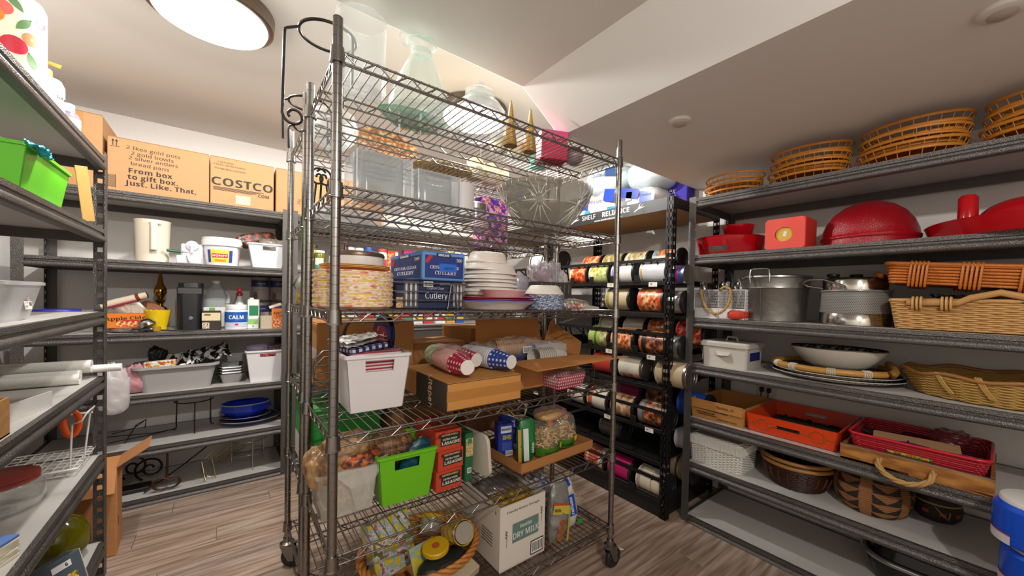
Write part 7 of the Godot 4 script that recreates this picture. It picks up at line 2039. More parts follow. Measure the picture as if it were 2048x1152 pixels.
	part(t, "body", lump(0.44, 0.22, 0.33, 133, 0.05, 7.0), film1)
	tissue_print(t, 0.17, [[0.12, 0.13, 0.1, 0.06, "2a4a7c", -8]], [["Quilted", 0.0, 0.13, 0.03]])
	t = thing("paper_towel_pack", "pale teal wrapped pack of paper towels lying on the right toilet roll pack", "pack", Vector3(2.18, y + 0.245, -0.5), -90)
	part(t, "body", lump(0.34, 0.22, 0.33, 134, 0.05, 7.0), film1)
	tissue_print(t, 0.17, [[0.12, 0.16, 0.1, 0.03, "2a3c5c", -20]], [])
	t = carton("purple tissue box pack with white script lettering beside the baskets", Vector3(2.3, y, -0.412), 0.29, 0.32, 0.1, -90, "3a2c9c", "tissue_box")
	var wh := M("d8d4dc", 0.4)
	text(t, "Kleenex", Vector3(-0.04, 0.25, 0.0506), Vector3(0, 0, -10), 0.04, wh, "hand")
	text(t, "ultra soft", Vector3(0.0, 0.2, 0.0506), Vector3(0, 0, -5), 0.02, wh)
	for k in 2:
		text(t, "facial tissues for the family", Vector3(-0.01, 0.165 - k * 0.018, 0.0506), Vector3(0, 0, 5), 0.009, M("c8b83a"), "regular")
	for k in 3:
		part(t, "tissue_picture", MB.new().loft([PackedVector3Array([Vector3(-0.012, 0, 0.001), Vector3(0.012, 0, 0.001), Vector3(0.012, 0, 0), Vector3(-0.012, 0, 0)]), PackedVector3Array([Vector3(-0.024, 0.035, 0.001), Vector3(0.024, 0.035, 0.001), Vector3(0.024, 0.035, 0), Vector3(-0.024, 0.035, 0)])], true, true), wh, Vector3(-0.07 + k * 0.06, 0.07, 0.0502))

func tissue_print(t: Node3D, z: float, blocks: Array, words: Array) -> void:
	for b in blocks:
		patch(t, "printed_block", b[0], b[1], z, b[2], b[3], M(b[4], 0.3), Vector3(0, 0, b[5]))
	for q in words:
		text(t, q[0], Vector3(q[1], q[2], z + 0.001), Vector3(0, 0, -6), q[3], M("2a2c5a"), "hand")

# ---------------------------------------------------------------- right unit
func oval_basket(label: String, at: Vector3, turn: float, tilt: float, proto: Node3D) -> Node3D:
	if proto:
		var c := copy(proto, at, turn, label)
		c.rotation_degrees.x = tilt
		return c
	var t := thing("rattan_basket", label, "basket", at, turn, "oval rattan baskets along the top of the right unit")
	t.rotation_degrees.x = tilt
	var mat := bumpy("b5701e", 0.42, 0.0, "rattan", 8.0, 0.2, 0.05)
	var ring := func(k: float, y: float) -> Array:
		var p := []
		for i in 48:
			p.append(Vector3(cos(TAU * i / 48) * 0.165 * k, y, sin(TAU * i / 48) * 0.115 * k))
		return p
	var hs := [[0.85, 0.008], [0.94, 0.036], [1.0, 0.064]]
	for q in hs:
		part(t, "hoop", MB.new().tube(ring.call(q[0], q[1]), 0.0066, 6, true, 1.0, 0.5), mat)
	var m := MB.new()
	for k in 26:
		var a := TAU * k / 26
		m.tube([Vector3(cos(a) * 0.134, 0.004, sin(a) * 0.093), Vector3(cos(a) * 0.15, 0.03, sin(a) * 0.1045), Vector3(cos(a) * 0.1655, 0.064, sin(a) * 0.1155)], 0.0017, 4)
	stuff(t, "stakes", m, mat)
	part(t, "base", MB.new().lathe(V2([[0, 0], [0.13, 0], [0.132, 0.004], [0, 0.004]]), 40, false, 1.0, 0.7), mat)
	return t

func east_unit_goods() -> void:
	var t: Node3D
	var y: float = EY[0]
	var proto: Node3D = null
	var which := ["first", "second", "third", "fourth"]
	var place := ["lowest", "middle", "topmost"]
	var cz := [0.165, 0.52, 0.885, 1.25]
	for s in 4:
		for k in (2 if s == 0 else 3):
			var b := oval_basket("%s oval rattan basket of the %s stack from the black can rack" % [place[k * 2 if s == 0 else k], which[s]], Vector3(1.985 + 0.004 * k, y + 0.0025 + k * (0.05 if s == 0 else 0.047), cz[s] + 0.006 * (k - 1)), 90 + [2, -3, 4][k] * (1 if s % 2 else -1), [0.0, 3.0, -2.0][k], proto)
			if proto == null:
				proto = b
			b.scale = Vector3.ONE * [0.93, 1.02, 1.04, 1.04][s]
	# second shelf: red cookware
	y = EY[1]
	var red := M("a80a16", 0.16)
	t = thing("red_tub", "low wide red enamel tub with a swing handle plate at the unit's left end", "tub", Vector3(2.03, y, 0.135))
	part(t, "body", MB.new().lathe(V2([[0, 0], [0.155, 0], [0.158, 0.003], [0.166, 0.03], [0.1675, 0.033], [0.172, 0.06], [0.1735, 0.063], [0.181, 0.098], [0.184, 0.1], [0.182, 0.103], [0.178, 0.1], [0.163, 0.03], [0.153, 0.005], [0, 0.005]]), 64), red)
	part(t, "handle_plate", MB.new().surf(12, 4, func(u: float, v: float) -> Vector3:
		var a := PI + (0.5 - u) * lerpf(0.62, 0.46, v) - 0.05
		var r := lerpf(0.1655, 0.1815, v) + 0.004
		return Vector3(cos(a) * r, 0.012 + v * 0.08, sin(a) * r)), M("9a0a18", 0.2))
	part(t, "handle_grip", MB.new().surf(12, 2, func(u: float, v: float) -> Vector3:
		var a := PI + (0.5 - u) * 0.6 - 0.05
		var r := lerpf(0.1655, 0.172, v) + 0.006
		return Vector3(cos(a) * r, 0.02 + v * 0.026, sin(a) * r)), bumpy("5a5048", 0.25, 0.9, "hammer", 9.0, 0.8, 0.09))
	t = thing("red_bowl", "small red enamel bowl standing on the low red tub", "bowl", Vector3(2.06, y + 0.105, 0.165))
	part(t, "body", MB.new().lathe(V2([[0, 0], [0.068, 0], [0.072, 0.004], [0.084, 0.055], [0.087, 0.06], [0.089, 0.072], [0.086, 0.073], [0.083, 0.058], [0.069, 0.006], [0, 0.006]]), 48), red)
	solo("cable_coil", "coil of black cable lying at the shelf end beside the red tub", "cable", MB.new().tube([Vector3(0, 0.02, 0), Vector3(0.05, 0.06, -0.03), Vector3(0.09, 0.04, 0.01), Vector3(0.05, 0.015, 0.04), Vector3(-0.01, 0.04, 0.02), Vector3(0.04, 0.07, -0.02), Vector3(0.1, 0.03, -0.03), Vector3(0.12, 0.01, 0.03)], 0.008, 7), M("121214", 0.5), Vector3(2.05, y, -0.06 + 0.005))
	t = thing("red_window_box", "coral red gift box with a round window showing a yellow tin", "box", Vector3(1.94, y, 0.468), -90)
	var cor := M("d84a3c", 0.55)
	var pan := MB.new()
	# front face as a ring of panels round a circular window
	var nseg := 40
	for k in nseg:
		var a0 := TAU * k / nseg
		var a1 := TAU * (k + 1) / nseg
		var sq := func(a: float) -> Vector2:
			var c := Vector2(cos(a), sin(a))
			var m := maxf(absf(c.x) / 0.085, absf(c.y) / 0.0745)
			return c / m + Vector2(0, 0.0745)
		var ci := func(a: float) -> Vector2: return Vector2(cos(a) * 0.0385 - 0.004, sin(a) * 0.034 + 0.072)
		var p: Vector2 = sq.call(a0)
		var q: Vector2 = sq.call(a1)
		var r: Vector2 = ci.call(a1)
		var s: Vector2 = ci.call(a0)
		pan.quad(Vector3(p.x, p.y, 0.085), Vector3(q.x, q.y, 0.085), Vector3(r.x, r.y, 0.085), Vector3(s.x, s.y, 0.085))
		pan.quad(Vector3(s.x, s.y, 0.085), Vector3(r.x, r.y, 0.085), Vector3(r.x, r.y, 0.075), Vector3(s.x, s.y, 0.075))
	part(t, "front", pan, cor)
	part(t, "body", MB.new().box(0, 0, -0.008, 0.17, 0.149, 0.162, 0.002), M("c4281e", 0.55))
	var tn := part(t, "tin", MB.new().lathe(V2([[0, 0], [0.034, 0], [0.036, 0.003], [0, 0.003]]), 32), M("c9a23c", 0.4), Vector3(-0.004, 0.072, 0.0745), Vector3(90, 0, 0))
	patch(t, "tin_label", 0.0, 0.074, 0.0782, 0.014, 0.024, M("d8d4cc", 0.5), Vector3(0, 0, -14))
	t = thing("red_dome_pan", "large red hammered dome lid with a flared rim on the second shelf", "lid", Vector3(2.05, y, 0.745))
	part(t, "dome", MB.new().lathe(V2([[0.172, 0.0], [0.176, 0.002], [0.172, 0.03], [0.178, 0.036], [0.177, 0.042], [0.174, 0.046], [0.17, 0.075], [0.155, 0.115], [0.128, 0.155], [0.09, 0.187], [0.045, 0.206], [0, 0.212]]), 64), bumpy("8f0a18", 0.3, 0.0, "hammer", 9.0, 0.5, 0.09))
	part(t, "bead", MB.new().lathe(V2([[0.172, 0.04], [0.178, 0.04], [0.179, 0.045], [0.174, 0.048]]), 64, true), red)
	t = thing("red_serving_tray", "large round glossy red serving tray with dome bowls and a knob at the right edge", "tray", Vector3(2.08, y, 1.245))
	part(t, "tray", MB.new().lathe(V2([[0, 0], [0.3, 0], [0.305, 0.004], [0.318, 0.05], [0.322, 0.056], [0.318, 0.06], [0.312, 0.055], [0.3, 0.012], [0, 0.012]]), 72), red)
	for k in 3:
		var a := PI + [-0.62, 0.35, -2.2][k] as float
		part(t, "dome_bowl", MB.new().surf(36, 12, func(u: float, v: float) -> Vector3: return Vector3(cos(TAU * u) * 0.125 * cos(v * PI / 2), 0.04 + 0.09 * sin(v * PI / 2), sin(TAU * u) * 0.125 * cos(v * PI / 2)), true), red, Vector3(cos(a) * 0.15, 0, sin(a) * 0.15))
	part(t, "knob", MB.new().lathe(V2([[0, 0.15], [0.018, 0.148], [0.026, 0.138], [0.027, 0.06], [0.03, 0.03], [0, 0.03]]), 32), red, Vector3(-0.2, 0, -0.19))
	# third shelf
	y = EY[2]
	t = thing("cutlery_caddy", "white metal caddy with mesh sides and a rope handle, full of cutlery", "caddy", Vector3(1.965, y, 0.148), -90)
	var cw := M("c9c6c4", 0.45)
	part(t, "lower_tray", MB.new().panel(Vector3(-0.14, 0, 0.085), Vector3(0.14, 0, 0.085), Vector3(0.14, 0.06, 0.085), Vector3(-0.14, 0.06, 0.085), Vector3(0, 0, -0.002)).box(0, 0, 0, 0.28, 0.002, 0.17).box(-0.139, 0, 0, 0.002, 0.06, 0.17).box(0.139, 0, 0, 0.002, 0.06, 0.17).box(0, 0, -0.084, 0.28, 0.06, 0.002).box(0, 0, 0, 0.002, 0.16, 0.17), cw)
	var ms := MB.new()
	for k in 46:
		var x := -0.14 + k * 0.28 / 45
		for s in [0.085, -0.085]:
			ms.bar(Vector3(x - 0.01, 0.06, s), Vector3(x + 0.01, 0.16, s), 0.0006, 3)
			ms.bar(Vector3(x + 0.01, 0.06, s), Vector3(x - 0.01, 0.16, s), 0.0006, 3)
	for k in 26:
		var z := -0.085 + k * 0.17 / 25
		for s in [0.14, -0.14]:
			ms.bar(Vector3(s, 0.06, z - 0.01), Vector3(s, 0.16, z + 0.01), 0.0006, 3)
			ms.bar(Vector3(s, 0.06, z + 0.01), Vector3(s, 0.16, z - 0.01), 0.0006, 3)
	stuff(t, "mesh", ms, cw)
	var bx := [Vector3(-0.14, 0.16, 0.085), Vector3(0.14, 0.16, 0.085), Vector3(0.14, 0.16, -0.085), Vector3(-0.14, 0.16, -0.085)]
	part(t, "rim", MB.new().tube(bx, 0.003, 6, true), cw)
	for q in bx:
		part(t, "corner_wire", MB.new().bar(Vector3(q.x, 0.05, q.z), q, 0.0022), cw)
	rope(t, [Vector3(-0.1, 0.165, 0.09), Vector3(-0.088, 0.12, 0.1), Vector3(-0.05, 0.055, 0.108), Vector3(0.0, 0.03, 0.112), Vector3(0.045, 0.055, 0.108), Vector3(0.068, 0.11, 0.1), Vector3(0.066, 0.16, 0.095), Vector3(0.035, 0.176, 0.09), Vector3(0.01, 0.165, 0.088)], 0.0072)
	for s in [-0.1, 0.01]:
		part(t, "eyelet", MB.new().lathe(V2([[0.005, 0], [0.009, 0], [0.009, 0.003], [0.005, 0.003]]), 16, true), chrome(), Vector3(s, 0.166, 0.088), Vector3(90, 0, 0))
	var steel2 := M("9a9690", 0.22, 1.0)
	var rng := RandomNumberGenerator.new()
	rng.seed = 5
	var spot := []
	for k in 18:
		var fork := k % 3 == 0
		spot.append(k / 3 if fork else k - k / 3 - 1)
		var u := thing("fork" if fork else "spoon", "steel %s in the mesh caddy, %s among its %ss from the shelf end" % ["fork" if fork else "spoon", NTH[spot[k]], "fork" if fork else "spoon"], "fork" if fork else "spoon", Vector3(1.965 + rng.randf_range(-0.06, 0.06), y + 0.01, 0.148 - 0.12 + 0.24 * (spot[k] + 0.5) / (6.0 if fork else 12.0)), rng.randf() * 360.0, "forks in the mesh caddy" if fork else "spoons in the mesh caddy")
		u.rotation_degrees.x = rng.randf_range(-15, 15)
		u.rotation_degrees.z = rng.randf_range(-12, 12)
		part(u, "handle", MB.new().tube([Vector3(0, 0, 0), Vector3(0, 0.06, 0), Vector3(0, 0.15, 0.002)], 0.0045, 6, false, 0.6, 0.4), steel2)
		if fork:
			var tm := MB.new()
			tm.box(0, 0.148, 0.002, 0.022, 0.016, 0.0016, 0.0005)
			for i in 4:
				tm.tube([Vector3(-0.009 + i * 0.006, 0.162, 0.002), Vector3(-0.009 + i * 0.006, 0.205, 0.006)], 0.0016, 5)
			part(u, "tines", tm, steel2)
		else:
			part(u, "bowl", MB.new().surf(16, 8, func(a: float, v: float) -> Vector3: return Vector3(cos(TAU * a) * 0.018 * v, 0.175 + sin(TAU * a) * 0.028 * v, 0.009 * v * v), true), steel2)
	for k in 3:
		solo("wooden_spoon", ["short pale wooden spoon in the left of the mesh caddy", "short pale wooden spoon in the middle of the mesh caddy", "short pale wooden spoon in the right of the mesh caddy"][k], "spoon", MB.new().tube([Vector3(0, 0, 0), Vector3(0.004, 0.07, 0), Vector3(0.006, 0.1, 0)], 0.009, 8, false, 0.6), M("b8a888", 0.6), Vector3(1.91, y + 0.006, 0.06 + k * 0.07))
	solo("red_cloth", "folded red orange cloth lying against the mesh caddy", "cloth", lump(0.1, 0.055, 0.08, 141, 0.06), M("b8301c", 0.7), Vector3(1.9, y, 0.245), Vector3(0, -80, 0))
	t = thing("stock_pot", "big galvanized steel pot with a wire bail and lid, third shelf", "pot", Vector3(2.04, y, 0.368))
	var galv := bumpy("8d8b86", 0.34, 0.9, "galv", 4.0, 0.12, 0.03)
	part(t, "body", MB.new().lathe(V2([[0, 0], [0.138, 0], [0.143, 0.004], [0.152, 0.165], [0.158, 0.172], [0.157, 0.18], [0.163, 0.225], [0.165, 0.23], [0, 0.23]]), 64), galv)
	part(t, "lid", MB.new().lathe(V2([[0, 0.24], [0.1, 0.243], [0.155, 0.238], [0.168, 0.234], [0.169, 0.226], [0.165, 0.222]]), 64), galv)
	part(t, "bail_handle", MB.new().tube([Vector3(-0.168, 0.195, -0.055), Vector3(-0.172, 0.23, -0.058), Vector3(-0.165, 0.262, -0.055), Vector3(-0.165, 0.268, -0.045), Vector3(-0.165, 0.268, 0.02), Vector3(-0.165, 0.262, 0.032), Vector3(-0.17, 0.23, 0.036), Vector3(-0.168, 0.2, 0.035)], 0.0045, 8), M("b5b2ac", 0.25, 1.0))
	part(t, "seam", MB.new().tube([Vector3(-0.1435, 0.004, -0.01), Vector3(-0.1525, 0.165, -0.01), Vector3(-0.166, 0.23, -0.01)], 0.0022, 5), M("6a6862", 0.4, 0.9))
	t = thing("steamer_pot", "steel steamer pot with perforated side, loop handle and black lid knob", "pot", Vector3(2.06, y, 0.7))
	var ss := M("b0aca4", 0.14, 1.0)
	part(t, "pan", MB.new().lathe(V2([[0, 0], [0.13, 0], [0.134, 0.003], [0.134, 0.052], [0.131, 0.056], [0, 0.056]]), 56), ss)
	part(t, "strainer", MB.new().lathe(V2([[0.131, 0.054], [0.131, 0.15], [0.138, 0.156], [0.137, 0.162], [0.128, 0.16], [0, 0.16]]), 56), img_mat("perforated", 32, 32, func(px: int, py: int) -> Color:
		var dx := fposmod(px + (8.0 if (py / 16) % 2 else 0.0), 16.0) - 8.0
		var dy := fposmod(py, 16.0) - 8.0
		return Color(0.05, 0.05, 0.05) if dx * dx + dy * dy < 14.0 else Color(0.5, 0.49, 0.47), Vector3.ONE * 70.0, 0.3))
	part(t, "lid", MB.new().lathe(V2([[0, 0.222], [0.1, 0.22], [0.118, 0.214], [0.122, 0.205], [0.122, 0.16], [0, 0.16]]), 56), ss)
	for k in 2:
		part(t, "black_knob", MB.new().lathe(V2([[0, 0], [0.022, 0], [0.026, 0.008], [0.024, 0.016], [0, 0.02]]), 24), M("151414", 0.35), Vector3([-0.05, 0.03][k], 0.222, [-0.07, 0.0][k]))
	part(t, "loop_handle", MB.new().tube([Vector3(-0.126, 0.176, -0.01), Vector3(-0.13, 0.19, -0.04), Vector3(-0.13, 0.21, -0.09), Vector3(-0.12, 0.21, -0.15), Vector3(-0.1, 0.195, -0.18), Vector3(-0.09, 0.18, -0.16), Vector3(-0.09, 0.17, -0.1)], 0.0052, 8), ss)
	wicker_tray("willow tray basket with a flat wooden side handle, third shelf right", Vector3(2.06, y + 0.003, 1.14), 0.58, 0.33, 0.115, "b88a50", true)
	wicker_tray("orange-brown wicker tray wrapped with cane bands, lying on the willow basket", Vector3(2.05, y + 0.165, 1.12), 0.6, 0.3, 0.08, "b0601a", false)
	solo("dried_grass", "dark green dried grass sticking out of the willow tray basket", "grass", sheet(0.3, 0.2, 143, 0.02, 14.0), M("1f2610", 0.8), Vector3(2.0, y + 0.12, 1.12), Vector3(4, 80, 6))
	# fourth shelf
	y = EY[3]
	t = thing("bread_tin", "cream enamel lidded tin with a cup handle and a dark blue tape", "tin", Vector3(1.985, y, 0.182), -90)
	var en := M("b8b2a8", 0.3)
	part(t, "body", MB.new().loft([MB.rrect(0.235, 0.2, 0.014), MB.shift(MB.rrect(0.245, 0.21, 0.014), Vector3(0, 0.118, 0))], true, true), en)
	part(t, "lid", MB.new().loft([MB.shift(MB.rrect(0.264, 0.228, 0.016), Vector3(0, 0.112, 0)), MB.shift(MB.rrect(0.266, 0.23, 0.018), Vector3(0, 0.13, 0)), MB.shift(MB.rrect(0.25, 0.214, 0.018), Vector3(0, 0.14, 0))], true, true, 60.0), en)
	part(t, "lid_handle", MB.new().tube([Vector3(-0.03, 0.138, 0), Vector3(-0.025, 0.16, 0), Vector3(0.025, 0.16, 0), Vector3(0.03, 0.138, 0)], 0.006, 8), en)
	part(t, "cup_handle", MB.new().surf(16, 8, func(u: float, v: float) -> Vector3: return Vector3(cos(PI * u) * 0.04, 0.07 - sin(PI * u) * 0.004 + v * 0.018, 0.104 + sin(PI * u) * 0.026 * (1.0 - v * v))), en)
	patch(t, "blue_tape", 0.1215, 0.065, 0.0, 0.13, 0.045, M("1c1f66", 0.5), Vector3(0, 90, 0))
	part(t, "loop_catch", MB.new().box(-0.0, 0.0, 0, 0.03, 0.05, 0.003, 0.001), en, Vector3(-0.13, 0.03, 0.08), Vector3(0, -60, 0))
	for k in 2:
		t = thing("platter", ["large white platter with a black patterned rim, lowest of the stack", "second platter with a black and white dashed rim"][k], "platter", Vector3(2.05, y + k * 0.014, 0.635))
		var r := 0.262 - k * 0.012
		part(t, "body", MB.new().lathe(V2([[0, 0], [r * 0.6, 0], [r * 0.85, 0.012], [r, 0.026], [r * 0.99, 0.028], [r * 0.84, 0.016], [r * 0.6, 0.004], [0, 0.004]]), 60, false, 0.84, 1.0), M("c4beb4", 0.3))
		var dsh := MB.new()
		for i in 64:
			var a := TAU * i / 64
			var c := Vector3(cos(a) * r * 0.93 * 0.84, 0.0235, sin(a) * r * 0.93)
			dsh.tube([c - Vector3(cos(a) * 0.84, -0.0 + 0.1, sin(a)) * 0.012, c + Vector3(cos(a) * 0.84, 0.11, sin(a)) * 0.012], 0.0045, 4, false, 1.0, 0.4)
		part(t, "dashed_rim", dsh, M("16161a", 0.3))
	t = thing("bamboo_tray", "round bamboo hoop tray lashed with white cord on the platters", "tray", Vector3(2.05, y + 0.045, 0.62))
	var bam := bumpy("b0803a", 0.4, 0.0, "rattan", 8.0, 0.15, 0.05)
	var hoop := []
	for i in 50:
		var a := TAU * 0.12 + TAU * 0.86 * i / 49
		hoop.append(Vector3(cos(a) * 0.195, 0.012, sin(a) * 0.235))
	part(t, "hoop", MB.new().tube(hoop, 0.0145, 10), bam)
	part(t, "bamboo_end", MB.new().tube([Vector3(-0.09, 0.016, 0.235), Vector3(-0.02, 0.024, 0.24), Vector3(0.09, 0.04, 0.2)], 0.0165, 12), bam)
	part(t, "woven_base", MB.new().lathe(V2([[0, 0], [0.19, 0], [0.19, 0.005], [0, 0.005]]), 48, false, 1.0, 1.2), mottled("dark weave", ["1a1612", "3a3026", "6a5a44"], 60.0, 0.7, true))
	for q in [-2.75, -3.4, -3.95, -2.3]:
		var lash := MB.new()
		for i in 5:
			var a: float = q + i * 0.028
			var c := Vector3(cos(a) * 0.195, 0.012, sin(a) * 0.235)
			var o := Vector3(cos(a), 0, sin(a))
			var lp := []
			for j in 10:
				lp.append(c + o * cos(TAU * j / 10) * 0.016 + Vector3.UP * sin(TAU * j / 10) * 0.016)
			lash.tube(lp, 0.0022, 4, true)
		part(t, "lashing", lash, M("d0c8ba", 0.7))
	t = thing("serving_bowl", "large oval bowl, black arabesque inside and cream outside, on the bamboo tray", "bowl", Vector3(2.04, y + 0.053, 0.645))
	part(t, "body", MB.new().lathe(V2([[0, 0], [0.09, 0], [0.13, 0.02], [0.175, 0.07], [0.188, 0.094], [0.186, 0.098], [0.183, 0.096]]), 60, false, 0.72, 1.0), M("c2baae", 0.3))
	part(t, "inside", MB.new().lathe(V2([[0.184, 0.0965], [0.171, 0.071], [0.126, 0.024], [0.088, 0.006], [0, 0.006]]), 60, false, 0.72, 1.0), img_mat("arabesque", 128, 128, func(px: int, py: int) -> Color:
		var a := px * TAU / 32.0
		var b := py * TAU / 32.0
		var q := sin(a + 2.2 * sin(b)) + sin(b * 2.0 + 1.6 * cos(a * 0.5))
		return Color(0.62, 0.6, 0.56) if absf(q) < 0.35 else Color(0.04, 0.04, 0.045), Vector3.ONE * 9.0, 0.25))
	part(t, "black_rim", MB.new().lathe(V2([[0.183, 0.094], [0.188, 0.093], [0.187, 0.099], [0.183, 0.099]]), 60, true, 0.72, 1.0), M("1c1c1e", 0.25))
	t = thing("willow_basket", "oval shallow willow basket with crossed cane ties, fourth shelf right", "basket", Vector3(2.06, y + 0.004, 1.16))
	var wf := func(u: float, v: float) -> Vector3:
		var k := lerpf(0.84, 1.0, v)
		return Vector3(cos(TAU * u) * 0.2 * k, v * 0.085, sin(TAU * u) * 0.285 * k)
	var wl := bumpy("a8823f", 0.55, 0.0, "rattan", 8.0, 0.25, 0.05)
	stuff(t, "weave", weave(MB.new(), wf, 17, 40, 0.0032, 0.0036, 120), wl)
	part(t, "base", MB.new().lathe(V2([[0, 0], [0.165, 0], [0.166, 0.004], [0, 0.004]]), 48, false, 1.0, 1.43), wl)
	part(t, "rim", MB.new().tube(range(60).map(func(i): return Vector3(cos(TAU * i / 60) * 0.202, 0.09 + 0.006 * sin(TAU * i / 60 * 9), sin(TAU * i / 60) * 0.288)), 0.008, 7, true), M("8a5a26", 0.5))
	for a in [3.75, 3.35, 2.85]:
		var tie := MB.new()
		for i in 3:
			tie.tube([Vector3(cos(a + i * 0.02) * 0.206, 0.1, sin(a + i * 0.02) * 0.292), Vector3(cos(a - 0.07 + i * 0.02) * 0.2, 0.055, sin(a - 0.07 + i * 0.02) * 0.283), Vector3(cos(a - 0.13 + i * 0.02) * 0.19, 0.025, sin(a - 0.13 + i * 0.02) * 0.268)], 0.004, 5)
		part(t, "cane_tie", tie, wl)
	# fifth shelf
	y = EY[4]
	t = thing("carton_tray", "open brown fruit carton with black print and sloping sides, fifth shelf left", "tray", Vector3(2.06, y, 0.155), -90)
	var kc := card("a8743a")
	open_box(t, 0.28, 0.105, 0.36, 0.004, kc, 0.012)
	part(t, "front_band", MB.new().box(0, 0, 0, 0.28, 0.05, 0.003), kc, Vector3(0, 0.058, 0.192), Vector3(-4, 0, 0))
	patch(t, "slit", -0.03, 0.056, 0.1905, 0.19, 0.005, M("16120e", 0.8), Vector3(0, 0, -1))
	text(t, "Modern, 10", Vector3(0.05, 0.085, 0.196), Vector3(-4, 0, 0), 0.013, M("3a2c1c"), "serif", 0.95)
	for k in 3:
		text(t, "PACKED FRESH 10 KG NET", Vector3([-0.06, -0.05, 0.06][k], 0.038 - k * 0.011, 0.1868), Vector3.ZERO, 0.007, M("2c2118"), "bold", 0.9)
	t = thing("orange_tray", "orange lacquer tray with brass stud rings and slot handles", "tray", Vector3(2.09, y + 0.003, 0.502), -90)
	var ol := M("c83a10", 0.32)
	var tw := 0.375
	var td := 0.4
	part(t, "base", MB.new().box(0, 0, 0, tw, 0.006, td, 0.001), ol)
	for s in [0, 1]:
		var m := MB.new()
		m.panel(Vector3(-tw / 2, 0, td / 2), Vector3(tw / 2, 0, td / 2), Vector3(tw / 2 + 0.012, 0.088, td / 2 + 0.012), Vector3(-tw / 2 - 0.012, 0.088, td / 2 + 0.012), Vector3(0, 0, -0.008), Rect2(0.36, 0.42, 0.26, 0.2))
		part(t, "handle_wall", m, ol, Vector3.ZERO, Vector3(0, 180 * s, 0))
		m = MB.new()
		m.panel(Vector3(-td / 2, 0, tw / 2), Vector3(td / 2, 0, tw / 2), Vector3(td / 2 + 0.012, 0.088, tw / 2 + 0.012), Vector3(-td / 2 - 0.012, 0.088, tw / 2 + 0.012), Vector3(0, 0, -0.008))
		part(t, "side_wall", m, ol, Vector3.ZERO, Vector3(0, 90 - 180 * s, 0))
	var stud := SphereMesh.new()
	stud.radius = 0.0036
	stud.height = 0.0072
	stud.radial_segments = 8
	stud.rings = 5
	var brass := M("9a7a34", 0.3, 0.9)
	var spots := []
	for c in [-0.115, 0.115]:
		for k in 18:
			spots.append(Vector2(c + cos(TAU * k / 18) * 0.03, 0.046 + sin(TAU * k / 18) * 0.026))
	for q in [-0.18, -0.168, -0.157, -0.074, -0.062, -0.052, 0.052, 0.063, 0.074, 0.156, 0.168, 0.178]:
		spots.append(Vector2(q, 0.046))
	for q in spots:
		part(t, "brass_stud", stud, brass, Vector3(q.x, q.y, td / 2 + 0.012 * q.y / 0.088 + 0.0012))
	solo("dried_grass", "dark green dried grass lying in the orange tray", "grass", sheet(0.3, 0.3, 151, 0.014, 14.0), M("161a0e", 0.8), Vector3(2.08, y + 0.025, 0.5))
	t = thing("wood_tray", "wooden tray with a metal edge strip and thick rope handle, jutting over the shelf", "tray", Vector3(2.02, y + 0.002, 0.93), -90)
	var wd := StandardMaterial3D.new()
	wd.albedo_texture = noise_tex("acacia", FastNoiseLite.TYPE_SIMPLEX, 0.016, ["7a4a1c", "8f5c26", "a06a2e", "ac7838"], [0.2, 0.42, 0.6, 0.8], 0.0, 256, 4, 18.0)
	wd.roughness = 0.4
	wd.uv1_triplanar = true
	wd.uv1_scale = Vector3(1.4, 5.0, 5.0)
	tw = 0.43
	td = 0.38
	part(t, "base", MB.new().box(0, 0, 0, tw, 0.01, td), wd)
	for s in [0, 1]:
		part(t, "handle_wall", MB.new().box(0, 0, td / 2 - 0.006, tw, 0.062, 0.012, 0.001), wd, Vector3.ZERO, Vector3(0, 180 * s, 0))
		part(t, "side_wall", MB.new().box(0, 0, tw / 2 - 0.006, td - 0.024, 0.062, 0.012, 0.001), wd, Vector3.ZERO, Vector3(0, 90 - 180 * s, 0))
		part(t, "metal_edge", MB.new().box(0, 0.062, td / 2 - 0.006, tw, 0.004, 0.014), M("a8a29a", 0.3, 0.9), Vector3.ZERO, Vector3(0, 180 * s, 0))
	rope(t, [Vector3(-0.085, 0.036, td / 2 - 0.002), Vector3(-0.087, 0.036, td / 2 + 0.016), Vector3(-0.084, 0.018, td / 2 + 0.028), Vector3(-0.06, -0.006, td / 2 + 0.034), Vector3(-0.02, -0.02, td / 2 + 0.036), Vector3(0.02, -0.016, td / 2 + 0.034), Vector3(0.055, 0.004, td / 2 + 0.03), Vector3(0.066, 0.028, td / 2 + 0.018), Vector3(0.066, 0.036, td / 2 - 0.002)], 0.0105)
	t = thing("red_woven_tray", "dark red woven tray basket set inside the wooden tray", "basket", Vector3(2.02, y + 0.014, 0.935), -90)
	var rw := func(u: float, v: float) -> Vector3:
		var p := MB.rrect(0.36, 0.3, 0.03, 6)
		var f := u * p.size()
		var i := int(f) % p.size()
		return p[i].lerp(p[(i + 1) % p.size()], f - int(f)) * lerpf(0.96, 1.1, v) + Vector3(0, v * 0.1, 0)
	var rm := M("9a0f1e", 0.3)
	stuff(t, "weave", weave(MB.new(), rw, 12, 28, 0.0048, 0.002, 84, 0.5), rm)
	part(t, "base", MB.new().box(0, 0, 0, 0.34, 0.004, 0.28), rm)
	var rl := MB.rrect(0.4, 0.335, 0.035, 6)
	part(t, "rim", MB.new().tube(range(rl.size()).map(func(i): return rl[i] + Vector3(0, 0.103, 0)), 0.006, 6, true), M("b8182a", 0.25))
	t = thing("dragonfly_card", "tan card with a purple dragonfly print lying in the red woven tray", "card", Vector3(1.975, y + 0.09, 0.93), -82)
	t.rotation_degrees.x = 14
	part(t, "card", MB.new().box(0, 0, 0, 0.26, 0.004, 0.12, 0.001), M("a8805a", 0.6))
	var dg := MB.new()
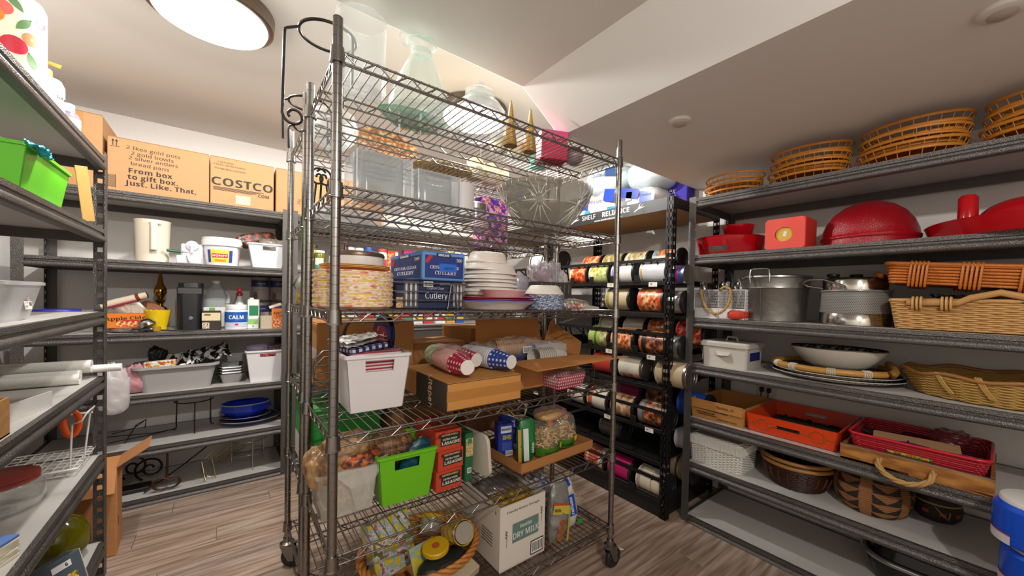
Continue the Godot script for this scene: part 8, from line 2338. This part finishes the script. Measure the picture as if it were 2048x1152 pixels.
	for q in [[0.05, 0.3], [0.05, 0.75], [0.05, 2.4], [0.05, 2.85]]:
		dg.tube([Vector3(0, 0.0045, 0), Vector3(cos(q[1]) * 0.03, 0.0045, sin(q[1]) * 0.014), Vector3(cos(q[1]) * 0.065, 0.0045, sin(q[1]) * 0.03)], 0.007, 6, false, 0.7, 1.0)
	dg.tube([Vector3(0, 0.0045, -0.02), Vector3(0, 0.0045, 0.05)], 0.003, 6)
	var dp := part(t, "dragonfly_print", dg, M("2a1c6a", 0.5), Vector3(-0.02, 0.0036, 0))
	dp.scale.y = 0.12
	for k in 5:
		solo("greeting_card", ["dark greeting card lying left in the red woven tray", "black and teal card at the front of the red woven tray", "white and pink card on the right of the red woven tray", "maroon card at the back of the red woven tray", "olive card under the dragonfly card"][k], "card", MB.new().box(0, 0, 0, 0.16, 0.004, 0.1, 0.001), [M("2a2224", 0.5), mottled("teal card", ["16181c", "1f6a64", "c8c4c0"], 16.0), mottled("pink card", ["c8b8c0", "a83a6a", "4a2c4a"], 14.0), M("4a1422", 0.5), M("4a4a2c", 0.5)][k], Vector3([2.06, 1.92, 1.96, 2.13, 1.99][k], y + [0.075, 0.085, 0.09, 0.08, 0.078][k], [0.83, 0.9, 1.04, 0.95, 0.93][k]), Vector3([4, 12, 6, -4, 3][k], [70, 100, 60, 85, 95][k], [8, 0, -6, 3, 2][k]))
	solo("cellophane_bag", "clear crinkled cellophane bag at the back of the red woven tray", "bag", lump(0.16, 0.06, 0.12, 153, 0.2), G("8a3a44", 0.35, 0.08), Vector3(2.12, y + 0.085, 1.02))
	solo("marker_pen", "pen with a lime and orange cap poking through the red weave", "pen", MB.new().tube([Vector3(0, 0, 0), Vector3(0, 0, 0.13)], 0.007, 8), mottled("pen", ["1c2a1c", "8ab82c", "c8541c", "1a1a1c"], 8.0, 0.35), Vector3(1.862, y + 0.072, 0.86))
	# sixth shelf
	y = EY[5]
	t = thing("white_wicker_box", "white woven rectangular basket with a lid, left end of the sixth shelf", "basket", Vector3(1.98, y, 0.148), -90)
	var ww := M("d4d0c6", 0.6)
	var wallf := func(w: float, d: float, h: float, y0: float, flare: float) -> Callable:
		return func(u: float, v: float) -> Vector3:
			var p := MB.rrect(w, d, 0.02, 5)
			var f := fposmod(u, 1.0) * p.size()
			var per := _along(p, fposmod(u, 1.0))
			return per * lerpf(1.0, flare, v) + Vector3(0, y0 + v * h, 0)
	stuff(t, "lower_weave", weave(MB.new(), wallf.call(0.28, 0.19, 0.1, 0.0, 1.04), 15, 44, 0.0032, 0.0024, 132, 0.7), ww)
	stuff(t, "lower_stakes", stakes_of(MB.new(), wallf.call(0.278, 0.188, 0.1, 0.0, 1.04), 44, 0.0032), ww)
	var lidn := part(t, "lid", MB.new().loft([MB.rrect(0.3, 0.21, 0.022), MB.shift(MB.rrect(0.3, 0.21, 0.022), Vector3(0, 0.04, 0)), MB.shift(MB.rrect(0.288, 0.198, 0.02), Vector3(0, 0.046, 0))], true, true), ww, Vector3(0, 0.1, 0))
	stuff(lidn, "lid_strands", stakes_of(MB.new(), wallf.call(0.302, 0.212, 0.044, 0.0, 1.0), 150, 0.0021), ww)
	stuff(lidn, "lid_weave", weave(MB.new(), wallf.call(0.284, 0.194, 0.014, 0.046, 0.9), 4, 50, 0.003, 0.003, 150), ww)
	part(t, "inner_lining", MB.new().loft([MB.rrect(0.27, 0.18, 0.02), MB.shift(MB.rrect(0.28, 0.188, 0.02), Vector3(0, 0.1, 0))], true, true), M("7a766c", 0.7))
	for k in 2:
		t = thing("brown_basket", ["dark brown round bowl basket with a tan rim, lower of two", "tan and brown shallow basket nested in the dark brown one"][k], "basket", Vector3(2.04, y + 0.003 + k * 0.075, 0.5))
		var kb: float = [0.148, 0.15][k]
		var bf := func(u: float, v: float) -> Vector3:
			var q := lerpf(0.74, 1.0, pow(v, 0.7)) * kb
			return Vector3(cos(TAU * u) * q, v * [0.11, 0.06][k], sin(TAU * u) * q * 1.04)
		stuff(t, "weave", weave(MB.new(), bf, [16, 8][k], 44, 0.0036, 0.0014, 88), M(["2e1408", "4a2a12"][k], 0.4))
		if k == 0:
			var sl := MB.new()
			for i in 22:
				var a := TAU * i / 22
				sl.tube([Vector3(cos(a) * 0.122, 0.025, sin(a) * 0.127), Vector3(cos(a) * 0.139, 0.055, sin(a) * 0.144), Vector3(cos(a) * 0.147, 0.088, sin(a) * 0.153)], 0.006, 5, false, 1.0, 0.5)
			part(t, "red_brown_slats", sl, M("5a220e", 0.4))
		part(t, "base", MB.new().lathe(V2([[0, 0], [0.11, 0], [0.11, 0.005], [0, 0.005]]), 36), M("2e1408", 0.5))
		part(t, "tan_rim", MB.new().tube(range(48).map(func(i): return Vector3(cos(TAU * i / 48) * (kb + 0.002), [0.116, 0.066][k], sin(TAU * i / 48) * (kb + 0.002) * 1.04)), 0.0095, 8, true), M("9a6a34", 0.45))
	t = thing("coil_basket", "round lobed coil basket with dark zigzag pattern, sixth shelf", "basket", Vector3(2.05, y, 0.79))
	var lob := func(u: float, v: float) -> Vector3:
		var b := PI * (v * 0.86 - 0.43)
		var q := 0.082 + 0.056 * cos(b) - 0.004
		q *= 1.0 + 0.035 * absf(sin(TAU * u * 6.0))
		return Vector3(cos(TAU * u) * q, 0.09 + 0.094 * sin(b), sin(TAU * u) * q)
	var coil := bumpy("8d5c34", 0.75, 0.0, "rattan", 8.0, 0.3, 0.05)
	part(t, "body", MB.new().surf(96, 26, lob, true), coil)
	stuff(t, "coils", weave(MB.new(), lob, 30, 24, 0.0034, 0.0, 96), coil)
	var zz := MB.new()
	for i in 12:
		for j in 5:
			var v0 := 0.1 + j * 0.17
			var f3 := func(a: float, c: float) -> Vector3:
				# saw-tooth triangle on the lobe
				var hw := (1.0 - c) * 0.5
				var u := (i + 0.5 + (a - 0.5) * hw * 1.5 + (c - 0.5) * (0.7 if i % 2 else -0.7) * 0.6) / 12.0
				var v := clampf(v0 + c * 0.15, 0.02, 0.98)
				var p: Vector3 = lob.call(u, v)
				return p + Vector3(p.x, 0.3 * (p.y - 0.09), p.z).normalized() * 0.0046
			zz.surf(6, 6, f3)
	stuff(t, "zigzag_pattern", zz, M("1e120b", 0.8))
	part(t, "rim", MB.new().tube(range(40).map(func(i): return Vector3(cos(TAU * i / 40) * 0.092, 0.178, sin(TAU * i / 40) * 0.092)), 0.006, 7, true), coil)
	t = thing("dark_basket", "small dark patterned basket with a yellow trim behind the zigzag basket", "basket", Vector3(2.18, y, 0.985))
	part(t, "body", MB.new().lathe(V2([[0, 0], [0.06, 0], [0.075, 0.02], [0.078, 0.06], [0.07, 0.1], [0.066, 0.1], [0.072, 0.06], [0.06, 0.006], [0, 0.006]]), 40), bumpy("24120e", 0.7, 0.0, "rattan", 8.0, 0.3, 0.05))
	sleeve(t, "yellow_trim", 0.0755, 0.075, 0.081, M("8a8a1c", 0.6), 0, 360, 0.0742)
	for k in 9:
		sleeve(t, "red_mark", 0.0772, 0.035, 0.05, M("8a3a1a", 0.6), k * 40.0, k * 40.0 + 16.0, 0.0778)
	part(t, "cord", MB.new().tube([Vector3(-0.078, 0.07, 0.0), Vector3(-0.086, 0.04, 0.03), Vector3(-0.08, 0.03, 0.04), Vector3(-0.075, 0.06, 0.045)], 0.0016, 5), M("a88a5a", 0.7))
	# bottom shelf and the floor in front
	y = EY[6]
	t = thing("roaster", "black electric roaster with a chrome rim on the lowest right shelf", "roaster", Vector3(2.14, y, 0.98), -90)
	part(t, "body", MB.new().loft([MB.rrect(0.36, 0.24, 0.09, 8), MB.shift(MB.rrect(0.42, 0.29, 0.11, 8), Vector3(0, 0.08, 0)), MB.shift(MB.rrect(0.42, 0.29, 0.11, 8), Vector3(0, 0.115, 0))], true, true, 60.0), M("141416", 0.3))
	part(t, "chrome_rim", MB.new().tube(range(36).map(func(i): return MB.rrect(0.44, 0.31, 0.12, 8)[i] + Vector3(0, 0.118, 0)), 0.012, 8, true), M("a8a6a4", 0.2, 0.9))
	part(t, "lid", MB.new().loft([MB.shift(MB.rrect(0.41, 0.28, 0.11, 8), Vector3(0, 0.118, 0)), MB.shift(MB.rrect(0.38, 0.25, 0.1, 8), Vector3(0, 0.165, 0)), MB.shift(MB.rrect(0.26, 0.14, 0.06, 8), Vector3(0, 0.19, 0))], true, true, 60.0), M("1c1d22", 0.15))
	part(t, "lid_handle", MB.new().tube([Vector3(-0.07, 0.185, 0.05), Vector3(-0.06, 0.215, 0.05), Vector3(0.06, 0.215, 0.05), Vector3(0.07, 0.185, 0.05)], 0.011, 8), M("3a3c42", 0.3))
	for k in 5:
		t = thing("wipes_tub", ["blue wrapped tub with a white oval-marked lid standing on the floor at the right edge", "second blue tub from the floor in the stack at the right edge", "third blue tub from the floor in the stack at the right edge", "fourth blue tub, its white lid showing at the right edge", "topmost blue tub with a white lid at the right edge"][k], "tub", Vector3(1.70 - 0.007 * k, k * 0.138, 1.318 - 0.018 * k), 0, "blue tubs stacked at the right edge")
		part(t, "body", MB.new().lathe(V2([[0, 0], [0.098, 0], [0.106, 0.006], [0.107, 0.075], [0.105, 0.108], [0.092, 0.122], [0, 0.122]]), 48), M("0d3fa8", 0.25))
		part(t, "lid", MB.new().lathe(V2([[0, 0.137], [0.084, 0.137], [0.091, 0.134], [0.093, 0.128], [0.093, 0.12], [0.088, 0.119]]), 48), M("bdb8b2", 0.4))
		part(t, "lid_oval", MB.new().lathe(V2([[0, 0.1372], [0.058, 0.1372], [0.058, 0.1382], [0, 0.1382]]), 40, false, 1.0, 0.62), M("221c5c", 0.4))
		part(t, "lid_panel", MB.new().lathe(V2([[0, 0.138], [0.05, 0.138], [0.05, 0.1388], [0, 0.1388]]), 40, false, 1.0, 0.56), M("b0a89c", 0.4))
		sleeve(t, "label", 0.107, 0.004, 0.03, M("b8b4b4", 0.4), 170, 230)
		sleeve(t, "red_line", 0.1076, 0.03, 0.034, M("a82430", 0.4), 170, 230)

func _along(p: PackedVector3Array, u: float) -> Vector3:
	var tot := 0.0
	for i in p.size():
		tot += p[i].distance_to(p[(i + 1) % p.size()])
	var s := u * tot
	for i in p.size():
		var d := p[i].distance_to(p[(i + 1) % p.size()])
		if s <= d and d > 0.0:
			return p[i].lerp(p[(i + 1) % p.size()], s / d)
		s -= d
	return p[0]

func rope(t: Node3D, pts: Array, r: float) -> void:
	var c := Curve3D.new()
	for i in pts.size():
		var d: Vector3 = (pts[mini(i + 1, pts.size() - 1)] - pts[maxi(i - 1, 0)]) / 6.0
		c.add_point(pts[i], -d, d)
	var n := int(c.get_baked_length() / 0.004)
	var m := MB.new()
	for s in 3:
		var path := []
		for i in n + 1:
			var o := c.get_baked_length() * i / n
			var x := c.sample_baked_with_rotation(o, true)
			var a := TAU * s / 3 + o / r * 0.62
			path.append(x.origin + x.basis.x * cos(a) * r * 0.5 + x.basis.y * sin(a) * r * 0.5)
		m.tube(path, r * 0.58, 6)
	part(t, "rope_handle", m, M("a8834a", 0.8))

# rectangular woven tray
func wicker_tray(label: String, at: Vector3, w: float, d: float, h: float, hex: String, handle: bool) -> void:
	var t := thing("wicker_tray", label, "basket", at, -90 if handle else -88)
	if not handle:
		t.rotation_degrees.z = -5
	var mat := bumpy(hex, 0.45, 0.0, "rattan", 8.0, 0.25, 0.05)
	var p := MB.rrect(w * 0.94, d * 0.94, 0.03, 5)
	var f := func(u: float, v: float) -> Vector3:
		return _along(p, fposmod(u, 1.0)) * lerpf(1.0, 1.07, v) + Vector3(0, v * h, 0)
	if handle:
		stuff(t, "weave", weave(MB.new(), f, 15, 50, 0.0046, 0.004, 150), mat)
	else:
		for k in 7:
			part(t, "cane", weave(MB.new(), func(u: float, v: float) -> Vector3: return f.call(u, (k + 0.5) / 7.0), 1, 8, 0.0062, 0.0, 60), mat)
	part(t, "base", MB.new().box(0, 0, 0, w * 0.92, 0.005, d * 0.92), mat)
	part(t, "rim", MB.new().tube(range(p.size()).map(func(i): return p[i] * 1.075 + Vector3(0, h, 0)), 0.0075, 7, true), mat)
	if handle:
		for s in [0, 1]:
			part(t, "wood_handle", MB.new().tube([Vector3(-0.24, h - 0.01, d / 2 + 0.012), Vector3(-0.1, h - 0.008, d / 2 + 0.014), Vector3(-0.07, h + 0.01, d / 2 + 0.014), Vector3(0.0, h + 0.03, d / 2 + 0.014), Vector3(0.07, h + 0.01, d / 2 + 0.014), Vector3(0.1, h - 0.008, d / 2 + 0.014), Vector3(0.24, h - 0.01, d / 2 + 0.012)], 0.012, 8, false, 1.0, 0.5), M("a87c42", 0.45), Vector3.ZERO, Vector3(0, 180 * s, 0))
			for q in [-0.21, -0.13, 0.13, 0.21]:
				part(t, "wrap", cane_wrap(3, 0.014, 0.024), mat, Vector3(q, h - 0.012, d / 2 + 0.01).rotated(Vector3.UP, PI * s))
	else:
		for q in [-0.2, -0.06, 0.08, 0.22]:
			for s in [0, 1]:
				part(t, "wrap", cane_wrap(5, 0.014, h * 0.62), mat, Vector3(q, h * 0.5, d / 2 - 0.002).rotated(Vector3.UP, PI * s))
		for s in [0, 1]:
			var gr := []
			for i in 12:
				gr.append(Vector3(-w / 2 - 0.01 - sin(PI * i / 11) * 0.03, h * 0.35 + 0.01 * sin(PI * i / 11), -0.09 + 0.18 * i / 11))
			part(t, "end_grip", MB.new().tube(gr, 0.011, 8), mat, Vector3.ZERO, Vector3(0, 180 * s, 0))

func cane_wrap(n: int, rx: float, ry: float) -> MB:
	var m := MB.new()
	for k in n:
		var lp := []
		for i in 14:
			lp.append(Vector3((k - (n - 1) / 2.0) * 0.0115, sin(TAU * i / 14) * ry, cos(TAU * i / 14) * rx))
		m.tube(lp, 0.0048, 5, true)
	return m
